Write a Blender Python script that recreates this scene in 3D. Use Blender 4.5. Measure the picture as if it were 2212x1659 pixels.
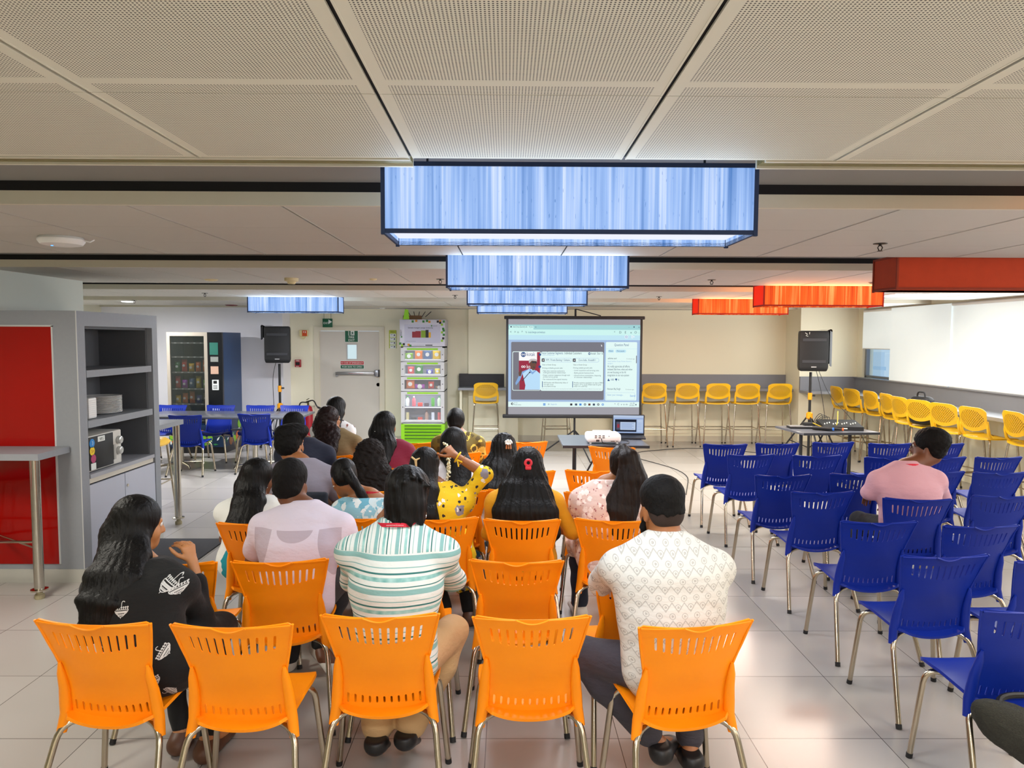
import bpy, bmesh, math, random
import numpy as np
from mathutils import Vector as V, Matrix, Euler
from mathutils.bvhtree import BVHTree
from math import pi, sin, cos, radians as R
for o in list(bpy.data.objects): bpy.data.objects.remove(o)
SC = bpy.context.scene
COL = SC.collection
rnd = random.Random(7)

# ------------------------------------------------------------------ camera
FPX = 1535.0
cam = bpy.data.cameras.new('camera'); camo = bpy.data.objects.new('camera', cam); COL.objects.link(camo)
cam.sensor_width = 36; cam.lens = FPX / 2212 * 36; cam.clip_start = .05; cam.clip_end = 400
_p, _y, _r = math.atan(98 / FPX), math.atan(11 / FPX), .004
fwd = V((sin(_y) * cos(_p), cos(_y) * cos(_p), -sin(_p)))
rt = V((cos(_y), -sin(_y), 0)); up = rt.cross(fwd)
r2 = rt * cos(_r) + up * sin(_r); u2 = up * cos(_r) - rt * sin(_r)
mw = Matrix((r2, u2, -fwd)).transposed().to_4x4(); mw.translation = (0, 0, 1.82)
camo.matrix_world = mw
SC.camera = camo
SC.view_settings.view_transform = 'Standard'; SC.view_settings.look = 'None'
SC.view_settings.gamma = 1; SC.view_settings.use_curve_mapping = False
SC.view_settings.exposure = -.06
try:
    SC.cycles.max_bounces = 8; SC.cycles.sample_clamp_indirect = 6
except Exception: pass

# ------------------------------------------------------------------ sky outside the windows
W = bpy.data.worlds.new('sky'); SC.world = W; W.use_nodes = True
bg = W.node_tree.nodes['Background']; bg.inputs[0].default_value = (.62, .8, 1, 1); bg.inputs[1].default_value = 1.0

def area(name, loc, rot, sx, sy, power, col):
    l = bpy.data.lights.new(name, 'AREA'); l.shape = 'RECTANGLE'; l.size = sx; l.size_y = sy
    l.energy = power; l.color = col
    o = bpy.data.objects.new(name, l); COL.objects.link(o); o.location = loc; o.rotation_euler = rot
    return o
CEIL = 2.332
BLUE_LAMPS = [(.19, 2.2), (.19, 4.5), (.19, 6.8), (.19, 9.05), (-2.71, 9.05), (.19, -.1), (.19, -2.4)]
ORANGE_LAMPS = [(3.03, 4.5, 0), (3.02, 6.8, 1), (3.0, 9.05, 1), (3.03, 2.2, 1), (3.03, -.1, 1)]
for i, (x, y) in enumerate(BLUE_LAMPS):
    area('lamp_glow', (x, y + .145, CEIL - .205), (0, 0, 0), 1.1, .24, [20, 26, 55, 90, 100, 42, 34][i], (.93, .95, 1))
for x, y, on in ORANGE_LAMPS:
    if on: area('lamp_glow', (x, y + .145, CEIL - .205), (0, 0, 0), 1.1, .24, [0, 40, 75, 26, 26][ORANGE_LAMPS.index((x, y, on))], (1, .95, .84))
# light leaving the fabric sides of the lit lamps
for x, y, p, c in [(x, y, 2.2 if y < 3 else 4.5, (.62, .78, 1)) for x, y in BLUE_LAMPS] + [(x, y, 9, (1, .33, .1)) for x, y, on in ORANGE_LAMPS if on]:
    for s in (-1, 1): area('shade_glow', (x, y + .145 + s * .16, CEIL - .1), (R(90) * s, 0, 0), 1.1, .18, p, c)
# daylight coming through the lowered blinds of the long window wall
area('daylight', (5.8, 6.5, 1.75), (0, R(90), 0), 1.0, 9.5, 150, (.95, .98, 1))
# ceiling panel lights: first by the blinds, the unseen others added as fill
PANELS = [(4.55, 8.1), (-3.2, 3.4), (-2.2, 1.2), (2.4, 1.2), (-1.6, -1.5), (1.9, -1.5), (4.9, 3.4)]
area('downlight_glow', (-5.45, 10.3, CEIL - .03), (0, 0, 0), .16, .16, 60, (.95, .95, 1))
for x, y in PANELS:
    area('panel_glow', (x, y, CEIL - .012), (0, 0, 0), .5, .5, [30, 48, 30, 30, 20, 20, 16][PANELS.index((x, y))], (1, .95, .84))

# ------------------------------------------------------------------ materials
def lin(c):
    if isinstance(c, str): c = tuple(int(c[i:i + 2], 16) / 255 for i in (0, 2, 4))
    return tuple(x / 12.92 if x <= .04045 else ((x + .055) / 1.055) ** 2.4 for x in c) + (1,)
MATS = {}
class NT:
    """tiny node helper"""
    def __init__(s, name):
        s.m = bpy.data.materials.new(name); s.m.use_nodes = True; s.t = s.m.node_tree
        s.b = s.t.nodes['Principled BSDF']; s.out = s.t.nodes['Material Output']
    def n(s, typ, ins={}, **kw):
        nd = s.t.nodes.new('ShaderNode' + typ)
        for k, v in kw.items(): setattr(nd, k, v)
        for k, v in ins.items():
            if isinstance(v, bpy.types.NodeSocket): s.t.links.new(v, nd.inputs[k])
            else: nd.inputs[k].default_value = v
        return nd
    def math(s, op, a, b=0.0, c=0.0):
        return s.n('Math', {0: a, 1: b, 2: c}, operation=op).outputs[0]
    def set(s, k, v):
        if isinstance(v, bpy.types.NodeSocket): s.t.links.new(v, s.b.inputs[k])
        else: s.b.inputs[k].default_value = v
    def co(s, which='Object'): return s.n('TexCoord').outputs[which]
    def xyz(s, v): 
        q = s.n('SeparateXYZ', {0: v}); return q.outputs[0], q.outputs[1], q.outputs[2]
    def mix(s, f, a, b):
        q = s.n('Mix', data_type='RGBA')
        for k, v in ((0, f), (6, a), (7, b)):
            if isinstance(v, bpy.types.NodeSocket): s.t.links.new(v, q.inputs[k])
            else: q.inputs[k].default_value = v
        return q.outputs[2]
    def noise(s, vec, scale, detail=2, rough=.5):
        return s.n('TexNoise', {'Vector': vec, 'Scale': scale, 'Detail': detail, 'Roughness': rough}).outputs[0]
    def mapv(s, vec, sc): return s.n('Mapping', {'Vector': vec, 'Scale': sc}).outputs[0]
    def bump(s, h, st=.2, d=.01):
        s.set('Normal', s.n('Bump', {'Height': h, 'Strength': st, 'Distance': d}).outputs[0])
    def ramp(s, f, stops, const=False):
        q = s.n('ValToRGB', {0: f}); cr = q.color_ramp
        if const: cr.interpolation = 'CONSTANT'
        while len(cr.elements) < len(stops): cr.elements.new(.5)
        for e, (p, c) in zip(cr.elements, stops): e.position = p; e.color = c
        return q.outputs[0]
def mat(name, col, rough=.5, metal=0, var=.06, vs=6, bump=0, bs=60, emit=0, spec=None, coat=0):
    if name in MATS: return MATS[name]
    t = NT(name); c = lin(col); co = t.co()
    if var:
        n = t.noise(co, vs, 3)
        a = tuple(x * (1 - var) for x in c[:3]) + (1,); b = tuple(min(1, x * (1 + var)) for x in c[:3]) + (1,)
        t.set('Base Color', t.mix(n, a, b))
    else: t.set('Base Color', c)
    t.set('Roughness', rough); t.set('Metallic', metal)
    if spec is not None: t.set('Specular IOR Level', spec)
    if coat: t.set('Coat Weight', coat); t.set('Coat Roughness', .05)
    if bump: t.bump(t.noise(co, bs, 3), bump, .004)
    if emit: t.set('Emission Color', c); t.set('Emission Strength', emit)
    MATS[name] = t.m; return t.m
def emis(name, col, s=1.0):
    if name in MATS: return MATS[name]
    t = NT(name); c = lin(col); t.set('Base Color', (0, 0, 0, 1)); t.set('Specular IOR Level', 0.1); t.set('Roughness', .6)
    n = t.noise(t.co(), 3, 1)
    t.set('Emission Color', t.mix(n, tuple(x * .97 for x in c[:3]) + (1,), c)); t.set('Emission Strength', s)
    MATS[name] = t.m; return t.m

# ------------------------------------------------------------------ mesh builder
TXT = {}
def text_mesh(s):
    if s not in TXT:
        cu = bpy.data.curves.new('lettering', 'FONT'); cu.body = s; cu.size = 1; cu.resolution_u = 2
        ob = bpy.data.objects.new('lettering', cu); COL.objects.link(ob)
        bpy.context.view_layer.update()
        me = ob.to_mesh()
        TXT[s] = ([tuple(v.co) for v in me.vertices], [tuple(p.vertices) for p in me.polygons])
        ob.to_mesh_clear(); bpy.data.objects.remove(ob); bpy.data.curves.remove(cu)
    return TXT[s]
def fillet(pts, r, n=5):
    pts = [V(p) for p in pts]; out = [pts[0]]
    for a, b, c in zip(pts, pts[1:], pts[2:]):
        d1 = min(r, (a - b).length * .49); d2 = min(r, (c - b).length * .49)
        p, q = b + (a - b).normalized() * d1, b + (c - b).normalized() * d2
        for i in range(n + 1):
            t = i / n; out.append(p * (1 - t) ** 2 + b * 2 * t * (1 - t) + q * t * t)
    return out + [pts[-1]]
class MB:
    def __init__(s): s.v, s.f, s.m = [], [], []
    def add(s, vs, fs, mi=0, T=None):
        k = len(s.v); s.v += [tuple(T @ V(v)) if T else tuple(v) for v in vs]
        s.f += [tuple(i + k for i in f) for f in fs]; s.m += [mi] * len(fs); return s
    def box(s, c, d, rot=None, mi=0):
        x, y, z = d[0] / 2, d[1] / 2, d[2] / 2
        vs = [V((a * x, b * y, e * z)) for a in (-1, 1) for b in (-1, 1) for e in (-1, 1)]
        if rot is not None:
            m = Euler(rot).to_matrix(); vs = [m @ v for v in vs]
        c = V(c)
        return s.add([v + c for v in vs], [(0, 1, 3, 2), (4, 6, 7, 5), (0, 4, 5, 1), (2, 3, 7, 6), (0, 2, 6, 4), (1, 5, 7, 3)], mi)
    def b2(s, lo, hi, mi=0):
        return s.box([(a + b) / 2 for a, b in zip(lo, hi)], [abs(b - a) for a, b in zip(lo, hi)], None, mi)
    def rbox(s, c, d, r=.01, seg=2, rot=None, mi=0):
        bm = bmesh.new(); bmesh.ops.create_cube(bm, size=1)
        for v in bm.verts: v.co = V((v.co.x * d[0], v.co.y * d[1], v.co.z * d[2]))
        bmesh.ops.bevel(bm, geom=bm.edges[:], offset=min(r, min(d) * .49), segments=seg, profile=.5, affect='EDGES')
        m = Euler(rot).to_matrix() if rot is not None else None
        bm.verts.index_update()
        s.add([(m @ v.co if m else v.co) + V(c) for v in bm.verts], [[v.index for v in f.verts] for f in bm.faces], mi); bm.free(); return s
    def tube(s, pts, r, n=10, mi=0, closed=False, flat=1.0):
        pts = [V(p) for p in pts]; N = len(pts); rr = r if isinstance(r, (list, tuple)) else [r] * N
        T = [((pts[(i + 1) % N] if closed or i < N - 1 else pts[i]) - (pts[i - 1] if closed or i > 0 else pts[i])).normalized() for i in range(N)]
        a = T[0].orthogonal().normalized(); fr = []
        if flat != 1.0:
            a = V((1, 0, 0)) - T[0] * T[0].x
            a.normalize()
        for i in range(N):
            a = a - T[i] * a.dot(T[i]); a.normalize(); fr.append((a.copy(), T[i].cross(a)))
        vs = []
        for p, (a, b), q in zip(pts, fr, rr):
            for j in range(n):
                t = 2 * pi * j / n; vs.append(p + a * (cos(t) * q) + b * (sin(t) * q * flat))
        fs = []
        for i in range(N if closed else N - 1):
            for j in range(n):
                k, l = (j + 1) % n, (i + 1) % N
                fs.append((i * n + j, i * n + k, l * n + k, l * n + j))
        if not closed: fs += [tuple(range(n))[::-1], tuple(range((N - 1) * n, N * n))]
        return s.add(vs, fs, mi)
    def lathe(s, prof, n=24, o=(0, 0, 0), T=None, mi=0):
        vs, fs = [], []; o = V(o); L = len(prof)
        for rr, z in prof:
            for j in range(n):
                t = 2 * pi * j / n; p = V((rr * cos(t), rr * sin(t), z)); vs.append((T @ p if T else p) + o)
        for i in range(L - 1):
            for j in range(n):
                k = (j + 1) % n; fs.append((i * n + j, i * n + k, (i + 1) * n + k, (i + 1) * n + j))
        if prof[0][0] > 1e-6: fs.append(tuple(range(n))[::-1])
        if prof[-1][0] > 1e-6: fs.append(tuple(range((L - 1) * n, L * n)))
        return s.add(vs, fs, mi)
    def poly(s, pts, depth, o, ux, uy, mi=0):
        """flat polygon (2-D points) extruded by depth along ux x uy"""
        o, ux, uy = V(o), V(ux), V(uy); nz = ux.cross(uy).normalized() * depth; n = len(pts)
        a = [o + ux * x + uy * y for x, y in pts]
        s.add(a + [p + nz for p in a], [tuple(range(n))[::-1], tuple(range(n, 2 * n))] + [(i, (i + 1) % n, n + (i + 1) % n, n + i) for i in range(n)], mi)
        return s
    def text(s, st, o, ux, uy, size, mi=0, al='l', wid=None):
        vs, fs = text_mesh(st); 
        if not vs: return s
        xs = [v[0] for v in vs]; w = max(xs) - min(xs); k = size
        kx = (wid / w) if wid else k
        off = {'l': 0, 'c': -(max(xs) + min(xs)) / 2, 'r': -max(xs)}[al]
        o, ux, uy = V(o), V(ux), V(uy)
        return s.add([o + ux * ((v[0] + off) * kx) + uy * (v[1] * k) for v in vs], fs, mi)
    def grid(s, fn, nu, nv, mi=0, closed_u=False):
        vs = [fn(i / nu, j / nv) for j in range(nv + 1) for i in range(nu + 1)]
        fs = [(j * (nu + 1) + i, j * (nu + 1) + i + 1, (j + 1) * (nu + 1) + i + 1, (j + 1) * (nu + 1) + i) for j in range(nv) for i in range(nu)]
        return s.add(vs, fs, mi)
    def build(s, name, mats, parent=None, smooth=True, ang=38, loc=None):
        me = bpy.data.meshes.new(name); me.from_pydata(s.v, [], s.f); 
        for m in (mats if isinstance(mats, (list, tuple)) else [mats]): me.materials.append(m)
        if any(s.m): me.polygons.foreach_set('material_index', s.m)
        bm = bmesh.new(); bm.from_mesh(me); bmesh.ops.recalc_face_normals(bm, faces=bm.faces[:]); bm.to_mesh(me); bm.free()
        if smooth:
            me.polygons.foreach_set('use_smooth', [True] * len(me.polygons)); me.set_sharp_from_angle(angle=R(ang))
        o = bpy.data.objects.new(name, me); COL.objects.link(o)
        if parent: o.parent = parent
        if loc: o.location = loc
        return o
def empty(name, label=None, cat=None, loc=(0, 0, 0), rz=0, group=None):
    o = bpy.data.objects.new(name, None); COL.objects.link(o); o.location = loc; o.rotation_euler = (0, 0, rz); o.empty_display_size = .1
    return tag(o, label, cat, group)
def tag(o, label=None, cat=None, group=None, kind=None):
    if label: o['label'] = label
    if cat: o['category'] = cat
    if group: o['group'] = group
    if kind: o['kind'] = kind
    return o
def struct(o): o['kind'] = 'structure'; return o
def dup(root, loc, rz, label, group=None):
    r = root.copy(); COL.objects.link(r); r.location = loc; r.rotation_euler = (0, 0, rz); r['label'] = label
    if group: r['group'] = group
    for ch in [c for c in bpy.data.objects if c.parent == root]:
        c = ch.copy(); COL.objects.link(c); c.parent = r
        for g in [q for q in bpy.data.objects if q.parent == ch]:
            d = g.copy(); COL.objects.link(d); d.parent = c
    return r
# ================================================================== ROOM
cream = mat('cream_paint', 'ECE8CE', .75, var=.02, vs=2)
cool = mat('white_paint', 'EDEDF2', .75, var=.02, vs=2)
gray_lam = mat('grey_laminate', '8E9298', .45, var=.05, vs=40)
gray_dark = mat('dark_grey_laminate', '54565C', .5, var=.05, vs=40)
black = mat('black_matte', '0E0E10', .55, var=.1)
steel = mat('brushed_steel', 'C4BFB4', .22, 1, var=.04, vs=30)
chrome = mat('chrome', 'C9C2B2', .16, 1, var=.03)
white = mat('white_plastic', 'E9E9E6', .4, var=.02)

# floor: 60 cm vitrified tiles with dark joints
t = NT('floor_tiles'); x, y, z = t.xyz(t.co())
gx = t.math('DIVIDE', t.math('SUBTRACT', x, 1.117 - 6.03), .603); gy = t.math('DIVIDE', t.math('SUBTRACT', y, 3.13 - 12.0), .6)
fx = t.math('ABSOLUTE', t.math('SUBTRACT', t.math('FRACT', gx), .5)); fy = t.math('ABSOLUTE', t.math('SUBTRACT', t.math('FRACT', gy), .5))
joint = t.math('GREATER_THAN', t.math('MAXIMUM', fx, fy), .4972)
cell = t.n('CombineXYZ', {0: t.math('FLOOR', gx), 1: t.math('FLOOR', gy)}).outputs[0]
wn = t.n('TexWhiteNoise', {'Vector': cell}).outputs[0]
base = t.mix(t.noise(t.co(), .8, 1), lin('B0ABA5'), lin('B5B0AA')); base = t.mix(t.math('MULTIPLY', wn, .25), base, lin('79756C'))
t.set('Base Color', t.mix(joint, base, lin('4A4640'))); t.set('Roughness', .27)
t.set('Specular IOR Level', .55)
floor_m = t.m
struct(MB().b2((-7, -3.4, -.1), (6.3, 13, 0)).build('floor', floor_m, smooth=False))

# walls
def wall(name, boxes, m):
    b = MB()
    for lo, hi in boxes: b.b2(lo, hi)
    return struct(b.build(name, m, smooth=False))
TOP = 2.7
wall('wall_back', [((-3.83, 12.6, 0), (-3.36, 12.8, TOP)), ((-2.22, 12.6, 0), (4.95, 12.8, TOP)), ((-3.36, 12.6, 2.0), (-2.22, 12.8, TOP))], cream)
wall('wall_back_left', [((-7, 12.18, 0), (-3.83, 12.8, TOP))], cool)
wall('trim_1', [((4.95, 11.98, 0), (6.0, 12.8, TOP))], cream)
wall('trim_2', [((-.68, 12.5, 0), (.2, 12.6, TOP))], cream)
wall('wall_left', [((-7.1, -3.4, 0), (-6.9, 12.3, TOP))], cream)
wall('wall_front', [((-7, -3.5, 0), (6.1, -3.35, TOP))], cream)
wall('wall_right', [((5.92, -3.4, 0), (6.1, 12, 1.17)), ((5.92, 11.8, 1.17), (6.1, 12.0, TOP)), ((5.92, -3.4, 2.31), (6.1, 11.8, TOP)), ((5.92, -3.4, 1.17), (6.1, -2.6, TOP))], cream)
wall('trim_3', [((-6.9, 5.22, 0), (-3.9, 6.6, TOP))], mat('pale_green_white_paint', 'D0D6CE', .75, var=.02))
wall('baseboard_back', [((-3.83, 12.585, 0), (-3.4, 12.6, .08)), ((-2.2, 12.585, 0), (-.68, 12.6, .08)), ((.2, 12.585, 0), (4.95, 12.6, .1)), ((4.95, 11.965, 0), (5.9, 11.98, .1))], mat('skirting', 'C9C3B0', .5))

# ceiling: perforated bay overhead, plain bays beyond, recesses between
t = NT('perforated_panel'); x, y, z = t.xyz(t.co())
px_ = t.math('FRACT', t.math('DIVIDE', t.math('SUBTRACT', x, -.275 - 6.05), .605)); py_ = t.math('FRACT', t.math('DIVIDE', t.math('SUBTRACT', y, 2.065 - 6.0), .6))
ed = t.math('MULTIPLY', t.math('LESS_THAN', t.math('ABSOLUTE', t.math('SUBTRACT', px_, .5)), .448), t.math('LESS_THAN', t.math('ABSOLUTE', t.math('SUBTRACT', py_, .5)), .474))
dx = t.math('SUBTRACT', t.math('FRACT', t.math('MULTIPLY', x, 150)), .5); dy = t.math('SUBTRACT', t.math('FRACT', t.math('MULTIPLY', y, 150)), .5)
dd = t.math('ADD', t.math('MULTIPLY', dx, dx), t.math('MULTIPLY', dy, dy)); hole = t.math('MULTIPLY', t.math('LESS_THAN', dd, .07), ed)
t.set('Base Color', t.mix(hole, lin('DCD8C6'), lin('3A372F'))); t.set('Roughness', .7)
perf = t.m
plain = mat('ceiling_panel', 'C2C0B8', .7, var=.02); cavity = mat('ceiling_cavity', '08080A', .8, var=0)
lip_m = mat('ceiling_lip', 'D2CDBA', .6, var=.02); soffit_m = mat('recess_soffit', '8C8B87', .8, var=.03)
xs = [-.275 + .605 * k for k in range(-12, 12)]
def bay(name, y0, y1, rows, pm):
    b = MB(); ys = [y1 - (y1 - y0) / rows * i for i in range(rows, -1, -1)]
    for xa, xb in zip(xs, xs[1:]):
        if xb > 5.92: xb = 5.92
        if xa >= xb: continue
        for ya, yb in zip(ys, ys[1:]):
            b.b2((xa + .0045, ya + .0015, CEIL), (xb - .0045, yb - .0015, CEIL + .004))
            # folded panel edges
            b.b2((xa + .0045, ya + .0015, CEIL - .001), (xa + .009, yb - .0015, CEIL)); b.b2((xb - .009, ya + .0015, CEIL - .001), (xb - .0045, yb - .0015, CEIL))
    b.b2((xs[0], y0 + .001, CEIL + .007), (5.92, y1, CEIL + .012), 1)
    b.b2((xs[0], y0 - .02, CEIL), (5.92, y0, CEIL + .052), 2)
    b.b2((xs[0], y0 - .018, CEIL + .05), (5.92, y0, CEIL + .093), 1)  # black strip painted in for the shadow gap above the lip
    return struct(b.build(name, [pm, cavity, lip_m], smooth=False))
PER = 2.3
bay('ceiling', .465, 2.065, 3, perf)
bay('ceiling.001', -3.35, -.2, 5, perf)
BAYS = [(2.82, 4.42), (5.3, 6.78), (7.7, 9.02), (9.95, 11.45)]
for y0, y1 in BAYS: bay('ceiling', y0, y1, 3, plain)
bay('ceiling', 12.15, 12.6, 1, plain)
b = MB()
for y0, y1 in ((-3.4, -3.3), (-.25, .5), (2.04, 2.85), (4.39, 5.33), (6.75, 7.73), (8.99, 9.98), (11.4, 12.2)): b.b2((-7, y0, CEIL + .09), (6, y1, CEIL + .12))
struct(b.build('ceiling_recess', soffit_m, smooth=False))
struct(MB().b2((-7, -3.4, CEIL + .3), (6.1, 12.8, CEIL + .35)).build('ceiling_slab', cavity, smooth=False))
# linear air diffusers along the near edge of the recesses
diff_m = mat('linear_diffuser', 'A39A70', .45, .3, var=.1, vs=30)
for k in range(0, 1):
    y1 = 2.065 + PER * k
    for xa, xb in ((-6.9, -.28), (.74, 5.9)) if k == 0 else ((-6.9, 5.9),):
        b = MB()
        b.b2((xa, y1 + .002, CEIL - .004), (xb, y1 + .014, CEIL + .03), 1); b.b2((xa, y1 + .078, CEIL - .004), (xb, y1 + .09, CEIL + .03), 1)
        for j in range(5): b.b2((xa, y1 + .02 + j * .012, CEIL + .002), (xb, y1 + .026 + j * .012, CEIL + .02))
        b.b2((xa, y1 + .002, CEIL + .03), (xb, y1 + .09, CEIL + .034), 0)
        o = tag(b.build('air_diffuser', [diff_m, lip_m], smooth=False), 'slotted air diffuser strip along the perforated ceiling edge, ' + ('left of the big blue lamp' if xa < -1 else 'right of the big blue lamp'), 'air vent')
        if k < 0: o['label'] = 'slotted air diffuser strip in the ceiling behind the viewer'

# worktop counters along the far wall and along the windows
ups = mat('upstand_grey', '7E8086', .5, var=.04)
o = tag(MB().b2((-.84, 12.2, .93), (4.945, 12.598, .97)).build('bar_counter', gray_lam, smooth=False), 'long grey laminate bar counter along the far cream wall', 'counter')
MB().b2((-.05, 12.56, .97), (4.945, 12.598, 1.2)).build('upstand', ups, o, smooth=False); MB().b2((-.84, 12.46, .97), (-.05, 12.598, 1.2)).build('upstand', mat('upstand_dark', '1C1D22', .5), o, smooth=False)['label'] = 'darker raised back edge left of the screen'  # left stretch of the upstand is a separate darker piece
for x in (-.82, 1.9): MB().b2((x, 12.3, 0), (x + .04, 12.598, .93)).build('support', cream, o, smooth=False)
b = MB(); b.b2((4.95, 11.6, .93), (5.4, 11.978, .97)); b.b2((5.4, -2, .93), (5.915, 11.978, .97))
o = tag(b.build('bar_counter', gray_lam, smooth=False), 'grey laminate bar counter running along the windows under the white blinds', 'counter')
b = MB(); b.b2((4.95, 11.94, .97), (5.87, 11.978, 1.2)); b.b2((5.87, -2, .97), (5.915, 11.978, 1.185)); b.b2((5.84, -2, 1.185), (5.915, 11.978, 1.2)); b.build('upstand', ups, o, smooth=False)
for y in (3.2, 6.4, 9.6): MB().b2((5.86, y, 0), (5.915, y + .04, .93)).build('support', cream, o, smooth=False)

# window wall: frames, panes, blinds
frame_m = mat('window_frame_grey', '7C8288', .4, .3)
t = NT('window_glass'); t.set('Base Color', (.8, .9, 1, 1)); t.set('Roughness', .02); t.set('Transmission Weight', 1); t.set('IOR', 1.1); t.set('Alpha', .25); glass_m = t.m
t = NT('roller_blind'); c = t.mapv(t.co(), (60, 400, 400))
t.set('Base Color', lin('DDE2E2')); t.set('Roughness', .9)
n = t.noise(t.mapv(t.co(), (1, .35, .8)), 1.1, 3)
t.set('Emission Color', t.mix(n, lin('CFE0E2'), lin('E6F0EE'))); t.set('Emission Strength', .5); t.bump(t.noise(c, 1, 1), .05, .002)  # cloth glows in place of daylight passing through it
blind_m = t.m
WY = [11.75, 10.86, 9.42, 7.5, 5.6, 3.7, 1.8, -.1, -2.5]
for i, (ya, yb) in enumerate(zip(WY, WY[1:])):
    r = empty('window_%d' % (i + 1), loc=(5.98, (ya + yb) / 2, 1.2)); struct(r); h = abs(ya - yb) / 2; hh = 1.11
    b = MB()
    for s in (-1, 1): b.b2((-.03, s * h - .025, 0), (.03, s * h + .025, hh))
    b.b2((-.03, -h, 0), (.03, h, .04)); b.b2((-.03, -h, hh - .04), (.03, h, hh)); b.build('window_frame', frame_m, r, smooth=False)
    MB().b2((.005, -h, .04), (.012, h, hh - .04)).build('pane', glass_m, r, smooth=False)
    lab = {0: 'short white roller blind half lowered over the far corner window', 1: 'full length white roller blind next to the corner window', 2: 'wide white roller blind with a visible edge, at the right border of the photo'}.get(i, 'white roller blind %s along the window wall beside the viewer' % ['nearest', 'second', 'third', 'fourth', 'fifth', 'sixth'][8 - i - 3 if 8 - i - 3 < 6 else 5])
    q = empty('roller_blind', lab, 'window blind', (5.9, (ya + yb) / 2, 1.21))
    z0 = .47 if i == 0 else -.005; off = -.02 * (i % 2)
    MB().b2((-.004 + off, -h - .015, z0), (.0 + off, h + .015, 1.1)).build('cloth', blind_m, q, smooth=False)
    MB().tube([(-.002 + off, -h + .01, z0), (-.002 + off, h - .01, z0)], .008, 8).build('bottom_rail', white, q)
    MB().tube([(0, -h + .01, 1.085), (0, h - .01, 1.085)], .022, 10).build('roller', white, q)

# hazy city seen through the gap under the corner blind
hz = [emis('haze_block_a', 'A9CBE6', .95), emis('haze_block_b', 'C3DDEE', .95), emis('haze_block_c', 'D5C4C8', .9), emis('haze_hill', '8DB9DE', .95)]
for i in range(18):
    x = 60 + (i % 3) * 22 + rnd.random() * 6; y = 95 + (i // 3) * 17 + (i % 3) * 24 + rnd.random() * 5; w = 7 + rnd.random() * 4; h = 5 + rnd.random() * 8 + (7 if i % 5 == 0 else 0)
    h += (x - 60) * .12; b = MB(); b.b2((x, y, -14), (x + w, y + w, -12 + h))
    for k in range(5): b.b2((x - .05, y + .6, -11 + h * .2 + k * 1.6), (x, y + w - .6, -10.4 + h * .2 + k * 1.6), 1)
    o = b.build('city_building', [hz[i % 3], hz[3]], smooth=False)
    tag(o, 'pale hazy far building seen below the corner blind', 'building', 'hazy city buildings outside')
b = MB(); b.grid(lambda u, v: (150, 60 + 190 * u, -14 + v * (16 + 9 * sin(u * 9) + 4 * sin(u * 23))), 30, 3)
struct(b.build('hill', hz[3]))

# ------------------------------------------------------------------ fire exit door
d = struct(empty('door_1', loc=(-2.785, 12.6, 0)))
door_m = mat('door_paint', 'C9C4B8', .5, var=.02); dframe = mat('door_frame_paint', 'D8D2BC', .45, var=.02)
b = MB()
for s in (-1, 1): b.b2((s * .575 - .045, -.03, 0), (s * .575 + .045, .06, 1.945)); b.b2((s * .545 - .02, -.015, 0), (s * .545 + .02, .08, 1.944))
b.b2((-.62, -.03, 1.945), (.62, .06, 2.02)); b.build('frame', dframe, d, smooth=False)
# leaf with an opening for the vision panel
b = MB(); vx0, vx1, vz0, vz1 = -.04, .125, 1.45, 1.7
b.b2((-.53, .0, .01), (vx0, .04, 1.94)); b.b2((vx1, .0, .01), (.53, .04, 1.94)); b.b2((vx0, .0, .01), (vx1, .04, vz0)); b.b2((vx0, .0, vz1), (vx1, .04, 1.94))
b.build('leaf', door_m, d, smooth=False)
b = MB()
for lo, hi in (((vx0 - .02, -.006, vz0 - .02), (vx0, .03, vz1 + .02)), ((vx1, -.006, vz0 - .02), (vx1 + .02, .03, vz1 + .02)), ((vx0, -.006, vz0 - .02), (vx1, .03, vz0)), ((vx0, -.006, vz1), (vx1, .03, vz1 + .02))): b.b2(lo, hi)
b.build('vision_frame', mat('vision_frame', 'B9B6B0', .4), d, smooth=False)
MB().b2((vx0, .015, vz0), (vx1, .02, vz1)).build('vision_panel', emis('lit_stairwell_glass', 'D3EAF0', 1.0), d, smooth=False)['label'] = 'small bright vertical glass pane lit from the stairwell'
UX, UZ = V((1, 0, 0)), V((0, 0, 1))
green = mat('sign_green', '0B5A3A', .5, var=.03); red = mat('sign_red', 'B01A20', .5, var=.03); swhite = mat('sign_white', 'E8EDE8', .5, var=.02)
b = MB(); b.b2((-.08, -.008, 1.745), (.155, 0, 1.965)); b.b2((-.075, -.01, 1.75), (.15, -.008, 1.96), 1)
b.text('FIRE', (.04, -.0115, 1.815), UX, UZ, .055, 2, 'c'); b.text('EXIT', (.04, -.0115, 1.762), UX, UZ, .055, 2, 'c')
b.b2((.025, -.0115, 1.868), (.09, -.01, 1.945), 2)
b.tube([(.06, -.0125, 1.93), (.055, -.0125, 1.905)], .009, 6, 1); b.tube([(.055, -.0125, 1.905), (.04, -.0125, 1.875)], .006, 6, 1); b.tube([(.055, -.0125, 1.905), (.075, -.0125, 1.88)], .006, 6, 1); b.tube([(.035, -.0125, 1.915), (.08, -.0125, 1.91)], .004, 6, 1)
for k in range(4): b.tube([(-.02, -.0115, 1.94 - k * .02), (.0, -.0115, 1.925 - k * .02), (-.015, -.0115, 1.918 - k * .02)], .004, 5, 2)
b.build('fire_exit_sign', [swhite, green, swhite], d, smooth=False)['label'] = 'green FIRE EXIT sign with a running figure'
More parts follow.
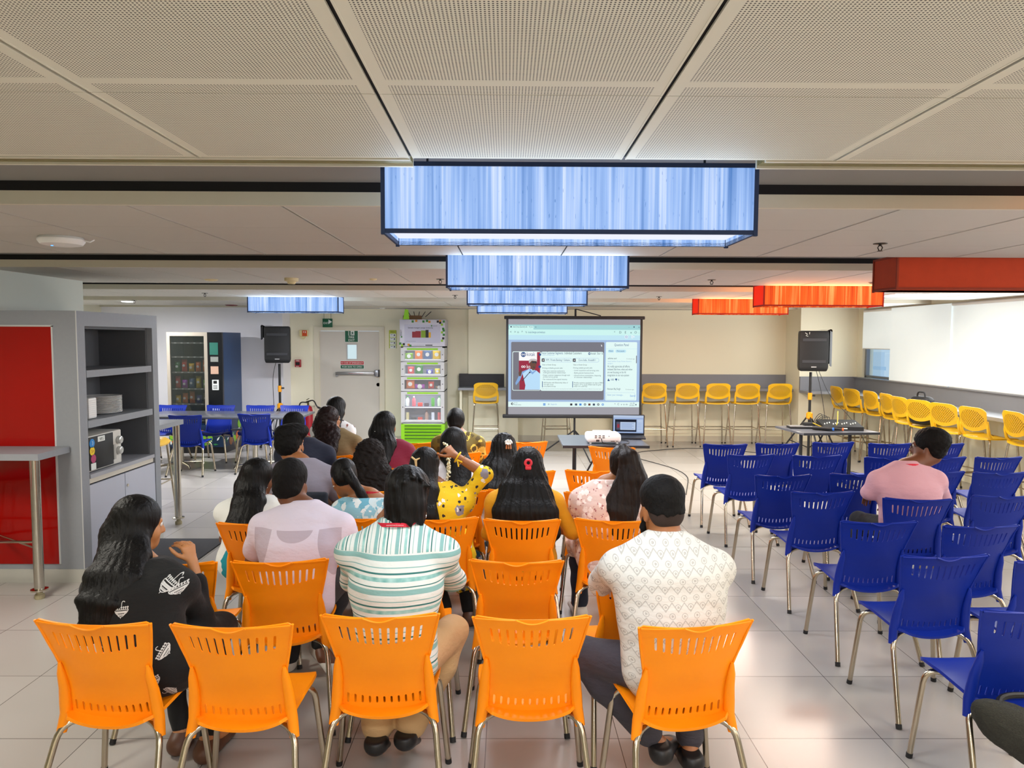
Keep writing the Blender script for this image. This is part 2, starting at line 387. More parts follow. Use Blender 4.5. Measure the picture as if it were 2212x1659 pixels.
b = MB(); b.b2((-.165, -.006, 1.345), (.255, 0, 1.415)); b.b2((-.16, -.008, 1.35), (.25, -.006, 1.41), 1); b.text('IN CASE OF EMERGENCY', (.045, -.009, 1.368), UX, UZ, .034, 0, 'c', .385)
b.build('emergency_sign', [swhite, red], d, smooth=False)['label'] = 'red strip reading IN CASE OF EMERGENCY'
b = MB(); b.b2((-.165, -.006, 1.275), (.255, 0, 1.343)); b.b2((-.16, -.008, 1.28), (.25, -.006, 1.34), 1); b.text('PUSH BAR TO OPEN', (.045, -.009, 1.298), UX, UZ, .034, 0, 'c', .35)
b.build('push_bar_sign', [swhite, green], d, smooth=False)['label'] = 'green strip reading PUSH BAR TO OPEN'
pb = MB(); pb.rbox((.1, -.045, 1.195), (.68, .05, .05), .008); pb.poly([(0, 0), (.07, 0), (.02, -.035), (0, -.03)], .04, (-.24, -.03, 1.17), UX, UZ)
pb.b2((-.22, -.03, 1.165), (.42, 0, 1.225)); pb.text('PUSH TO OPEN', (.12, -.071, 1.19), UX, UZ, .02, 1, 'c', .25)
q = pb.build('push_bar', [mat('push_bar_steel', 'A9A7A6', .3, .8), red], d)
MB().rbox((.485, -.045, 1.2), (.07, .09, .11), .008).build('latch_case', mat('latch_grey', '8B8C90', .3, .6), q); MB().rbox((.525, -.04, 1.2), (.02, .08, .125), .004).build('latch_cover', black, q)
MB().lathe([(0, -.02), (.028, -.02), (.032, 0)], 20, (.5, 0, .995), Matrix.Rotation(R(90), 3, 'X')).build('lock', mat('lock_bronze', '6F6455', .35, .8), d)

# ------------------------------------------------------------------ small things on the walls
o = empty('exit_sign', 'small hanging green emergency exit sign above the fire door', 'sign', (-3.13, 12.45, 2.08))
MB().rbox((0, 0, 0), (.17, .02, .15), .003).build('plate', green, o); b = MB(); b.text('EXIT', (-.07, -.012, -.02), UX, UZ, .05, 0); b.poly([(0, -.04), (.06, 0), (0, .04)], .001, (.02, -.012, .02), UX, UZ, 0)
b.build('lettering', swhite, o, smooth=False); [MB().tube([(k, 0, .07), (k, 0, .255)], .003, 6).build('hanger', black, o) for k in (-.06, .06)]
o = empty('fire_hooter', 'small cream alarm sounder with an orange label beside the fire door', 'alarm', (-3.58, 12.6, 1.9))
b = MB(); b.rbox((0, -.03, 0), (.15, .06, .11), .01); b.poly([(-.05, 0), (.05, 0), (.01, -.045), (-.01, -.045)], .04, (0, -.05, -.055), UX, UZ); b.build('body', mat('sounder_cream', 'E6DCA6', .5), o)
b = MB(); b.b2((-.02, -.064, -.05), (.065, -.06, .05)); b.b2((.0, -.066, .01), (.012, -.064, .035), 1); b.b2((.03, -.066, .005), (.045, -.064, .035), 1); b.build('label', [mat('hooter_orange', 'D8551E', .5), swhite], o, smooth=False)
o = empty('fire_alarm', 'small red FIRE call point on the wall left of the fire door', 'alarm', (-3.69, 12.6, 1.37))
MB().rbox((0, -.025, 0), (.105, .05, .135), .01).build('body', mat('alarm_red', 'A3202A', .4), o); b = MB(); b.text('FIRE', (0, -.052, .035), UX, UZ, .036, 1, 'c'); b.b2((-.035, -.054, -.03), (.035, -.05, .02)); b.b2((-.03, -.053, -.058), (.02, -.05, -.05), 1)
b.build('break_glass', [black, swhite], o, smooth=False)
o = empty('price_card', 'lime green price card with white boxes on the wall beside the snack cabinet', 'sign', (-2.02, 12.6, 1.8))
MB().rbox((0, -.006, 0), (.13, .012, .32), .005).build('card', mat('card_lime', 'B9C63A', .5), o)
b = MB()
for k in range(4): b.rbox((.004, -.014, .07 - k * .068), (.105, .003, .058), .003); b.b2((-.035, -.0165, .075 - k * .068), (.0, -.0155, .082 - k * .068), 1); b.b2((.02, -.0165, .06 - k * .068), (.042, -.0155, .085 - k * .068), 1)
b.text('PRICE', (0, -.0135, .122), UX, UZ, .025, 1, 'c'); b.build('boxes', [swhite, mat('ink', '3A3A3C', .6)], o, smooth=False)

# ------------------------------------------------------------------ hanging fabric lamps
def shade_mat(name, lo, mid, hi, s):
    t = NT(name); x, y, z = t.xyz(t.co()); u = t.math('ADD', x, t.math('MULTIPLY', y, 1.3))
    rid = t.n('ObjectInfo').outputs['Random']; u = t.math('ADD', u, t.math('MULTIPLY', rid, 20))
    c1 = t.n('CombineXYZ', {0: t.math('MULTIPLY', u, 14), 1: t.math('MULTIPLY', z, .5)}).outputs[0]
    c2 = t.n('CombineXYZ', {0: t.math('MULTIPLY', u, 90), 1: t.math('MULTIPLY', z, 1.2)}).outputs[0]
    c3 = t.n('CombineXYZ', {0: t.math('MULTIPLY', u, 160), 1: t.math('MULTIPLY', z, 26)}).outputs[0]
    n = t.math('ADD', t.math('MULTIPLY', t.noise(c1, 1, 3), .62), t.math('MULTIPLY', t.noise(c2, 1, 2), .38))
    col = t.ramp(n, [(.33, lin(lo)), (.5, lin(mid)), (.66, lin(hi))])
    sp = t.math('GREATER_THAN', t.noise(c3, 1, 1), .72)
    col = t.mix(t.math('MULTIPLY', sp, .6), col, lin(lo))
    t.set('Base Color', t.mix(.75, col, (0, 0, 0, 1))); t.set('Roughness', .9); t.set('Emission Color', col); t.set('Emission Strength', s)
    return t.m
sh_blue = shade_mat('blue_lit_shade', '4B7CC2', '9ABCF2', 'E0ECFF', 1.0); sh_or = shade_mat('orange_lit_shade', 'C8300A', 'F8641E', 'FFC070', 1.0)
sh_off = mat('dark_red_shade', 'B2401E', .9, var=.12, vs=14); trim_b = mat('navy_trim', '27395E', .8); trim_o = mat('red_trim', 'A81E0A', .8)
dif_b = emis('lamp_diffuser_cool', 'EDF1FF', 1.05); dif_o = emis('lamp_diffuser_warm', 'FFE6C2', 1.1); dif_off = mat('lamp_diffuser_off', 'E7D9CC', .5)
red_side = emis('orange_lit_end', 'FF2A08', .95)
def lamp(x, y, kind, label, group):
    r = empty('pendant_lamp', label, 'ceiling lamp', (x, y + .145, CEIL - .19), 0, group)
    w, dp, h = .57, .145, .205
    sm, tm, dm = {'b': (sh_blue, trim_b, dif_b), 'o': (sh_or, trim_o, dif_o), 'x': (sh_off, mat('brown_trim', '8A3216', .8), dif_off)}[kind]
    b = MB(); em = 1 if kind == 'o' else 0
    b.b2((-w, -dp, 0), (w, -dp + .004, h)); b.b2((-w, dp - .004, 0), (w, dp, h)); b.b2((-w, -dp, 0), (-w + .004, dp, h), em); b.b2((w - .004, -dp, 0), (w, dp, h), em)
    b.build('shade', [sm, red_side], r, smooth=False)
    b = MB(); e = .011
    for z in (0, h - e * .3):
        for sy in (-1, 1): b.box((0, sy * dp, z + e / 2), (2 * w + e, .008, e * 1.2))
        for sx in (-1, 1): b.box((sx * w, 0, z + e / 2), (.008, 2 * dp + e, e * 1.2))
    for sx in (-1, 1):
        for sy in (-1, 1): b.box((sx * w, sy * dp, h / 2), (.012, .012, h + e))
    b.build('frame', tm, r, smooth=False)
    MB().b2((-w + .006, -dp + .006, .022), (w - .006, dp - .006, .028)).build('diffuser', dm, r, smooth=False)
    for sx in (-1, 1): MB().tube([(sx * .45, 0, h - .02), (sx * .45, 0, h + .075)], .004, 6).build('hanger', black, r)
    return r
bl = ['big blue striped fabric lamp hanging nearest, across the top middle', 'second blue fabric lamp, directly behind the big nearest one', 'third blue fabric lamp of the middle row', 'farthest blue fabric lamp of the middle row, just above the projection screen', 'lone blue fabric lamp above the left loudspeaker and fire door', 'blue fabric lamp overhead at the viewer', 'blue fabric lamp behind the viewer']
for (x, y), l in zip(BLUE_LAMPS, bl): lamp(x, y, 'b', l, 'blue fabric box lamps')
ol = ['unlit dark red fabric lamp at the right edge', 'larger glowing orange fabric lamp in front of the window blinds', 'smaller glowing orange fabric lamp farthest back', 'orange fabric lamp right of the viewer, outside the photo', 'orange fabric lamp beside the viewer']
for (x, y, on), l in zip(ORANGE_LAMPS, ol): lamp(x, y, 'o' if on else 'x', l, 'orange fabric box lamps')
pl_m = emis('panel_light_face', 'FFFDF6', 1.6)
pn = ['beside the window blinds', 'added over the serving unit on the left', 'added overhead left of the viewer', 'added overhead right of the viewer', 'added behind the viewer on the left', 'added behind the viewer on the right', 'added over the blue chairs by the window']
for i, ((x, y), l) in enumerate(zip(PANELS, pn)):  # all but the first fixture are unseen additions for more light
    w = (.3, .3)
    b = MB(); b.b2((-w[0], -w[1], -.008), (w[0], w[1], 0)); o = tag(b.build('panel_light', white, smooth=False, loc=(x, y, CEIL)), 'flat white ceiling panel light ' + l, 'ceiling light')
    MB().b2((-w[0] + .025, -w[1] + .025, -.01), (w[0] - .025, w[1] - .025, -.007)).build('diffuser', pl_m, o, smooth=False)

# ------------------------------------------------------------------ ceiling fittings
o = empty('wifi_access_point', 'round white wireless access point with a blue light on the ceiling at left', 'access point', (-2.3, 3.72, CEIL))
MB().lathe([(0, -.045), (.06, -.045), (.095, -.038), (.108, -.02), (.108, -.012), (.098, 0), (0, 0)], 40).build('body', white, o)
MB().lathe([(0, -.004), (.006, -.003), (.006, 0)], 10, (-.03, -.03, -.044)).build('status_light', emis('led_blue', '4AA0FF', 3), o)
MB().tube([(.06, .03, -.005), (.13, .03, -.02), (.14, .05, -.006)], .004, 6).build('cable', white, o)
o = empty('smoke_detector', 'cream smoke detector on the ceiling above the fire door lamp', 'smoke detector', (-1.86, 6.18, CEIL))
MB().lathe([(0, -.05), (.03, -.05), (.04, -.03), (.058, -.025), (.06, 0)], 28).build('body', mat('aged_cream', 'DCCFA0', .5), o); MB().lathe([(0, -.06), (.018, -.058), (.024, -.05)], 16).build('sensor', mat('dark_sensor', '5A5236', .6), o)
def disc(name, label, cat, x, y, r, m):
    o = empty(name, label, cat, (x, y, CEIL)); MB().lathe([(0, -.012), (r * .8, -.012), (r, 0)], 28).build('cover', m, o); MB().lathe([(0, -.016), (r * .35, -.015), (r * .4, -.01)], 20).build('centre', m, o); return o
disc('ceiling_disc', 'flat cream disc on the ceiling left of the smoke detector', 'ceiling fitting', -2.62, 6.35, .06, mat('aged_cream', 'DCCFA0', .5))
disc('ceiling_disc', 'small pale disc on the ceiling right of the smoke detector', 'ceiling fitting', -1.16, 6.2, .035, mat('aged_cream', 'DCCFA0', .5))
disc('ceiling_speaker', 'grey round ceiling speaker between the orange lamps', 'ceiling speaker', 3.28, 6.33, .07, mat('grille_grey', '77736C', .6))
disc('smoke_detector', 'small white detector on the ceiling right of the left blue lamp', 'smoke detector', -2.13, 12.2, .05, white)
disc('fire_detector', 'dark red detector on the ceiling left of the left blue lamp', 'smoke detector', -4.35, 11.3, .1, mat('detector_red', '6E1418', .5))
disc('downlight', 'bright round downlight on the far left ceiling', 'ceiling light', -5.45, 10.3, .09, emis('downlight', 'FFFFFF', 2))
def sprinkler(x, y, label):
    o = empty('sprinkler', label, 'sprinkler', (x, y, CEIL + .001), 0, 'ceiling sprinklers')
    MB().lathe([(0, -.006), (.035, -.004), (.036, 0)], 20).build('rosette', mat('dark_bronze', '2B2620', .4, .7), o)
    b = MB(); b.tube([(0, 0, 0), (0, 0, -.015)], .008, 8)
    for s in (-1, 1): b.tube([(s * .006, 0, -.012), (s * .013, 0, -.024), (s * .004, 0, -.04)], .003, 6)
    b.lathe([(0, -.044), (.014, -.042), (.014, -.04)], 12); b.build('head', mat('dark_bronze', '2B2620', .4, .7), o)
sprinkler(1.98, 3.8, 'bronze ceiling sprinkler nearest, above the blue chairs')
sprinkler(-.58, 6.2, 'bronze ceiling sprinkler just left of the second blue lamp')
sprinkler(1.76, 6.15, 'bronze ceiling sprinkler between the blue and orange lamps')
sprinkler(-3.5, 8.3, 'bronze ceiling sprinkler above the vending machine')
sprinkler(1.83, 8.6, 'bronze ceiling sprinkler above the projection screen edge')
sprinkler(-.62, 8.5, 'bronze ceiling sprinkler above the snack cabinet')
sprinkler(-5.2, 10.0, 'bronze ceiling sprinkler next to the far left downlight')
# ================================================================== FURNITURE
def chair_mat(name, col):
    t = NT(name); c = lin(col); n = t.noise(t.co(), 5, 2)
    t.set('Base Color', t.mix(n, tuple(x * .93 for x in c[:3]) + (1,), tuple(min(1, x * 1.05) for x in c[:3]) + (1,)))
    t.set('Roughness', .45); t.set('Specular IOR Level', .3); t.bump(t.noise(t.co(), 900, 2), .08, .001); return t.m
orange = chair_mat('orange_plastic', 'FF9206'); blue = chair_mat('blue_plastic', '06268C')
tube_m = mat('nickel_tube', 'B8AD9A', .22, 1, var=.05, vs=30); cap_m = mat('black_rubber', '18181A', .6)

def shell_from_grid(name, m, pts, nu, nv, holes, thick, parent, extra=None, recess=None):
    bm = bmesh.new(); vs = [bm.verts.new(p) for p in pts]
    for j in range(nv):
        for i in range(nu):
            if (i, j) in holes: continue
            bm.faces.new((vs[j * (nu + 1) + i], vs[j * (nu + 1) + i + 1], vs[(j + 1) * (nu + 1) + i + 1], vs[(j + 1) * (nu + 1) + i]))
    bmesh.ops.delete(bm, geom=[v for v in bm.verts if not v.link_faces], context='VERTS')
    bmesh.ops.recalc_face_normals(bm, faces=bm.faces[:])
    bmesh.ops.solidify(bm, geom=bm.faces[:], thickness=thick)
    bm.verts.index_update(); b = MB()
    b.add([v.co.copy() for v in bm.verts], [[v.index for v in f.verts] for f in bm.faces]); bm.free()
    if extra: extra(b)
    return b.build(name, m, parent, ang=45)

# ---- slotted-back stacking chair; forward is +Y, feet on z = 0
def interp(x, tab):
    for (a, fa), (b, fb) in zip(tab, tab[1:]):
        if (a - x) * (b - x) <= 0:
            s = (x - a) / (b - a); s = s * s * (3 - 2 * s) * .5 + s * .5; return fa + (fb - fa) * s
    return tab[-1][1] if abs(x - tab[-1][0]) < abs(x - tab[0][0]) else tab[0][1]
BW = [(.81, .217), (.71, .196), (.62, .175), (.54, .18), (.46, .186), (.34, .196)]
BY = [(.81, -.238), (.72, -.205), (.62, -.175), (.5, -.146), (.4, -.136), (.34, -.15)]
def back_pt(u, z):
    return V((u * interp(z, BW), interp(z, BY) - .03 * (1 - u * u) * min(1, max(0, (z - .42) / .2)), z))
def make_chair(name, m, label, group):
    r = empty(name, label, 'chair', (0, 0, 0), 0, group)
    sl = [-.735 + .147 * k for k in range(11)]; hw = .023
    us = sorted([-1, -.98, -.93, -.84] + [q + e for q in sl for e in (-hw, 0, hw)] + [.84, .93, .98, 1]); nu = len(us) - 1
    cur = [lambda u: .80 + .012 * u * u - .012 * max(0, abs(u) - .93) / .07, lambda u: .778 + .009 * u * u, lambda u: .757 + .007 * u * u, lambda u: .753 + .007 * u * u, lambda u: .686 + .04 * u * u, lambda u: .681 + .04 * u * u]
    for z in (.65, .615, .58, .54, .505): cur.append(lambda u, z=z: z + (.02 * u * u if z > .6 else 0))
    cur += [lambda u: .446 + .036 * u * u, lambda u: .442 + .036 * u * u, lambda u: .422 + .012 * u * u, lambda u: .418 + .012 * u * u, lambda u: .396 - .012 * abs(u) ** 3 - .035 * max(0, abs(u) - .84) / .16]
    nv = len(cur) - 1; pts = []
    for j, c in enumerate(cur):
        for i, u in enumerate(us):
            z = c(u)
            uu = u
            for q in sl:                         # pinch the slot ends to round them
                if abs(abs(u - q) - hw) < 1e-6 and j in (2, 5, 11, 14): uu = q + (u - q) * .55
            pts.append(back_pt(uu, z))
    holes = set()
    for i in range(nu):
        mid = (us[i] + us[i + 1]) / 2
        if any(abs(mid - q) < hw for q in sl):
            for j in (2, 3, 4, 11, 12, 13): holes.add((i, j))
    def extra(b):
        for s in (-1, 1):                        # leg sockets down both sides
            p = [back_pt(s * .93, z) + V((s * .004, -.006, 0)) for z in (.625, .58, .52, .46, .41)] + [V((s * .192, -.155, .345))]
            b.tube(p, [.006, .016, .02, .022, .022, .019], 10, flat=.8)
            b.tube([back_pt(s * k, .79) * .5 + back_pt(s * k, .80) * .5 + V((0, 0, .004)) for k in (.97, .75, .5, .25, .0)], .0055, 6)
            b.tube([back_pt(s, z) for z in (.805, .76, .71, .66, .62)], .005, 6)
        n = 12                                   # thumb lip in the middle of the top edge
        for i in range(n):
            pass
        P = [back_pt(-.28 + .56 * i / n, .803 - .017 * sin(pi * i / n)) + V((0, -.0065, 0)) for i in range(n + 1)]; Q = [back_pt(-.28 + .56 * i / n, .806) + V((0, -.004, 0)) for i in range(n + 1)]
        b.add(P + Q, [(i, i + 1, n + 2 + i, n + 1 + i) for i in range(n)])
        b.tube(P, .0045, 6)
    shell_from_grid('backrest', m, pts, nu, nv, holes, .006, r, extra)
    # seat
    N = 14; pts = []
    for j in range(N + 1):
        v = j / N; y = -.185 + .37 * v
        w = .175 + .025 * min(1, v * 1.6) - .05 * max(0, v - .8) ** 2 / .04 * .55 - .03 * max(0, .12 - v) / .12
        for i in range(N + 1):
            u = -1 + 2 * i / N
            z = .408 + .034 * min(1, v * 1.8) - .03 * max(0, (v - .82) / .18) ** 2 + .012 * abs(u) ** 3 - .02 * (1 - v) * (1 - u * u) - .008 * (1 - u * u) * (1 - abs(2 * v - 1))
            pts.append(V((u * w, y + (.02 * (1 - u * u) if v > .5 else -.0) * (v - .5) * 2, z)))
    shell_from_grid('seat', m, pts, N, N, set(), .012, r)
    for s in (-1, 1):
        for p in ([(s * .232, .14, .01), (s * .192, .115, .408), (s * .08, .08, .398), (0, .075, .394)], [(s * .236, -.3, .01), (s * .194, -.158, .372), (s * .1, -.1, .385), (0, -.09, .382)]):
            b = MB(); q = fillet(p, .06, 5); b.tube(q, .0125, 10); d = (q[1] - q[0]).normalized(); b.tube([V(p[0]) - d * .01, V(p[0]) + d * .012], .0138, 10, 1); b.build('leg', [tube_m, cap_m], r)
    return r
CH_O = make_chair('stacking_chair', orange, 'x', 'orange plastic chairs'); CH_B = make_chair('stacking_chair', blue, 'x', 'blue plastic chairs')
first = {}
def chair(proto, xl, yl, xr, yr, label):
    """place from the two world ends of the top edge of the back"""
    l, r = V((xl, yl, 0)), V((xr, yr, 0)); ex = (r - l).normalized(); rz = math.atan2(ex.y, ex.x); f = V((-ex.y, ex.x, 0))
    loc = (l + r) / 2 + f * .245
    if proto.name not in first:
        first[proto.name] = 1; proto.location = loc; proto.rotation_euler = (0, 0, rz); proto['label'] = label; return proto
    return dup(proto, loc, rz, label)

# ---- yellow perforated bar stool
def stool_mat():
    t = NT('yellow_perforated'); x, y, z = t.xyz(t.co())
    a = t.math('ADD', t.math('MULTIPLY', x, 34), t.math('MULTIPLY', z, 34)); c = t.math('SUBTRACT', t.math('MULTIPLY', x, 34), t.math('MULTIPLY', z, 34))
    fa = t.math('ABSOLUTE', t.math('SUBTRACT', t.math('FRACT', a), .5)); fc = t.math('ABSOLUTE', t.math('SUBTRACT', t.math('FRACT', c), .5))
    h = t.math('LESS_THAN', t.math('MAXIMUM', fa, fc), .33)
    ex = t.math('DIVIDE', x, .175); ez = t.math('DIVIDE', t.math('SUBTRACT', z, .955), .1); e = t.math('LESS_THAN', t.math('ADD', t.math('MULTIPLY', ex, ex), t.math('MULTIPLY', ez, ez)), 1)
    h = t.math('MULTIPLY', h, e)
    h2 = t.math('MULTIPLY', t.math('LESS_THAN', t.math('MAXIMUM', fa, fc), .2), e)
    t.set('Base Color', t.mix(h, lin('E6B20E'), lin('8A6206'))); t.set('Roughness', .4); t.set('Alpha', t.math('SUBTRACT', 1, h2)); return t.m  # darker rims painted around the holes stand in for their shaded edges
yellow = mat('yellow_plastic', 'E6B20E', .4, var=.04); yperf = stool_mat()
def make_stool():
    r = empty('bar_stool', 'x', 'stool', (0, 0, 0), 0, 'yellow bar stools')
    nu, nv = 16, 12; pts = []
    for j in range(nv + 1):
        for i in range(nu + 1):
            u = -1 + 2 * i / nu; v = j / nv
            w = .205 - .012 * v
            zt = 1.085 - .03 * abs(u) ** 6; zb = .815 + .05 * u * u
            z = zt + (zb - zt) * v
            if j == 0: w -= .012
            pts.append(V((u * w, -.19 - .05 * (z - .8) / .28 - .03 * (1 - u * u), z)))
    shell_from_grid('backrest', yperf, pts, nu, nv, set(), .008, r)
    b = MB()
    for s in (-1, 1): b.tube([(s * .196, -.2, .94), (s * .2, -.198, .87), (s * .198, -.18, .79), (s * .19, -.15, .75)], [.01, .017, .02, .02], 8, flat=.8)
    b.build('back_bracket', yellow, r)
    N = 12; pts = []
    for j in range(N + 1):
        for i in range(N + 1):
            u, v = -1 + 2 * i / N, j / N
            w = .215 - .03 * abs(2 * v - 1) ** 4
            pts.append(V((u * w, -.2 + .43 * v - .02 * abs(u) ** 4 * (2 * v - 1), .755 - .012 * (1 - u * u) - .03 * max(0, v - .85) / .15)))
    shell_from_grid('seat', yellow, pts, N, N, set(), .018, r)
    for sx in (-1, 1):
        for sy in (-1, 1):
            b = MB(); p = [(sx * .235, sy * .225, .012), (sx * .19, sy * .16, .74), (sx * .06, sy * .1, .735)]; b.tube(fillet(p, .05), .0115, 8); b.tube([(sx * .2355, sy * .2255, 0), (sx * .2345, sy * .224, .025)], .013, 8, 1); b.build('leg', [tube_m, cap_m], r)
    k = .3; x, y = .235 - .045 * k / .74, .225 - .065 * k / .74
    MB().tube([(-x, -y, k), (x, -y, k), (x, y, k), (-x, y, k)], .008, 6, closed=True).build('foot_ring', tube_m, r)
    return r
ST = make_stool(); stools = []
def stool(x, y, rz, label):
    if not stools: ST.location = (x, y, 0); ST.rotation_euler = (0, 0, rz); ST['label'] = label; stools.append(ST)
    else: stools.append(dup(ST, (x, y, 0), rz, label))
for x, l in zip((2.48, 3.03, 3.55, 4.06, 4.6), ('first yellow bar stool right of the projection screen', 'second yellow bar stool right of the projection screen', 'middle one of the five yellow stools along the far wall', 'fourth yellow bar stool from the projection screen', 'yellow bar stool closest to the wall pillar and right loudspeaker')):
    stool(x, 12.12, rnd.uniform(-.05, .05), l)
stool(-.36, 12.1, .04, 'lone yellow bar stool in shade left of the projection screen')
stool(.85, 12.12, .05, 'yellow bar stool hidden behind the projection screen, only its legs showing')
rs = [(5.27, 11.25), (5.24, 10.72), (5.3, 10.25), (5.28, 9.75), (5.16, 9.22), (5.13, 8.8), (5.15, 8.33), (5.2, 7.85), (5.32, 7.32), (5.34, 6.8)]
rl = ['in the far corner beside the loudspeaker cable', 'second from the far corner', 'third from the far corner', 'fourth from the far corner', 'just behind the one holding a black backpack', 'with a black backpack on its seat', 'right of the black backpack', 'behind the man in pink, eighth from the corner', 'set apart toward the right border', 'cut off by the right photo border']
for (x, y), l, a in zip(rs, rl, (0, .12, 0, -.05, 0, .25, .2, .1, -.1, .05)): stool(x + .2, y, -pi / 2 + a, 'yellow bar stool at the window counter ' + l)
stool(-3.78, 7.35, -1.5, 'yellow bar stool peeking out behind the grey serving unit')

# ---- tables
ttop = mat('dark_table_top', '5A5C64', .28, var=.06, vs=30); tedge = mat('table_edge', '1E2026', .5)
def ped_table(x, y, w, d, label, peds):
    r = empty('dining_table', label, 'table', (x, y, 0))
    b = MB(); b.rbox((0, 0, .735), (w, d, .03), .006); b.build('table_top', mat('grey_table_top', '55575E', .25, var=.05, vs=30), r)
    for px in peds:
        q = MB().tube([(px, 0, .04), (px, 0, .72)], .035, 16).build('pedestal', steel, r)
        b = MB()
        for k in range(4):
            a = pi / 4 + k * pi / 2; b.tube([(px + .03 * cos(a), .03 * sin(a), .07), (px + .28 * cos(a), .28 * sin(a), .045), (px + .31 * cos(a), .31 * sin(a), .012)], [.02, .014, .014], 8)
        b.build('base', chrome, q)
    return r
ped_table(-3.9, 9.95, 2.2, .8, 'long grey dining table on chrome pedestals in front of the vending machine', (-.68, .36))
def flip_table(x, y, w, d, rz, label):
    r = empty('folding_table', label, 'table', (x, y, 0), rz)
    b = MB(); b.rbox((0, 0, .705), (w, d, .028), .004, 1); b.build('table_top', [ttop], r)
    MB().box((0, -d / 2 - .001, .705), (w, .004, .028)).build('edge_band', tedge, r)
    for sx in (-1, 1):
        X = sx * (w / 2 - .16)
        q = MB().tube([(X, 0, .08), (X, 0, .69)], .022, 8).build('leg', tedge, r)
        MB().tube([(X, -d / 2 + .08, .0135), (X, -d / 2 + .14, .03), (X, d / 2 - .14, .03), (X, d / 2 - .08, .0135)], .014, 8).build('foot', tedge, r)
        MB().tube([(X, 0, .1), (X - sx * .3, 0, .68)], .01, 6).build('brace', tedge, r)
    return r
flip_table(1.03, 7.7, .9, .82, 0, 'small dark folding table carrying the projector and laptop')
flip_table(3.95, 8.72, .96, .72, .1, 'dark folding table carrying the audio mixer near the right loudspeaker')

# ---- serving unit on the left with open shelves
SX = -3.13
r = empty('serving_unit', 'tall grey serving unit with a red glass front and open shelves at left', 'cabinet', (SX, 5.2, 0))
x0, y1, H = -2.2, 1.19, 2.01
b = MB()
b.b2((x0, 0, .1), (-.17, .03, .14)); b.b2((x0, 0, 1.9), (-.17, .03, H - .02)); b.b2((-.17, 0, .1), (-.05, .03, H - .02))
b.b2((-.05, 0, 0), (0, .1, H - .02)); b.b2((-.05, y1 - .09, 0), (0, y1, H - .02)); b.b2((-.05, .1, 1.9), (0, y1 - .09, H - .02)); b.b2((x0, 0, H - .02), (0, y1, H))
b.b2((x0, y1 - .02, 0), (-.05, y1, H - .02)); b.b2((x0, .03, 0), (x0 + .03, y1 - .02, H - .02)); b.build('carcass', gray_lam, r, smooth=False)
b = MB(); b.b2((-.48, .11, .7), (-.46, y1 - .11, 1.9)); b.b2((-.48, .09, .7), (-.051, .11, 1.9)); b.b2((-.48, y1 - .11, .7), (-.051, y1 - .09, 1.9)); b.b2((-.48, .11, 1.88), (-.051, y1 - .11, 1.9)); b.build('shelf_lining', mat('unit_lining', '5C5F63', .6, var=.05), r, smooth=False)
t = NT('red_glass'); n = t.noise(t.co(), 1.5, 2); t.set('Base Color', t.mix(n, lin('900805'), lin('A40A05'))); t.set('Roughness', .08); t.set('Specular IOR Level', .35); redg = t.m
MB().b2((x0 + .05, -.006, .14), (-.17, .012, 1.9)).build('glass_panel', redg, r, smooth=False)
b = MB(); b.b2((-.18, -.009, .14), (-.168, .0, 1.9)); b.b2((x0, -.009, 1.893), (-.168, .0, 1.905)); b.build('panel_trim', mat('pale_trim', 'C9CACB', .4, .2), r, smooth=False)
b = MB(); b.b2((x0, -.012, 0), (.006, -.0005, .1)); b.b2((0.0005, 0, 0), (.006, y1, .1)); b.build('plinth', mat('plinth_grey', 'B7B6AE', .5), r, smooth=False)
MB().b2((-.004, -.003, .1), (.003, -.0004, H)).build('corner_trim', mat('pale_trim', 'C9CACB', .4, .2), r, smooth=False)
for z in (1.545, 1.165): MB().b2((-.459, .111, z - .028), (-.003, y1 - .111, z + .025)).build('shelf', gray_lam, r, smooth=False)
b = MB(); b.b2((-.459, .111, .755), (0.004, y1 - .111, .785)); b.b2((-.459, .111, .715), (-.01, y1 - .111, .755), 1); b.build('worktop', [mat('worktop_grey', 'A5A7AE', .35), mat('fascia_cream', 'CFC9BA', .5)], r, smooth=False)
door_w = mat('cabinet_white', 'B9BDCA', .4, var=.02)
mid = .1 + (y1 - .2) * .5
for i, (a, c) in enumerate(((.1, mid - .004), (mid + .004, y1 - .1))):
    q = MB().b2((-.02, a, .11), (-.002, c, .705)).build('cupboard_door', door_w, r, smooth=False)
    if i: MB().lathe([(.012, 0), (.012, .006), (0, .007)], 14, (-.002, a + .03, .6), Matrix.Rotation(R(90), 3, 'Y')).build('lock', chrome, q)
# counters attached to the unit on steel legs
def side_counter(y0, y1, xr, legpos, label, rails):
    r = empty('high_counter', label, 'counter', (-4.1, (y0 + y1) / 2, 0)); cx, cy = -4.1, (y0 + y1) / 2
    MB().b2((-5.2 - cx, y0 - cy, .975), (xr - cx, y1 - cy, 1.02)).build('counter_top', gray_lam, r, smooth=False)
    lx, ly = legpos[0] - cx, legpos[1] - cy
    q = MB().tube([(lx, ly, .07), (lx, ly, .975)], .032, 20).build('leg', steel, r)
    MB().lathe([(.036, .055), (.055, .06), (.055, .07), (.036, .075)], 20, (lx, ly, 0)).build('collar', chrome, q)
    MB().lathe([(.03, 0), (.033, .01), (.03, .03), (.02, .035), (.018, .06)], 16, (lx, ly, 0)).build('foot', mat('old_rubber', 'A89D7C', .6), q)
    if rails:
        MB().tube([(-1.0, ly, .4), (lx - .03, ly, .4)], .009, 8).build('foot_rail', chrome, r); MB().tube([(lx - .02, ly, .36), (lx - .5, ly + .32, .36)], .009, 8).build('foot_rail', chrome, r)
side_counter(4.83, 5.185, -3.2, (-3.25, 4.87), 'grey high counter on a round steel leg in front of the red panel', True)
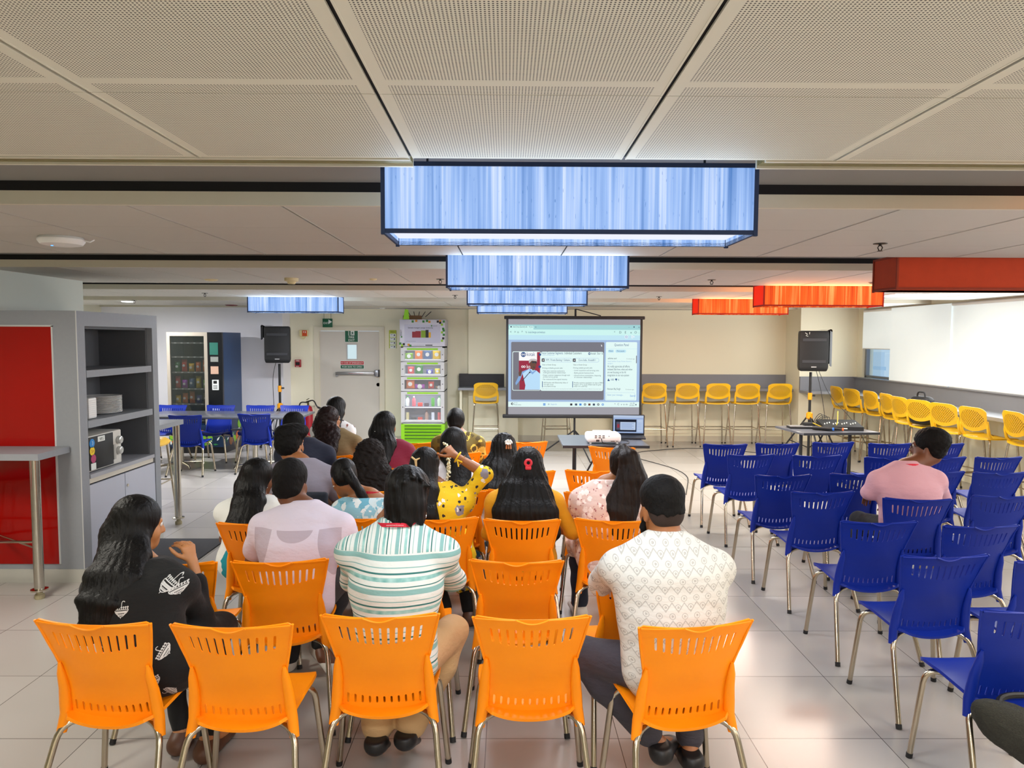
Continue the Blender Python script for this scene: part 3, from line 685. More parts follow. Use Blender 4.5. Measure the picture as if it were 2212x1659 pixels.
side_counter(6.41, 6.93, -3.16, (-3.2, 6.86), 'grey high counter on a steel leg behind the serving unit', False)
o = empty('bar_chair', 'pink plastic chair whose back edge shows at the left photo border', 'chair', (-3.98, 4.5, 0), 1.2)
pk = mat('pink_plastic', 'C83A5C', .45)
b = MB(); b.grid(lambda u, v: (-.2 + .4 * u, -.18 - .05 * v - .04 * (1 - (2 * u - 1) ** 2), .74 + .26 * v - .04 * abs(2 * u - 1) ** 4 * v), 12, 8); b.build('backrest', pk, o)
MB().rbox((0, 0, .68), (.4, .38, .03), .014).build('seat', pk, o)
for sx in (-1, 1):
    for sy in (-1, 1): MB().tube([(sx * .2, sy * .19, 0.01), (sx * .15, sy * .13, .67)], .011, 8).build('leg', chrome, o)

# things on the shelves
def plate_stack(x, y, z, r0, n, dz, label, nm):
    for i in range(n):
        b = MB(); b.lathe([(0, 0), (r0 * .6, 0), (r0 * .7, dz * .3), (r0, dz * 1.5), (r0 * .99, dz * 1.75), (r0 * .66, dz * .9), (0, dz * .75)], 32)
        o = tag(b.build(nm, white, loc=(x, y, z + i * dz)), label, nm, 'white crockery on the middle shelf')
plate_stack(SX - .21, 5.86, 1.191, .15, 13, .0108, 'white dinner plate in the tall stack on the middle shelf', 'plate')
for i in range(9):
    z = 1.191 + i * .0155
    o = tag(MB().rbox((0, 0, .02), (.11, .11, .036), .012).build('bowl', white, loc=(SX - .11, 5.47, z)), 'square white bowl in the small stack beside the plates', 'bowl', 'square bowls in a stack')
o = empty('microwave', 'white microwave oven with a VEG sticker on the unit worktop', 'microwave', (SX - .2, 5.58, .786))
mw_ = mat('microwave_white', 'CFCDC4', .4)
MB().rbox((0, 0, .145), (.33, .48, .275), .012).build('body', mw_, o)
X = .166
b = MB(); b.rbox((X, -.055, .145), (.008, .33, .255), .004); b.build('door', black, o)
MB().b2((X - .001, .115, .05), (X + .005, .145, .17)).build('handle', mat('handle_grey', 'A9A8A2', .5), o)
UY = V((0, 1, 0))
for z in (.2, .115): MB().lathe([(.033, 0), (.03, .022), (.026, .025), (0, .025)], 20, (X + .002, .19, z), Matrix.Rotation(R(90), 3, 'Y')).build('knob', mat('silver_knob', 'C8CAC8', .3, .5), o)
b = MB()
for (yy, z, rr), k in zip(((-.185, .225, .034), (-.185, .165, .033), (-.172, .105, .033)), range(3)): b.lathe([(0, .001), (rr, .001), (rr, 0)], 24, (X + .005, yy, z), Matrix.Rotation(R(90), 3, 'Y'), k)
b.b2((X + .004, -.205, .02), (X + .0055, -.14, .07), 3); b.text('3', (X + .0068, -.19, .212), UY, UZ, .04, 3, 'l'); b.text('5+', (X + .0068, -.2, .152), UY, UZ, .035, 4, 'l')
b.build('sticker', [mat('sticker_blue', '1E86D0', .5), mat('sticker_yellow', 'F2D21E', .5), mat('sticker_magenta', 'B23A6A', .5), swhite, red], o, smooth=False)
b = MB(); b.rbox((X + .005, -.06, .245), (.004, .095, .042), .004); b.text('VEG', (X + .0085, -.06, .233), UY, UZ, .033, 1, 'c')
b.build('veg_label', [swhite, mat('ink', '3A3A3C', .6)], o, smooth=False)['label'] = 'white sticker reading VEG'

# ---- vending machine at the far left
r = empty('vending_machine', 'tall dark blue vending machine with a glass front at the far left wall', 'vending machine', (-4.87, 11.13, 0))
vb = mat('vending_blue', '16406E', .35, var=.04); vblk = mat('vending_black', '0B0D12', .3)
w, dp, h = .43, .77, 1.9
b = MB(); b.b2((-w, .03, .1), (-w + .03, dp - .03, h - .04)); b.b2((-w, dp - .03, .1), (.2, dp, h - .04)); b.b2((-w, .03, h - .04), (w, dp, h)); b.b2((-w + .03, .03, .42), (.2, dp - .03, .47)); b.b2((.2, .031, .1), (w, dp, h - .04))
b.build('body', vb, r, smooth=False)
b = MB(); b.b2((-w, 0, .0), (w, dp, .0995)); b.b2((-w + .031, .5, .471), (.199, dp - .031, h - .041)); b.build('plinth', vblk, r, smooth=False)
b = MB(); b.b2((-w, -.02, .45), (-w + .05, .02, h - .06)); b.b2((.15, -.02, .45), (.203, .02, h - .06)); b.b2((-w, -.02, h - .06), (.203, .02, h)); b.build('door_frame', mat('beige_frame', 'B5AC9C', .4, .3), r, smooth=False)
t = NT('vending_glass'); t.set('Base Color', (.03, .035, .03, 1)); t.set('Roughness', .03); t.set('Alpha', .45); t.set('Specular IOR Level', .9); vglass = t.m
MB().b2((-w + .05, -.006, .47), (.15, 0, h - .06)).build('glass_door', vglass, r, smooth=False)
for z in (.52, .78, 1.02, 1.28, 1.52, 1.74): 
    q = MB().b2((-w + .05, .03, z - .012), (.17, .45, z)).build('shelf', mat('shelf_dark', '2A2C2E', .5), r, smooth=False); b = MB(); b.b2((-w + .05, .025, z - .02), (.17, .03, z + .004)); 
    for k in range(5): b.b2((-.33 + k * .1, .022, z - .014), (-.3 + k * .1, .026, z - .002), 1)
    b.build('price_strip', [mat('strip_grey', '8E8E88', .5), swhite], q, smooth=False)
b = MB(); b.b2((.205, -.02, .45), (w, .0305, h)); b.build('control_panel', vblk, r, smooth=False)
for lo, hi, m_ in (((.24, -.026, 1.55), (.37, -.0205, 1.74), mat('sticker_teal', '1D6A5A', .5)), ((.25, -.026, 1.44), (.37, -.0205, 1.52), mat('sticker_grey', '8B8F88', .5)), ((.25, -.026, 1.25), (.37, -.0205, 1.37), mat('sticker_peach', 'C9A48C', .5)), ((.27, -.03, .68), (.37, -.0205, .73), swhite)): MB().b2(lo, hi).build('sticker', m_, r, smooth=False)
b = MB(); b.b2((.27, -.03, 1.0), (.37, -.0205, 1.16)); b.b2((.29, -.032, 1.1), (.345, -.03, 1.145), 1)
for k in range(3):
    for j in range(3): b.b2((.29 + k * .022, -.032, 1.02 + j * .022), (.303 + k * .022, -.03, 1.033 + j * .022), 1)
b.build('keypad', [swhite, black], r, smooth=False)
# printed vegetables around the lower front and side
b = MB(); b.b2((-w, -.012, .1), (w, .029, .449), 0); b.b2((w, 0, .1), (w + .004, dp, .5), 0)
blobs = [('c', -.3, .17, .09, 1), ('c', -.2, .16, .07, 2), ('c', .0, .18, .1, 3), ('c', .13, .2, .12, 3), ('c', -.1, .19, .06, 1)]
for _, x, z, rr, k in blobs: b.poly([(rr * cos(a) * (1 + .1 * sin(3 * a)), rr * .8 * sin(a)) for a in [2 * pi * i / 20 for i in range(20)]], .003, (x, -.013, z + .02), UX, UZ, k)
for x, a, k in ((-.06, .3, 1), (.05, -.3, 1), (-.38, .2, 3)): b.poly([(-.03, .0), (.03, 0), (.02, .17), (-.02, .17)], .003, (x, -.014, .2), V((cos(a), 0, sin(a))), V((-sin(a), 0, cos(a))), k)
for i in range(14): x = -.4 + i * .06; b.poly([(0, 0), (.014, .03), (0, .08), (-.014, .03)], .003, (x, -.015, .13 + .16 * (i * .37 % 1)), V((cos(i), 0, sin(i))), V((-sin(i), 0, cos(i))), 4 if i % 2 else 5)
for i in range(9): y = .08 + i * .08; b.poly([(0, 0), (.016, .03), (0, .09), (-.016, .03)], .003, (w + .005, y, .16 + .18 * (i * .41 % 1)), V((0, cos(i * 2), sin(i * 2))), V((0, -sin(i * 2), cos(i * 2))), 5 if i % 2 else 4)
for y, z, rr, k in ((.55, .2, .09, 1), (.4, .18, .06, 3), (.62, .4, .07, 3), (.25, .17, .07, 2)): b.poly([(rr * cos(a), rr * sin(a)) for a in [2 * pi * i / 18 for i in range(18)]], .003, (w + .005, y, z), UY, UZ, k)
b.build('printed_wrap', [mat('wrap_navy', '0E2A48', .4), mat('print_orange', 'D2702A', .5), mat('print_brown', '8A5A34', .5), mat('print_green', '86C22A', .5), mat('print_leaf', '2F8A4A', .5), swhite], r, smooth=False)

# packets and bottles
pcol = [mat('pack_%d' % i, c, .35, var=.25, vs=18) for i, c in enumerate(('7FB23A', 'E8823A', '4A6E9A', 'F2C21E', 'D04A4A', '2F7A3A', '3C3E9A', 'EBCB2E', 'F07A2A', 'B03AC0', 'D8402A', '9A7A4A'))]
def packet(nm, x, y, z, w, h, m, label, grp, rz=0):
    b = MB(); n = 10
    def f(u, v, s):
        zz = h * v; th = .03 * sin(pi * min(1, v * 1.02)) ** .6 * (sin(pi * u) ** .6 if 0 < u < 1 else 0) + .002
        return V(((u - .5) * w * (1 - .08 * sin(pi * v)), s * th, zz))
    b.grid(lambda u, v: f(u, v, -1), n, n); b.grid(lambda u, v: f(u, v, 1), n, n)
    b.lathe([(0, .001), (w * .22, .001), (w * .24, 0)], 14, (0, -.032, h * .5), Matrix.Rotation(R(90), 3, 'X'), 1)
    o = b.build(nm, [m, swhite], loc=(x, y, z)); o.rotation_euler = (0, 0, rz); tag(o, label, 'snack', grp); return o
def bottle(nm, x, y, z, rr, h, m, cap, label, grp):
    o = empty(nm, label, 'bottle', (x, y, z), 0, grp)
    MB().lathe([(0, 0), (rr, .002), (rr, h * .6), (rr * .9, h * .7), (rr * .4, h * .85), (rr * .4, h * .9)], 18).build('bottle_body', m, o); MB().lathe([(rr * .46, h * .88), (rr * .46, h), (0, h)], 14).build('cap', cap, o)
n = 0
vn = ['leftmost', 'second', 'third', 'fourth', 'rightmost']
for z, lv in ((.78, 'lowest stocked'), (1.02, 'middle'), (1.28, 'upper')):
    for k in range(5):
        packet('snack_packet', -4.87 - .33 + k * .11, 11.13 + .12, z + .001, .085, .13 + .03 * (n % 3), pcol[(n * 5 + 3) % 12], '%s snack packet on the %s shelf of the vending machine' % (vn[k], lv), 'snacks in the vending machine'); n += 1

# ---- lit snack cabinet right of the fire door
FX, FY = -1.42, 11.98
r = empty('snack_cabinet', 'tall white snack dispenser with four lit glass compartments and a lime green base', 'vending machine', (FX, FY, 0))
wcab = mat('snack_cabinet_white', 'C9CBCC', .4, var=.02); lime = mat('lime_green', '8ED11A', .45, var=.03)
w, dp = .365, .58
comp = [(1.43, 1.66), (1.18, 1.42), (.93, 1.17), (.4, .92)]
b = MB()
for s in (-1, 1): b.b2((s * w, 0, .36), (s * (w - .035), dp, 1.68))
b.b2((-w, dp - .03, .36), (w, dp, 1.68))
for z in (.36, .92, 1.17, 1.42, 1.66): b.b2((-w, 0, z), (w, dp, z + .02))
b.build('carcass', wcab, r, smooth=False)
b = MB(); b.rbox((0, .27, 1.91), (2 * w + .03, .62, .45), .01); b.build('header', mat('header_white', 'C9CAD6', .4), r)
b = MB(); yy = -.0415
b.b2((-.3, yy, 1.74), (.3, -.04, 2.05), 0)
for (x, z) in [(-.37, 1.73), (-.34, 1.7), (-.31, 1.72), (-.2, 1.695), (-.23, 1.71), (-.16, 2.1), (-.1, 2.11), (.02, 2.1), (.08, 2.11), (.12, 2.095), (.26, 2.1), (.3, 2.08), (.33, 2.05), (.36, 2.1), (.35, 1.98), (.33, 1.92), (.36, 1.88), (.35, 1.82), (.33, 1.78), (.36, 1.95), (.3, 2.11)]:
    k = int(abs(x * 131 + z * 57)) % 4; b.b2((x - .018, yy - .001, z - .018), (x + .018, yy, z + .018), [1, 2, 3, 4][k])
for i, (x, ww, hh, k) in enumerate(((-.12, .1, .1, 5), (-.07, .09, .11, 5), (.03, .1, .12, 6), (.08, .05, .13, 2), (.125, .035, .09, 7))): b.b2((x - ww / 2, yy - .002 - i * .0005, 1.83), (x + ww / 2, yy - .001 - i * .0005, 1.83 + hh), k)
b.text('Satiate hunger pangs instantly', (-.03, yy - .002, 1.985), UX, UZ, .034, 2, 'c', .42); b.text('SNACKS', (.21, yy - .002, 2.02), UX, UZ, .02, 2, 'c', .08); b.b2((.145, yy - .002, 2.018), (.165, yy - .001, 2.04), 3)
b.text('READY', (-.345, yy - .002, 1.86), UZ, -UX, .035, 2, 'l', .1); b.b2((-.36, yy - .002, 1.83), (-.335, yy - .001, 1.855), 3)
b.text('terms apply to every purchase', (-.27, yy - .002, 1.765), UX, UZ, .012, 2, 'l', .16); b.text('scan the code and collect your snack', (-.15, yy - .002, 1.7), UX, UZ, .014, 2, 'l', .18); b.b2((.05, yy - .002, 1.698), (.17, yy - .001, 1.712), 2)
b.build('header_print', [mat('header_lavender', 'B7B9CC', .5), mat('pix_lime', '8FBF2A', .5), mat('pix_black', '151515', .5), mat('pix_green', '2E7A2A', .5), mat('pix_amber', 'D08A1E', .5), mat('pack_maroon', '8A1E2A', .5), mat('pack_olive', '7A9A1E', .5), mat('pack_amber', 'D8A81E', .5)], r, smooth=False)
t = NT('clear_glass'); t.set('Base Color', (1, 1, 1, 1)); t.set('Roughness', .02); t.set('Alpha', .08); clr = t.m
led = emis('cabinet_led', 'E9F0FF', 3)
inner = mat('compartment_lining', '80848F', .6)
for i, (za, zb) in enumerate(comp):
    q = MB(); e = .05
    q.b2((-w, -.03, za + .002), (-w + e + .01, 0, zb)); q.b2((w - e - .01, -.03, za + .002), (w, 0, zb)); q.b2((-w + e + .01, -.03, za + .002), (w - e - .01, 0, za + e * .7)); q.b2((-w + e + .01, -.03, zb - e), (w - e - .01, 0, zb)); q = q.build('door', wcab, r, smooth=False)
    MB().b2((-w + e, -.02, za + e * .7), (w - e, -.016, zb - e)).build('glass', clr, q, smooth=False)
    MB().b2((-.26, -.034, zb - .035), (.26, -.03, zb - .008)).build('lime_strip', lime, q, smooth=False)
    b = MB()
    for s in (-1, 1): b.b2((s * .335 - .008, -.034, (za + zb) / 2 - .008), (s * .335 + .008, -.03, (za + zb) / 2 + .008))
    b.build('hinge_caps', mat('cap_grey', '5A5A60', .5), q, smooth=False)
    if i != 2:
        MB().b2((-w + .045, .02, za + .05), (-w + .055, .03, zb - .05)).build('led_strip', led, r, smooth=False); MB().b2((-.3, .02, za + .03), (.3, .03, za + .037)).build('led_strip', led, r, smooth=False)
        l = area('compartment_glow', (FX, FY + .1, zb - .02), (0, 0, 0), .55, .1, 1.1 if i < 2 else 2.2, (.92, .95, 1))
    MB().b2((-w + .035, .3, za), (w - .035, .31, zb)).build('lining', inner, r, smooth=False)
MB().b2((-w + .035, .02, .655), (w - .035, .3, .665)).build('shelf', inner, r, smooth=False); MB().b2((-.3, .015, .645), (.3, .02, .657)).build('led_strip', led, r, smooth=False)
b = MB(); b.b2((-w - .005, -.01, .04), (w + .005, dp, .37))
for k in range(5): b.box((0, -.012, .1 + k * .055), (.62, .03, .012), (.5, 0, 0))
b.build('base', lime, r, smooth=False); b = MB()
for k in range(5): b.b2((-.31, -.0115, .11 + k * .055), (.31, -.01, .128 + k * .055))
b.build('louvre_gap', mat('louvre_dark', '2F5A0C', .6), r, smooth=False); b = MB(); [b.b2((sx * .3 - .03, .1, 0), (sx * .3 + .03, .5, .04)) for sx in (-1, 1)]; b.build('feet', black, r, smooth=False)
lv = ['top', 'second', 'third']
items = [[(.0, .14, .1, 0), (.27, .13, .17, 1), (.52, .14, .16, 2), (.78, .14, .16, 3)], [(.05, .11, .12, 4), (.28, .14, .16, 5), (.58, .12, .07, 6), (.8, .09, .09, 7)], [(.03, .15, .15, 8), (.3, .17, .07, 9), (.62, .1, .12, 10), (.85, .13, .04, 11)]]
for i, row in enumerate(items):
    for k, (fx, ww, hh, c) in enumerate(row):
        packet('snack_packet', FX - .24 + fx * .6, FY + .09, comp[i][0] + .039, ww, min(hh, .155), pcol[c], '%s snack packet in the %s lit compartment' % (('leftmost', 'second', 'third', 'rightmost')[k], lv[i]), 'snacks in the lit cabinet')
drinks = [('bottle', 'E6F2EA', '2FA04A'), ('bottle', 'D86A7A', 'E8E8E8'), ('box', 'E0402A', ''), ('box', '4A3A4A', ''), ('can', '4AB02A', ''), ('bottle', 'DDF2D8', '2FA04A')]
drinks2 = [('can', 'C9C08A', ''), ('box', '3A3A3A', ''), ('box', 'C8402A', ''), ('bottle', 'A98A7A', '5A3A2A'), ('can', 'D8E4F4', ''), ('can', 'D85A5A', '')]
for z, row, nm in ((.666, drinks, 'upper'), (.421, drinks2, 'lower')):
    for k, (kd, c, cap) in enumerate(row):
        x = FX - .27 + k * .108; lb = '%s on the %s shelf of the big lit compartment, %s' % ({'bottle': 'drink bottle', 'can': 'drink can', 'box': 'small drink carton'}[kd], nm, ('leftmost', 'second from left', 'third from left', 'third from right', 'second from right', 'rightmost')[k])
        m = mat('drink_' + c, c, .3, var=.15, vs=30)
        if kd == 'bottle': bottle('drink_bottle', x, FY + .08, z, .032, .17, m, mat('cap_' + cap, cap, .4), lb, 'drinks in the lit cabinet')
        elif kd == 'can':
            o = empty('drink_can', lb, 'can', (x, FY + .08, z), 0, 'drinks in the lit cabinet'); MB().lathe([(0, 0), (.025, 0), (.028, .008), (.028, .13), (.024, .142)], 18).build('can_body', m, o); MB().lathe([(.023, .142), (.022, .14), (0, .14)], 14).build('lid', chrome, o)
        else: tag(MB().rbox((0, 0, .03), (.08, .05, .06), .004).build('drink_carton', m, loc=(x, FY + .08, z)), lb, 'carton', 'drinks in the lit cabinet')
o = empty('cardboard_box', 'brown cardboard tray with black rods on top of the snack cabinet', 'box', (FX - .2, FY + .25, 2.136))
MB().rbox((0, 0, .035), (.3, .2, .07), .004).build('tray', mat('cardboard', '8A6A48', .8), o)
for k in range(5): MB().tube([(-.02 + k * .06, 0, .05), (-.08 + k * .1, 0, .14)], .006, 6).build('rod', black, o)
tag(MB().poly([(-.05, 0), (.05, 0), (.035, .16), (-.02, .17)], .02, (FX - .27, FY - .01, 2.136), UX, UZ).build('price_tag', lime, smooth=False), 'lime green card standing on top of the snack cabinet', 'sign')

# ---- loudspeakers on tripods
def pa(x, y, rz, zb, label, l2, pole_c, side):
    r = empty('speaker_stand', l2, 'speaker stand', (x, y, 0))
    MB().tube([(0, 0, .12), (0, 0, zb - .02)], .019, 12).build('pole', black, r); MB().lathe([(.0, 0), (.03, 0), (.03, .1), (0, .1)], 14, (0, 0, .95)).build('collar', pole_c, r); MB().tube([(0.02, 0, 1.01), (.07, -.01, 1.01)], .013, 8).build('knob', black, r)
    MB().lathe([(.02, 0), (.045, .02), (.045, .09), (.022, .11)], 14, (0, 0, .66)).build('hub', pole_c, r)
    for k in range(3):
        a = k * 2 * pi / 3 + .5; q = MB().tube([(.03 * cos(a), .03 * sin(a), .7), (.48 * cos(a), .48 * sin(a), .02)], .012, 8).build('leg', black, r); MB().tube([(0.02 * cos(a), .02 * sin(a), .25), (.27 * cos(a), .27 * sin(a), .34)], .008, 6).build('brace', black, q); MB().lathe([(0, 0), (.02, 0), (.02, .03), (0, .04)], 10, (.48 * cos(a), .48 * sin(a), 0)).build('foot', cap_m, q)
    s = empty('loudspeaker', label, 'loudspeaker', (x, y, zb), rz)
    cov = mat('speaker_cover', '0B0C0E', .6, var=.15, vs=14, bump=.3, bs=20); t2 = mat('speaker_strap', '2A2B30', .45)
    b = MB(); h = .58
    pl = [(-.2, -.17), (.2, -.17), (.15, .19), (-.15, .19)]
    bm = bmesh.new(); vs = []
    for z, k in ((0, .92), (.05, 1), (h - .04, 1.0), (h, .96)): vs.append([bm.verts.new((px * k, py * k, z)) for px, py in pl])
    for a, c in zip(vs, vs[1:]):
        for i in range(4): bm.faces.new((a[i], a[(i + 1) % 4], c[(i + 1) % 4], c[i]))
    bm.faces.new(vs[0][::-1]); bm.faces.new(vs[-1]); bmesh.ops.bevel(bm, geom=[e for e in bm.edges], offset=.015, segments=2, profile=.5, affect='EDGES'); bm.verts.index_update()
    b.add([v.co.copy() for v in bm.verts], [[v.index for v in f.verts] for f in bm.faces]); bm.free(); b.build('cabinet', cov, s)
    b = MB(); b.b2((-.16, -.178, .43), (.16, -.17, .47)); b.b2((-.16, -.178, .12), (.16, -.17, .16)); b.build('strap', t2, s, smooth=False)
    b = MB(); b.b2((-.035, -.174, .055), (.035, -.17, .068)); b.build('badge', mat('badge', 'B9B9B9' if side < 0 else 'B9A24A', .4, .5), s, smooth=False)
    b = MB(); X = side * .2
    b.grid(lambda u, v: (X + side * (.06 * sin(pi * u) + .02), -.12 + .25 * u, h + .005 - (.2 if side < 0 else .5) * v - .02 * sin(u * 7)), 10, 10); b.grid(lambda u, v: (side * .1 + side * v * .13, -.12 + .25 * u, h + .012), 6, 2); b.build('flap', cov, s)
    if side > 0: b = MB(); b.tube([(-.13, -.176, .55), (-.1, -.176, .53), (-.12, -.176, .51), (-.09, -.176, .5)], .004, 5); b.tube([(-.07, -.176, .56), (-.072, -.176, .53)], .004, 5); b.build('scribble', swhite, s)
    return r
yel = mat('stand_yellow', 'E69A12', .4)
pa(-3.66, 11.45, .12, 1.42, 'black covered loudspeaker on a tripod at left, by the fire door', 'black tripod stand under the left loudspeaker', yel, -1)
pa(4.42, 10.3, -.18, 1.37, 'black covered loudspeaker on a tripod at right, before the wall pillar', 'black tripod stand under the right loudspeaker', yel, 1)
def cable(pts, r, m, label, nm='cable', fil=.2):
    return tag(MB().tube(fillet(pts, fil, 6), r, 6).build(nm, m), label, 'cable')
cable([(4.5, 10.32, 1.4), (4.58, 10.3, 1.1), (4.62, 10.2, .6), (4.6, 10.1, .3), (4.7, 9.9, .006), (4.9, 9.3, .006)], .004, black, 'black cable hanging straight from the right loudspeaker')
cable([(4.55, 10.36, 1.4), (4.66, 10.2, 1.0), (4.85, 9.9, .72), (4.9, 9.5, .35), (4.95, 9.3, .006), (5.1, 9.0, .006)], .004, black, 'second black cable curving down from the right loudspeaker')
cable([(-3.7, 11.4, 1.43), (-3.75, 11.38, 1.2), (-3.74, 11.4, .6), (-3.7, 11.2, .006), (-3.4, 11.0, .006)], .005, black, 'thin black cable beside the left loudspeaker pole')
cable([(2.1, 8.2, .006), (2.5, 9.6, .006), (1.8, 11.2, .006), (3.2, 11.9, .006), (4.6, 10.9, .006)], .005, black, 'black floor cable along the foot of the far wall', fil=.6)
cable([(2.7, 7.0, .006), (3.6, 7.05, .006), (4.3, 7.4, .006), (4.4, 8.3, .006)], .005, black, 'black floor cable under the farthest blue chairs', fil=.4)
cable([(.9, 9.0, .006), (1.0, 8.0, .006), (.75, 7.2, .006), (.9, 6.4, .006)], .005, mat('white_cable', 'C9C9C4', .5), 'pale cable trailing on the floor from the projector table', fil=.4)

# ---- extinguisher behind the table
o = empty('fire_extinguisher', 'red fire extinguisher with a black hose beside the fire door', 'fire extinguisher', (-3.46, 12.35, 0))
EX0 = set(bpy.data.objects)
MB().lathe([(0, 0), (.085, .0), (.09, .02), (.09, .68), (.07, .78), (.03, .82), (.0, .82)], 24).build('cylinder', mat('extinguisher_red', 'A8182A', .3), o)
b = MB(); b.tube([(0, 0, .8), (0, 0, .92)], .018, 10); b.tube([(-.04, 0, .9), (.06, 0, .93)], .01, 6); b.tube([(-.03, 0, .94), (.02, 0, .97)], .008, 6); b.build('valve', mat('brass', '5A4E28', .4, .8), o)
b = MB(); b.tube(fillet([(0, -.02, .88), (-.14, -.04, .9), (-.16, -.06, .78)], .08), .013, 8); b.tube(fillet([(0, -.02, .9), (.12, -.04, .95), (.18, -.06, .8), (.24, -.06, .76)], .1), .013, 8); b.tube([(.2, -.06, .785), (.29, -.06, .74)], .022, 8); b.build('hose', black, o)
for e_ in set(bpy.data.objects) - EX0: e_.scale = (.9, .9, .79)
o = tag(MB().rbox((0, 0, .01), (.16, .12, .02), .006).build('notebook', mat('notebook_grey', '4A4A50', .5), loc=(-4.0, 9.9 + .62, .448)), 'small dark notebook lying on a blue chair seat', 'notebook')
tag(MB().rbox((-2.83, 5.9, .006), (.62, .85, .012), .005).build('door_mat', mat('mat_charcoal', '3E3E42', .95, var=.12, vs=200, bump=.5, bs=300)), 'dark grey floor mat beside the serving unit', 'mat')

# ---- projection screen on its tripod
PX, PY = 1.02, 10.8
r = empty('projection_screen', 'tripod projection screen showing a bright webcast window', 'projection screen', (PX, PY, 0))
W2, Z0, Z1 = 1.0, .66, 2.12
fab = mat('screen_white', 'D8D8DC', .8, var=.02)
MB().b2((-W2, -.004, Z0), (W2, .004, Z1)).build('fabric', [fab], r, smooth=False)
b = MB(); b.b2((-W2 - .035, -.005, Z0), (-W2, .006, Z1)); b.b2((W2, -.005, Z0), (W2 + .035, .006, Z1)); b.build('border', black, r, smooth=False)
b = MB(); b.rbox((0, .0, Z1 + .02), (2 * W2 + .13, .06, .05), .01); b.build('top_case', black, r)
b = MB(); b.rbox((0, .0, Z0 - .02), (2 * W2 + .17, .07, .055), .012); b.build('bottom_case', black, r); MB().b2((.9, -.037, Z0 - .028), (.98, -.035, Z0 - .018)).build('badge', mat('badge', 'B9B9B9', .4, .5), r, smooth=False)
MB().tube([(0.02, .05, .03), (.02, .05, Z1 + .15)], .016, 10).build('pole', black, r)
b = MB(); b.tube(fillet([(.02, .05, Z1 + .15), (.02, .0, Z1 + .15), (.4, 0, Z1 + .05)], .02), .008, 6); b.build('hook', black, r)
for k in range(3):
    a = -pi / 2 + k * 2 * pi / 3 + .35; MB().tube([(.02, .05, .42), (.02 + .55 * cos(a), .05 + .55 * sin(a), .012)], .011, 8).build('leg', black, r)
# the projected picture, laid out on a 1515 x 1108 grid
def scx(x): return -W2 + (x - 490) / 1515 * 2 * W2
def scz(y): return Z1 - (y - 140) / 1108 * (Z1 - Z0)
PC = ['A6A4AC', 'A5D8DC', 'D2FBF6', 'A9C4E8', '7C7C86', 'E8FFFC', '46566C', 'A02C44', '2A4E8A', 'FFFFFF', '6E4A3E', 'BFE4FF', '3B4E60', '88AEE0', '3A3A42', 'C6ECFA', 'C8C2C4', '4A90E0']
pm = [emis('projected_' + c, c, 1.0) for c in PC]
b = MB(); lay = [0]
def rc(x0, y0, x1, y1, k, l=0):
    yy = -.0045 - l * .0006; b.add([(scx(x0), yy, scz(y0)), (scx(x1), yy, scz(y0)), (scx(x1), yy, scz(y1)), (scx(x0), yy, scz(y1))], [(0, 1, 2, 3)], k)
def pg(pts, k, l=1): yy = -.0045 - l * .0006; b.add([(scx(x), yy, scz(y)) for x, y in pts], [tuple(range(len(pts)))], k)
def ci(x, y, rr, k, l=1, ry=None): pg([(x + rr * cos(a), y + (ry or rr) * sin(a)) for a in [2 * pi * i / 24 for i in range(24)]], k, l)
def rr_(x0, y0, x1, y1, q, k, l=1):
    p = []
    for cx, cy, a0 in ((x1 - q, y1 - q, 0), (x0 + q, y1 - q, 90), (x0 + q, y0 + q, 180), (x1 - q, y0 + q, 270)): p += [(cx + q * cos(R(a0 + i * 22.5)), cy + q * sin(R(a0 + i * 22.5))) for i in range(5)]
    pg(p, k, l)
def tx(x, y, s, size, k, l=3, al='l', w=None): b.text(s, (scx(x), -.0045 - l * .0006, scz(y)), UX, UZ, size * (Z1 - Z0) / 1108 * 1.35, k, al, w and w / 1515 * 2 * W2)
rc(490, 140, 2005, 205, 0); rc(490, 205, 2005, 262, 1); rr_(498, 220, 778, 275, 12, 2, 1); rc(490, 262, 2005, 325, 2, 1); rc(490, 325, 2005, 1095, 3); rc(490, 1095, 2005, 1155, 5); rc(490, 1155, 2005, 1248, 0)
rc(490, 325, 2005, 380, 15, .3)
ci(520, 232, 9, 6, 2); tx(540, 240, 'kotak Group Quarterly talk', 22, 6, 2, 'l', 165); tx(722, 240, '<|', 20, 6, 2); tx(752, 240, 'x', 22, 6, 2); tx(795, 246, '+', 24, 6, 2); tx(1870, 240, '-', 24, 6, 1); rr_(1926, 222, 1940, 236, 2, 6, 1); tx(1982, 240, 'x', 24, 6, 1)
for x, s in ((506, '<'), (555, '>'), (590, 'o'), (638, '^')): tx(x, 303, s, 28, 6, 2)
tx(684, 303, '%', 22, 6, 2); tx(716, 303, 'kotak.dwngin.com/webcast', 24, 8, 2, 'l', 195)
for x, s in ((1702, '*'), (1762, 'D'), (1825, 'E'), (1890, 'x'), (1936, 'O'), (1985, ':')): tx(x, 303, s, 28, 6, 2)
ci(1846, 342, 20, 9, 1); ci(1846, 342, 15, 3, 1.5); ci(1846, 342, 6, 9, 2); rc(1905, 325, 1910, 358, 9, 1); rc(1905, 325, 1922, 330, 9, 1); rc(1905, 353, 1922, 358, 9, 1); rc(1915, 339, 1935, 344, 9, 1); pg([(1930, 331), (1942, 341), (1930, 352)], 9)
rr_(522, 405, 1594, 1072, 14, 4, 1)
pg([(1555, 430), (1570, 446), (1563, 447), (1567, 456), (1562, 457), (1558, 449)], 9, 2)
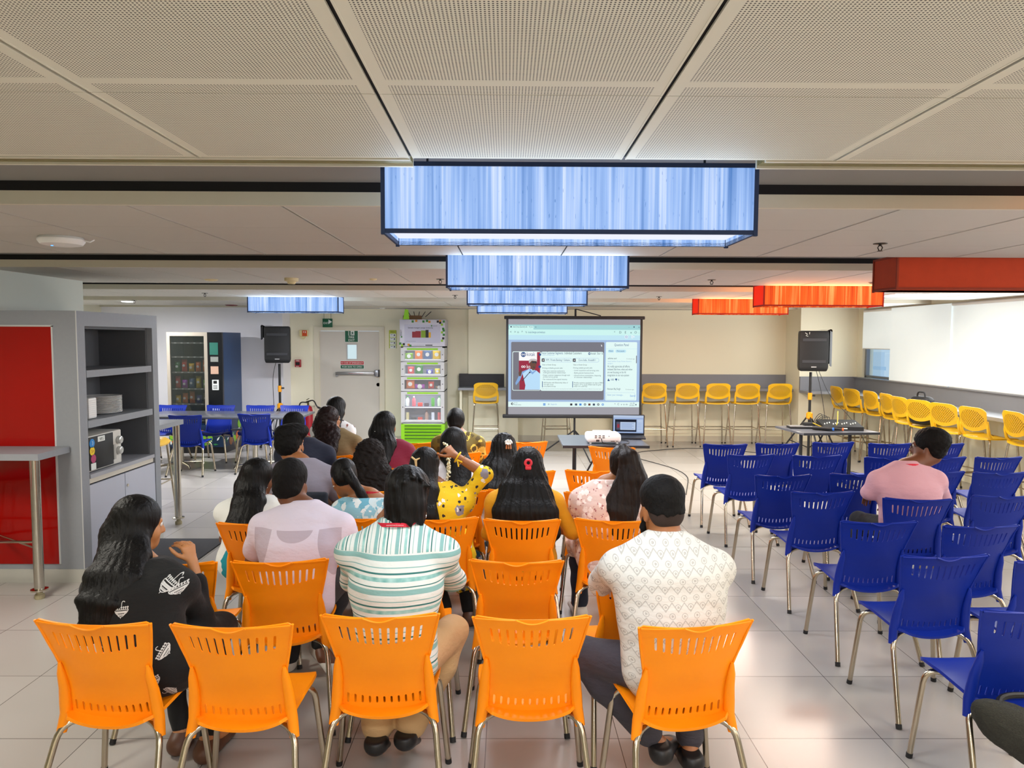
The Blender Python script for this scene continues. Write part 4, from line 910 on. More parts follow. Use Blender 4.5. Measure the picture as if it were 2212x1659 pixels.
# speaker window
rr_(536, 514, 862, 966, 18, 5, 1.5); rr_(543, 521, 856, 960, 14, 4, 2); rc(612, 521, 820, 620, 9, 2.2); rc(820, 521, 856, 620, 7, 2.2); rc(612, 620, 856, 770, 7, 2.2); rc(620, 770, 856, 956, 7, 2.1)
ci(663, 550, 29, 8, 2.5); 
for cx in (652, 675): ci(cx, 550, 11, 9, 2.7); ci(cx, 550, 6, 8, 2.9)
tx(700, 566, 'kotak', 46, 8, 2.6, 'l', 94)
for cx in (652, 675): ci(cx, 690, 13, 9, 2.7); ci(cx, 690, 7, 7, 2.9)
tx(700, 708, 'ko', 46, 9, 2.6, 'l', 40); ci(852, 690, 16, 8, 2.5); ci(854, 550, 14, 8, 2.5)
pg([(735, 720), (700, 745), (655, 770), (625, 850), (580, 905), (572, 880), (610, 800), (640, 750), (735, 712)], 13, 3)
pg([(735, 712), (815, 735), (856, 770), (856, 955), (680, 955), (688, 905), (655, 770), (700, 735)], 11, 3.2)
pg([(730, 722), (742, 752), (768, 778), (796, 752), (812, 738), (800, 730), (768, 752), (742, 716)], 13, 3.5)
pg([(730, 620), (738, 660), (752, 710), (775, 735), (800, 715), (815, 660), (820, 615)], 10, 3.4); pg([(728, 650), (726, 615), (750, 600), (790, 598), (815, 606), (822, 640), (812, 625), (760, 620), (740, 640)], 16, 3.6)
pg([(762, 628), (818, 632), (816, 652), (796, 652), (790, 640), (784, 650), (764, 648)], 14, 3.8); pg([(772, 690), (800, 694), (798, 700), (774, 698)], 14, 3.8)
pg([(615, 800), (608, 760), (625, 735), (650, 715), (645, 760), (635, 800)], 10, 3.4); pg([(646, 852), (734, 752), (739, 757), (652, 858)], 14, 3.9); ci(737, 756, 9, 14, 4)
# slide
rr_(862, 516, 1585, 968, 18, 5, 1.5)
tx(870, 545, 'Focus Customer Segments : ', 30, 8, 2, 'l', 258); tx(1136, 545, 'Individual Customers', 30, 12, 2, 'l', 196); tx(880, 562, 'illustrative only, strategy overview', 12, 13, 2, 'l', 140)
ci(1423, 537, 14, 8, 2); ci(1419, 537, 5, 5, 2.3); ci(1428, 537, 5, 5, 2.3); tx(1442, 546, 'kotak', 26, 12, 2, 'l', 54); tx(1510, 546, 'Stor 1e', 28, 6, 2, 'l', 70)
for x0, x1, s in ((876, 1220, 'WM : Private Banking + Solitaire'), (1234, 1535, 'Core India : Kotak811')):
    rr_(x0, 588, x1, 637, 22, 3, 2); rr_(x0 + 3, 591, x1 - 3, 634, 20, 5, 2.3); rr_(x0 - 2, 595, x0 + 32, 632, 4, 14, 2.6); tx(x0 + 6, 623, 'x', 30, 9, 3); tx((x0 + x1) / 2 + 12, 622, s, 25, 8, 3, 'c', 280 if x0 < 1000 else 195)
def par(x, y, lines, sz, k=12, dy=20):
    for i, (s, w) in enumerate(lines): tx(x, y + i * dy, s, sz, k, 3, 'l', w)
for x0, L in ((880, ['Value to Kotak Group:', 'Driving profitable growth with:', '- High-value customers anchored in', '  multi-generational relationships', '- Deeper customer engagement through multi', '  product across group', '- Fee revenues & low-capital intensity']), (1238, ['Value to Kotak Group:', 'Driving scalable growth with:', '- Lower acquisition and servicing costs', '- Builds granular business book', '- Lifecycle-driven monetisation, deepening', '  of customer relationships', ''])):
    ys = [674, 712, 745, 765, 794, 814, 843] if x0 < 1000 else [673, 709, 738, 767, 796, 817, 843]
    for s, y in zip(L, ys):
        if s: tx(x0, y, s, 17, 12 if y > 680 else 14, 3, 'l', len(s) * 7.6)
for x0, L in ((880, ['WM Families with Relationship Value of', '10.5 lakh crore', 'across Bank & Group']), (1229, ['Monthly customer acquisition run rate at 200K+', 'Funded 1.1M in 12.2% of Bank total SA, grew', 'at 82% YoY in 6M FY25'])):
    rc(x0, 858, x0 + 7, 928, 8, 2); par(x0 + 16, 881, [(s, len(s) * 7.4) for s in L], 17, 14, 21)
tx(876, 950, 'Notes: balances are shown as on the reporting date and include business segments of the group as defined in the annual report', 9, 4, 2, 'l', 690)
# question panel
rr_(1612, 402, 1972, 1078, 12, 5, 1); tx(1792, 448, 'Question Panel', 30, 8, 2, 'c', 165); rc(1612, 478, 1972, 481, 15, 1.5)
rr_(1636, 490, 1706, 524, 16, 15, 1.5); tx(1671, 513, 'New', 18, 8, 2, 'c'); rr_(1722, 490, 1846, 524, 16, 15, 1.5); tx(1784, 513, 'Most popular', 18, 8, 2, 'c', 88)
tx(1635, 600, 'ashima suri', 24, 12, 2, 'l', 102); tx(1848, 601, '12 minutes ago', 13, 4, 2, 'l', 94); tx(1635, 630, 'Retail Liabilities Group, Mumbai, Branch 2', 13, 13, 2, 'l', 270); tx(1635, 655, 'gurgaon', 14, 13, 2)
for i, (s, w) in enumerate((('Hi, really appreciate all efforts', 255), ('initiated. But how, what and when', 285), ('are we focusing on for AI', 212), ('integration in our eco-system', 248))): tx(1633, 694 + i * 34, s, 26, 6, 2, 'l', w)
rr_(1636, 838, 1660, 852, 4, 8, 2); pg([(1640, 838), (1646, 824), (1652, 826), (1650, 838)], 8, 2); tx(1668, 846, '183', 22, 8, 2); rr_(1723, 824, 1747, 838, 4, 8, 2); pg([(1728, 838), (1736, 852), (1742, 850), (1738, 838)], 8, 2); tx(1756, 846, '6', 22, 8, 2)
rc(1961, 558, 1970, 645, 4, 1.5); tx(1632, 954, 'Hemant Raj Singh', 24, 12, 2, 'l', 152); tx(1842, 955, '15 minutes ago', 13, 4, 2, 'l', 96)
rr_(1620, 985, 1952, 1070, 10, 3, 1.5); rr_(1622, 987, 1950, 1068, 9, 5, 1.8); tx(1636, 1022, 'Enter your message...', 22, 13, 2, 'l', 185); tx(1896, 1033, 'Send', 24, 17, 2)
# task bar
ci(537, 1120, 14, 14, 1); ci(540, 1120, 7, 5, 1.5); tx(558, 1116, '31°C', 14, 8, 1); tx(555, 1136, 'Mostly sunny', 14, 12, 1, 'l', 84)
for i in range(4): rc(895 + 14 * (i % 2), 1113 + 14 * (i // 2), 907 + 14 * (i % 2), 1125 + 14 * (i // 2), 17, 1)
ci(958, 1124, 8, 12, 1); ci(958, 1124, 5, 5, 1.5); tx(980, 1133, 'Search', 20, 13, 1)
for i, x in enumerate((1206, 1262, 1312, 1364, 1416, 1468, 1518, 1570)):
    k = (14, 6, 17, 12, 10, 6, 14, 17)[i]
    if i in (3, 6, 7): ci(x + 14, 1125, 13, k, 1); ci(x + 14, 1125, 6, 5, 1.5)
    else: rr_(x, 1114, x + 26, 1138, 4, k, 1)
for x, s in ((1718, '^'), (1752, 'C'), (1793, 'v'), (1820, 'o'), (1848, 'm')): tx(x, 1132, s, 24, 6, 1)
tx(1898, 1118, '3:31 PM', 16, 12, 1, 'l', 52); tx(1892, 1140, '5/5/2025', 16, 12, 1, 'l', 58); rr_(1962, 1118, 1974, 1134, 2, 6, 1)
b.build('projected_picture', pm, r, smooth=False)

# ---- projector and laptop
o = empty('projector', 'white projector on the small table with its rear sockets facing the viewer', 'projector', (1.02, 7.5, .72))
b = MB(); b.rbox((0, 0, .062), (.36, .25, .095), .03, 3); b.build('body', white, o); b = MB(); b.rbox((0, .02, .112), (.2, .16, .02), .009); b.build('top_cover', mat('projector_grey', 'D5D6D8', .4), o)
for sx in (-1, 1): MB().lathe([(0, 0), (.012, 0), (.012, .02)], 10, (sx * .14, -.09, 0)).build('foot', white, o)
b = MB(); sk = mat('socket_dark', '2A2426', .5)
for i in range(3):
    for j in range(2): b.b2((-.1 + i * .04, -.127, .065 + j * .02), (-.075 + i * .04, -.124, .074 + j * .02))
b.b2((-.085, -.127, .028), (-.05, -.124, .048)); b.b2((.07, -.127, .03), (.11, -.124, .036)); b.b2((.125, -.127, .03), (.14, -.124, .036)); b.lathe([(0, .001), (.005, .001)], 8, (.05, -.125, .085), Matrix.Rotation(R(90), 3, 'X'))
b.build('sockets', sk, o, smooth=False); MB().lathe([(0, .13), (.035, .135), (.04, .11)], 20, (.08, -.005, .06), Matrix.Rotation(R(-90), 3, 'X')).build('lens', mat('lens_dark', '101018', .1), o)
tag(MB().tube(fillet([(.99, 7.37, .78), (.99, 7.3, .74), (1.1, 7.32, .726), (1.28, 7.4, .726), (1.32, 7.6, .726), (1.2, 7.7, .726)], .05), .005, 6).build('cable', black), 'black cable looping on the table from the projector to the laptop', 'cable')
o = empty('laptop', 'open dark laptop behind the projector mirroring the webcast', 'laptop', (1.36, 7.86, .72), -.12)
MB().rbox((0, 0, .011), (.36, .25, .02), .006).build('base', mat('laptop_dark', '1B1D24', .4), o)
q = empty('lid'); q.parent = o; q.location = (0, .12, .018); q.rotation_euler = (R(-12), 0, 0)
q = MB().rbox((0, .12, .018 + .115), (.36, .012, .23), .005, rot=None).build('lid', mat('laptop_dark', '1B1D24', .4), o)
for e in [e for e in bpy.data.objects if e.type == 'EMPTY' and e.parent == o]: bpy.data.objects.remove(e)
b = MB()
def ls(x0, z0, x1, z1, k, l): b.add([(x0, .1135 - l * .0004, z0), (x1, .1135 - l * .0004, z0), (x1, .1135 - l * .0004, z1), (x0, .1135 - l * .0004, z1)], [(0, 1, 2, 3)], k)
ls(-.168, .04, .168, .24, 0, 0); ls(-.168, .215, .168, .24, 1, 1); ls(-.15, .055, .09, .195, 2, 1); ls(-.135, .075, .08, .165, 1, 2); ls(-.135, .075, -.09, .165, 3, 3); ls(-.125, .1, -.1, .14, 4, 4); ls(.1, .055, .16, .195, 1, 1)
for i in range(5): ls(-.08, .09 + i * .014, .06 - .02 * (i % 2), .095 + i * .014, 5, 3); ls(.105, .08 + i * .018, .15, .086 + i * .018, 0, 2)
b.build('display', [emis('laptop_blue', 'A9C0EA', .9), emis('laptop_pale', 'C6D8F4', .9), emis('laptop_dark_px', '1A2030', .9), emis('laptop_dim', '5A5A70', .9), emis('laptop_red', 'A03A4A', .9), emis('laptop_text', '8AA6D8', .9)], q, smooth=False)
MB().b2((-.15, -.02, .021), (.15, .09, .0225)).build('keyboard', mat('keys', '0E0F12', .5), o, smooth=False)

# ---- audio gear on the right table
tz = .72
o = empty('audio_mixer', 'black audio mixing console with cables on the right folding table', 'mixer', (4.12, 8.72, tz), -.12)
b = MB(); b.poly([(-.16, 0), (.16, 0), (.16, .1), (-.16, .045)], .46, (-.23, 0, 0), V((0, 1, 0)), UZ); b.build('console', black, o, smooth=False)
for i in range(12): MB().box((-.195 + i * .034, -.06 + .02 * (i % 3), .068 + .006 * (i % 3)), (.009, .014, .014), (.17, 0, 0)).build('fader', swhite, o, smooth=False)
MB().b2((-.03, -.163, .018), (.04, -.16, .03)).build('badge', swhite, o, smooth=False)
MB().rbox((.02, .18, .04), (.3, .1, .08), .005).build('receiver', black, o)
o = empty('keyboard_controller', 'long flat silver and black box at the left of the audio table', 'audio device', (3.68, 8.8, tz), -.08); MB().rbox((0, 0, .012), (.32, .16, .024), .004).build('body', black, o); MB().rbox((0, 0, .026), (.31, .15, .006), .002).build('top', mat('alu', 'A5A5A8', .35, .7), o)
tag(MB().rbox((3.78, 8.84, tz + .048), (.13, .1, .035), .006).build('power_adapter', black), 'black power adapter on the flat silver box', 'adapter')
for i, (x, y, c, nm) in enumerate(((3.85, 8.55, '2A6AC8', 'blue'), (3.95, 8.52, 'E0622A', 'orange'))):
    o = empty('microphone', 'black handheld microphone with a %s end cap on the audio table' % nm, 'microphone', (x, y, tz + .026), .9 + .1 * i)
    MB().tube([(0, .13, 0), (0, .09, 0), (0, -.1, 0)], [.023, .025, .018], 14).build('grip', black, o); MB().tube([(0, -.1, 0), (0, -.115, 0)], .0195, 14).build('end_cap', mat('cap_' + nm, c, .4), o)
cable([(3.8, 8.75, tz + .07), (3.92, 8.66, tz + .01), (4.05, 8.62, tz + .03), (4.12, 8.78, tz + .24), (4.16, 8.85, tz + .16)], .005, mat('yellow_cable', 'D8B01E', .4), 'yellow cable arching over the audio mixer', fil=.12)
for k in range(4): cable([(3.98 + k * .02, 8.85, tz + .06), (3.97 + k * .04, 8.9, tz + .2 - k * .02), (3.9 + k * .02, 8.94, tz + .1), (3.88, 8.98, tz - .1), (3.9, 8.98, .3)], .004, black, ('first', 'second', 'third', 'fourth')[k] + ' thin black wire of the bundle behind the audio mixer', 'cable', .08)
# backpack on a stool
o = empty('backpack', 'black backpack sitting on a yellow stool by the window counter', 'backpack', (5.22, 8.82, .765), -1.3)
bpk = mat('black_nylon', '121214', .6, bump=.3, bs=30)
b = MB(); b.rbox((0, -.03, .18), (.3, .16, .36), .07, 4); b.build('bag', bpk, o); MB().rbox((0, .08, .12), (.24, .06, .2), .03, 3).build('pocket', bpk, o); MB().tube(fillet([(-.06, -.05, .35), (-.05, -.05, .41), (.05, -.05, .41), (.06, -.05, .35)], .03), .01, 6).build('handle', bpk, o)
# ================================================================== CHAIR POSITIONS
ORANGE = [
    (-1.692, 2.498, -1.266, 2.467, 'under the woman in the black kurta, front left'),
    (-1.194, 2.459, -0.754, 2.460, 'empty, nearest row, second from left'),
    (-0.674, 2.544, -0.253, 2.559, 'under the man in the teal striped shirt'),
    (-0.123, 2.529, 0.313, 2.539, 'empty, nearest row, between the striped and white shirts'),
    (0.468, 2.435, 0.899, 2.506, 'under the man in the white patterned shirt'),
    (-1.246, 3.167, -0.822, 3.210, 'under the man in the pale lilac shirt'),
    (-0.687, 3.157, -0.263, 3.159, 'empty, directly in front of the teal striped shirt'),
    (-0.165, 3.200, 0.257, 3.189, 'empty, second row, directly behind the mustard dress'),
    (0.392, 2.939, 0.795, 3.012, 'empty, in front of the man in white'),
    (-1.737, 3.144, -1.316, 3.160, 'empty, right beside the woman in the black kurta'),
    (-1.578, 3.844, -1.171, 3.867, 'under the woman in the white and teal saree'),
    (-1.031, 3.969, -0.603, 3.973, 'under the woman in the light blue kurta'),
    (-0.581, 3.932, -0.168, 3.977, 'under the woman in the yellow printed kurta'),
    (-0.127, 3.936, 0.301, 3.929, 'under the woman in mustard with a red hair clip'),
    (0.385, 3.961, 0.811, 3.903, 'under the woman with the long ponytail'),
    (-1.628, 4.575, -1.216, 4.607, 'under the man in the grey shirt'),
    (-0.556, 4.657, -0.130, 4.691, 'under the woman in the white floral dress'),
    (-0.131, 4.720, 0.292, 4.725, 'under the woman in white with a flower clip'),
    (0.389, 4.654, 0.804, 4.616, 'empty, in front of the ponytailed woman'),
    (-1.761, 6.069, -1.339, 6.101, 'under the woman in the brown shirt'),
    (-1.337, 6.005, -0.984, 6.034, 'empty, right of the brown shirt'),
    (-0.195, 6.120, 0.232, 6.128, 'empty, in front of the white flower clip'),
    (-0.661, 6.237, -0.225, 6.296, 'under the woman in the gold printed dress'),
    (-0.044, 5.408, 0.362, 5.414, 'empty, right of the flower clip'),
    (0.462, 5.454, 0.877, 5.421, 'empty, second in front of the ponytailed woman'),
    (0.778, 6.671, 1.193, 6.565, 'empty, right at the projector table'),
    (-0.030, 6.957, 0.400, 6.966, 'empty, front row left of the projector table'),
    (-0.574, 6.915, -0.144, 6.955, 'empty, front row right of the gold printed dress'),
    (-1.133, 6.842, -0.711, 6.881, 'empty, front row before the green cabinet base'),
    (-1.124, 5.529, -0.743, 5.535, 'under the woman in the maroon top'),
    (-1.115, 4.679, -0.716, 4.684, 'under the woman with curly brown hair'),
]
BLUE = [
    (1.919, 6.827, 2.330, 6.835, 'farthest row, first by the aisle'),
    (2.429, 6.883, 2.882, 6.892, 'farthest row, second from the aisle'),
    (3.022, 6.957, 3.471, 6.997, 'farthest row, third from the aisle'),
    (3.558, 6.905, 3.997, 6.914, 'farthest row, left of the head in glasses'),
    (4.080, 6.916, 4.521, 6.924, 'farthest row, right of the head in glasses'),
    (1.960, 6.182, 2.360, 6.214, 'second farthest row, first by the aisle'),
    (2.513, 6.167, 2.951, 6.175, 'second farthest row, second from the aisle'),
    (3.105, 6.079, 3.536, 6.087, 'second farthest row, left of the pink shirt'),
    (3.577, 6.087, 4.025, 6.119, 'second farthest row, right of the pink shirt'),
    (4.068, 6.096, 4.526, 6.128, 'second farthest row, at the right border'),
    (1.859, 5.249, 2.298, 5.273, 'middle row, first by the aisle'),
    (2.454, 5.321, 2.895, 5.327, 'middle row, left of the pink shirt'),
    (3.114, 5.396, 3.574, 5.431, 'middle row, mostly behind the pink shirt'),
    (3.582, 5.383, 4.034, 5.409, 'middle row, at the right border'),
    (1.908, 4.671, 2.332, 4.690, 'by the aisle, beside the pink shirt row'),
    (2.426, 4.497, 2.855, 4.462, 'under the man in the pink shirt'),
    (3.055, 4.572, 3.486, 4.590, 'right of the man in the pink shirt'),
    (1.871, 3.907, 2.311, 3.906, 'directly behind the man in pink, by the aisle'),
    (2.379, 3.813, 2.844, 3.834, 'second row from the viewer, right side'),
    (1.860, 3.268, 2.294, 3.292, 'near row by the aisle, whole back in view'),
    (2.347, 3.187, 2.771, 3.203, 'near row, cut by the right border'),
    (1.795, 2.601, 2.225, 2.616, 'nearest, in front of the black bag at the border'),
]
for *p, d in ORANGE: chair(CH_O, *p, 'orange plastic chair ' + d)
for *p, d in BLUE: chair(CH_B, *p, 'blue plastic chair ' + d)
# blue chairs around the dining table (the far ones face the viewer)
for x, d in ((-4.28, 'in front of the vending machine'), (-3.69, 'in front of the left loudspeaker'), (-3.18, 'in front of the fire extinguisher'), (-5.0, 'half hidden by the serving unit')):
    chair(CH_B, x + .215, 10.63, x - .215, 10.65, 'blue plastic chair across the dining table, ' + d)
for x, y, d in ((-4.2, 9.24, 'left'), (-3.37, 9.43, 'right')): chair(CH_B, x - .22, y, x + .22, y + .01, 'blue plastic chair on the near side of the dining table, %s one' % d)
# black bag at the photo's corner
o = empty('tote_bag', 'black fuzzy bag hanging under the nearest blue chair, lower right photo corner', 'bag', (2.06, 2.56, .325))
t = NT('black_fuzzy_cloth'); n = t.noise(t.mapv(t.co(), (1, 1, 3)), 140, 4); t.set('Base Color', t.mix(n, lin('0B0C0A'), lin('3A3A30'))); t.set('Roughness', .95); t.bump(n, .8, .01)
b = MB(); M_ = Euler((0, .42, 0)).to_matrix()
b.grid(lambda u, v: M_ @ V((.34 * -cos(pi * v), (.09 + .006 * sin(9 * u * 6.28 + 14 * v)) * sin(2 * pi * u) * sin(pi * v) ** .9, (.1 + .006 * sin(7 * u * 6.28 + 21 * v)) * cos(2 * pi * u) * sin(pi * v) ** .95 - .03 * sin(pi * v))), 24, 22)
b.build('bag', t.m, o)
MB().tube(fillet([(-.22, 0, .12), (-.16, .08, .135), (.1, .08, .13), (.2, .0, .0)], .08), .012, 8).build('handle', black, o)
# ================================================================== PEOPLE
# Bodies and clothes are smooth unions of tapered limbs turned into one closed surface each (surface nets).
class SDF:
    def __init__(s, vox): s.vox = vox; s.pr = []; s.clips = []; s.disp = None; s.jit = 0
    def cap(s, a, b, ra, rb=None, k=.02): s.pr.append(('c', V(a), V(b), ra, ra if rb is None else rb, k)); return s
    def chain(s, pts, rs, k=.02):
        for i in range(len(pts) - 1): s.cap(pts[i], pts[i + 1], rs[i], rs[i + 1], k)
        return s
    def ell(s, c, r, M=None, k=.02): s.pr.append(('e', V(c), V(r), M, None, k)); return s
    def ecap(s, a, b, ra, rb, ax, k=.03): s.pr.append(('q', V(a), V(b), ra, rb, k, V(ax))); return s     # elliptic section (lateral, depth)
    def sub(s, c, r, M=None, k=.02): s.pr.append(('s', V(c), V(r), M, None, k)); return s
    def clip(s, p, n): s.clips.append((V(p), V(n).normalized())); return s
    def grow(s, d):
        for i, p in enumerate(s.pr):
            p = list(p)
            if p[0] == 'c': p[3] += d; p[4] += d
            elif p[0] == 'e': p[2] = p[2] + V((d, d, d))
            elif p[0] == 'q': p[3] = (p[3][0] + d, p[3][1] + d); p[4] = (p[4][0] + d, p[4][1] + d)
            s.pr[i] = tuple(p)
        return s
    def bounds(s):
        lo, hi = np.full(3, 1e9), np.full(3, -1e9)
        for p in s.pr:
            if p[0] == 's': continue
            if p[0] == 'e': r = max(p[2]); pts = [p[1]]; rr = [r]
            elif p[0] == 'c': pts = [p[1], p[2]]; rr = [p[3], p[4]]
            else: pts = [p[1], p[2]]; rr = [max(p[3]), max(p[4])]
            for q, r in zip(pts, rr): lo = np.minimum(lo, np.array(q) - r); hi = np.maximum(hi, np.array(q) + r)
        return lo, hi
    def mesh(s):
        v = s.vox; lo, hi = s.bounds(); m = .02 + 3 * v; lo -= m; hi += m
        n = np.ceil((hi - lo) / v).astype(int) + 1
        F = np.full(n, .2, dtype=np.float32); ax = [lo[i] + np.arange(n[i]) * v for i in range(3)]
        for p in s.pr:
            k = p[5]; mg = m + k
            if p[0] in 'es': b0 = np.array(p[1]) - max(p[2]) - mg; b1 = np.array(p[1]) + max(p[2]) + mg
            else:
                r = max(max(p[3]) if p[0] == 'q' else p[3], max(p[4]) if p[0] == 'q' else p[4]) + mg
                b0 = np.minimum(p[1], p[2]) - r; b1 = np.maximum(p[1], p[2]) + r
            i0 = np.maximum(0, np.floor((b0 - lo) / v).astype(int)); i1 = np.minimum(n, np.ceil((b1 - lo) / v).astype(int) + 1)
            if (i1 <= i0).any(): continue
            X, Y, Z = np.meshgrid(*[ax[i][i0[i]:i1[i]] for i in range(3)], indexing='ij')
            a = p[1]; x, y, z = X - a.x, Y - a.y, Z - a.z
            if p[0] in 'es':
                r = p[2]
                if p[3] is not None:
                    M = np.array(p[3].inverted()); x, y, z = [M[i, 0] * x + M[i, 1] * y + M[i, 2] * z for i in range(3)]
                k0 = np.sqrt((x / r.x) ** 2 + (y / r.y) ** 2 + (z / r.z) ** 2); k1 = np.sqrt((x / r.x ** 2) ** 2 + (y / r.y ** 2) ** 2 + (z / r.z ** 2) ** 2)
                d = k0 * (k0 - 1) / np.maximum(k1, 1e-6)
            else:
                ab = p[2] - a; L2 = max(ab.length_squared, 1e-9); t = np.clip((x * ab.x + y * ab.y + z * ab.z) / L2, 0, 1)
                x, y, z = x - t * ab.x, y - t * ab.y, z - t * ab.z
                if p[0] == 'c': d = np.sqrt(x * x + y * y + z * z) - (p[3] + (p[4] - p[3]) * t)
                else:
                    w = ab.normalized(); e = (p[6] - w * p[6].dot(w)).normalized(); f = w.cross(e)
                    A = p[3][0] + (p[4][0] - p[3][0]) * t; B = p[3][1] + (p[4][1] - p[3][1]) * t
                    qe, qf, qw = x * e.x + y * e.y + z * e.z, x * f.x + y * f.y + z * f.z, x * w.x + y * w.y + z * w.z
                    mB = np.minimum(A, B)
                    k0 = np.sqrt((qe / A) ** 2 + (qf / B) ** 2 + (qw / mB) ** 2); k1 = np.sqrt((qe / A ** 2) ** 2 + (qf / B ** 2) ** 2 + (qw / mB ** 2) ** 2)
                    d = k0 * (k0 - 1) / np.maximum(k1, 1e-6)
            S = F[i0[0]:i1[0], i0[1]:i1[1], i0[2]:i1[2]]
            if p[0] == 's':
                h = np.maximum(k - np.abs(S + d), 0) / k; S[:] = np.maximum(S, -d) + h * h * k * .25
            else:
                h = np.maximum(k - np.abs(S - d), 0) / k; S[:] = np.minimum(S, d) - h * h * k * .25
        if s.disp or s.clips:
            X, Y, Z = np.meshgrid(*ax, indexing='ij')
            if s.disp: F += s.disp(X, Y, Z).astype(np.float32)
            for p, nn in s.clips:
                pl = (X - p.x) * nn.x + (Y - p.y) * nn.y + (Z - p.z) * nn.z
                if s.jit: pl += s.jit * (np.sin(110 * X + 3 * np.sin(57 * Y)) + .7 * np.sin(190 * X + 90 * Y + 1))
                F = np.maximum(F, pl).astype(np.float32)
        return nets(F, lo, v)
def nets(F, lo, v):
    neg = F < 0; nx, ny, nz = F.shape
    C = np.zeros((nx - 1, ny - 1, nz - 1), dtype=np.int8)
    for i in (0, 1):
        for j in (0, 1):
            for k in (0, 1): C += neg[i:nx - 1 + i, j:ny - 1 + j, k:nz - 1 + k]
    act = (C > 0) & (C < 8); ids = np.argwhere(act); idx = np.full(act.shape, -1, dtype=np.int32); idx[act] = np.arange(len(ids))
    P = np.zeros((len(ids), 3)); W_ = np.zeros(len(ids)); I, J, K = ids.T
    cor = [(i, j, k) for i in (0, 1) for j in (0, 1) for k in (0, 1)]
    for a in range(8):
        for b in range(a + 1, 8):
            ca, cb = cor[a], cor[b]
            if sum(abs(p - q) for p, q in zip(ca, cb)) != 1: continue
            fa = F[I + ca[0], J + ca[1], K + ca[2]]; fb = F[I + cb[0], J + cb[1], K + cb[2]]
            m = (fa < 0) != (fb < 0); t = np.where(m, fa / np.where(m, fa - fb, 1), 0)
            for c in range(3): P[:, c] += np.where(m, ca[c] + t * (cb[c] - ca[c]), 0)
            W_ += m
    P = (P / W_[:, None] + ids) * v + lo
    faces = []
    for axn in range(3):
        sl0 = [slice(None)] * 3; sl1 = [slice(None)] * 3; sl0[axn] = slice(0, -1); sl1[axn] = slice(1, None)
        A, B = neg[tuple(sl0)], neg[tuple(sl1)]; e = np.argwhere(A != B); u, w = [(1, 2), (2, 0), (0, 1)][axn]
        e = e[(e[:, u] > 0) & (e[:, w] > 0) & (e[:, u] < F.shape[u] - 1) & (e[:, w] < F.shape[w] - 1)]
        inside = A[tuple(e.T)]
        def g(du, dw): q = e.copy(); q[:, u] -= du; q[:, w] -= dw; return idx[tuple(q.T)]
        q = np.stack([g(1, 1), g(0, 1), g(0, 0), g(1, 0)], 1); q[~inside] = q[~inside][:, ::-1]
        faces.append(q)
    return P, np.concatenate(faces)
def mesh_obj(name, P, Q, m, parent, relax=1):
    if relax:                                   # a light smoothing pass
        for _ in range(relax):
            S = np.zeros_like(P); c = np.zeros(len(P))
            for i in range(4):
                a, b = Q[:, i], Q[:, (i + 1) % 4]; np.add.at(S, a, P[b]); np.add.at(c, a, 1)
            P = P * .5 + .5 * S / np.maximum(c, 1)[:, None]
    me = bpy.data.meshes.new(name); me.vertices.add(len(P)); me.vertices.foreach_set('co', P.astype(np.float32).ravel())
    me.loops.add(Q.size); me.loops.foreach_set('vertex_index', Q.astype(np.int32).ravel())
    me.polygons.add(len(Q)); me.polygons.foreach_set('loop_start', np.arange(0, Q.size, 4, dtype=np.int32)); me.update(calc_edges=True)
    me.polygons.foreach_set('use_smooth', [True] * len(Q)); me.materials.append(m)
    o = bpy.data.objects.new(name, me); COL.objects.link(o); o.parent = parent; return o

# ---- cloth, skin and hair surfaces
def skin_mat(nm, c):
    t = NT(nm); n = t.noise(t.co(), 24, 3); cc = lin(c)
    t.set('Base Color', t.mix(n, tuple(x * .82 for x in cc[:3]) + (1,), tuple(min(1, x * 1.1) for x in cc[:3]) + (1,))); t.set('Roughness', .5); t.set('Subsurface Weight', .08); t.set('Subsurface Radius', (.012, .005, .003)); t.set('Subsurface Scale', .5)
    t.bump(t.noise(t.co(), 300, 2), .08, .001); return t.m
SK = {'m': skin_mat('skin_brown', '9A6238'), 'd': skin_mat('skin_deep_brown', '6E4228'), 'l': skin_mat('skin_tan', 'B97F50')}
def hair_mat(nm, lo, hi, curl=0):
    t = NT(nm); co = t.co(); n = t.noise(t.mapv(co, (95, 95, 7 if not curl else 60)), 1, 3)
    t.set('Base Color', t.mix(n, lin(lo), lin(hi))); t.set('Roughness', .5 if not curl else .75); t.set('Specular IOR Level', .22); t.bump(n, .7, .006); return t.m
HR = {'black': hair_mat('black_hair', '020202', '0B0908'), 'brown': hair_mat('brown_black_hair', '060403', '22150F'), 'curly': hair_mat('curly_dark_hair', '040303', '1A110C', 1), 'short': hair_mat('short_black_hair', '030303', '0C0A09', 1), 'aub': hair_mat('auburn_black_hair', '050303', '261210')}
def cloth(nm, col, wr=.25, rough=.85, lo=None):
    t = NT(nm); co = t.co(); c = lin(col); n = t.noise(co, 4, 3); l = lin(lo) if lo else tuple(x * .9 for x in c[:3]) + (1,)
    t.set('Base Color', t.mix(n, l, c)); t.set('Roughness', rough); t.set('Sheen Weight', .05)
    t.bump(t.math('ADD', t.noise(t.mapv(co, (1, 1, 2.4)), 9, 4), t.math('MULTIPLY', t.noise(co, 700, 1), .03)), wr, .03); return t.m
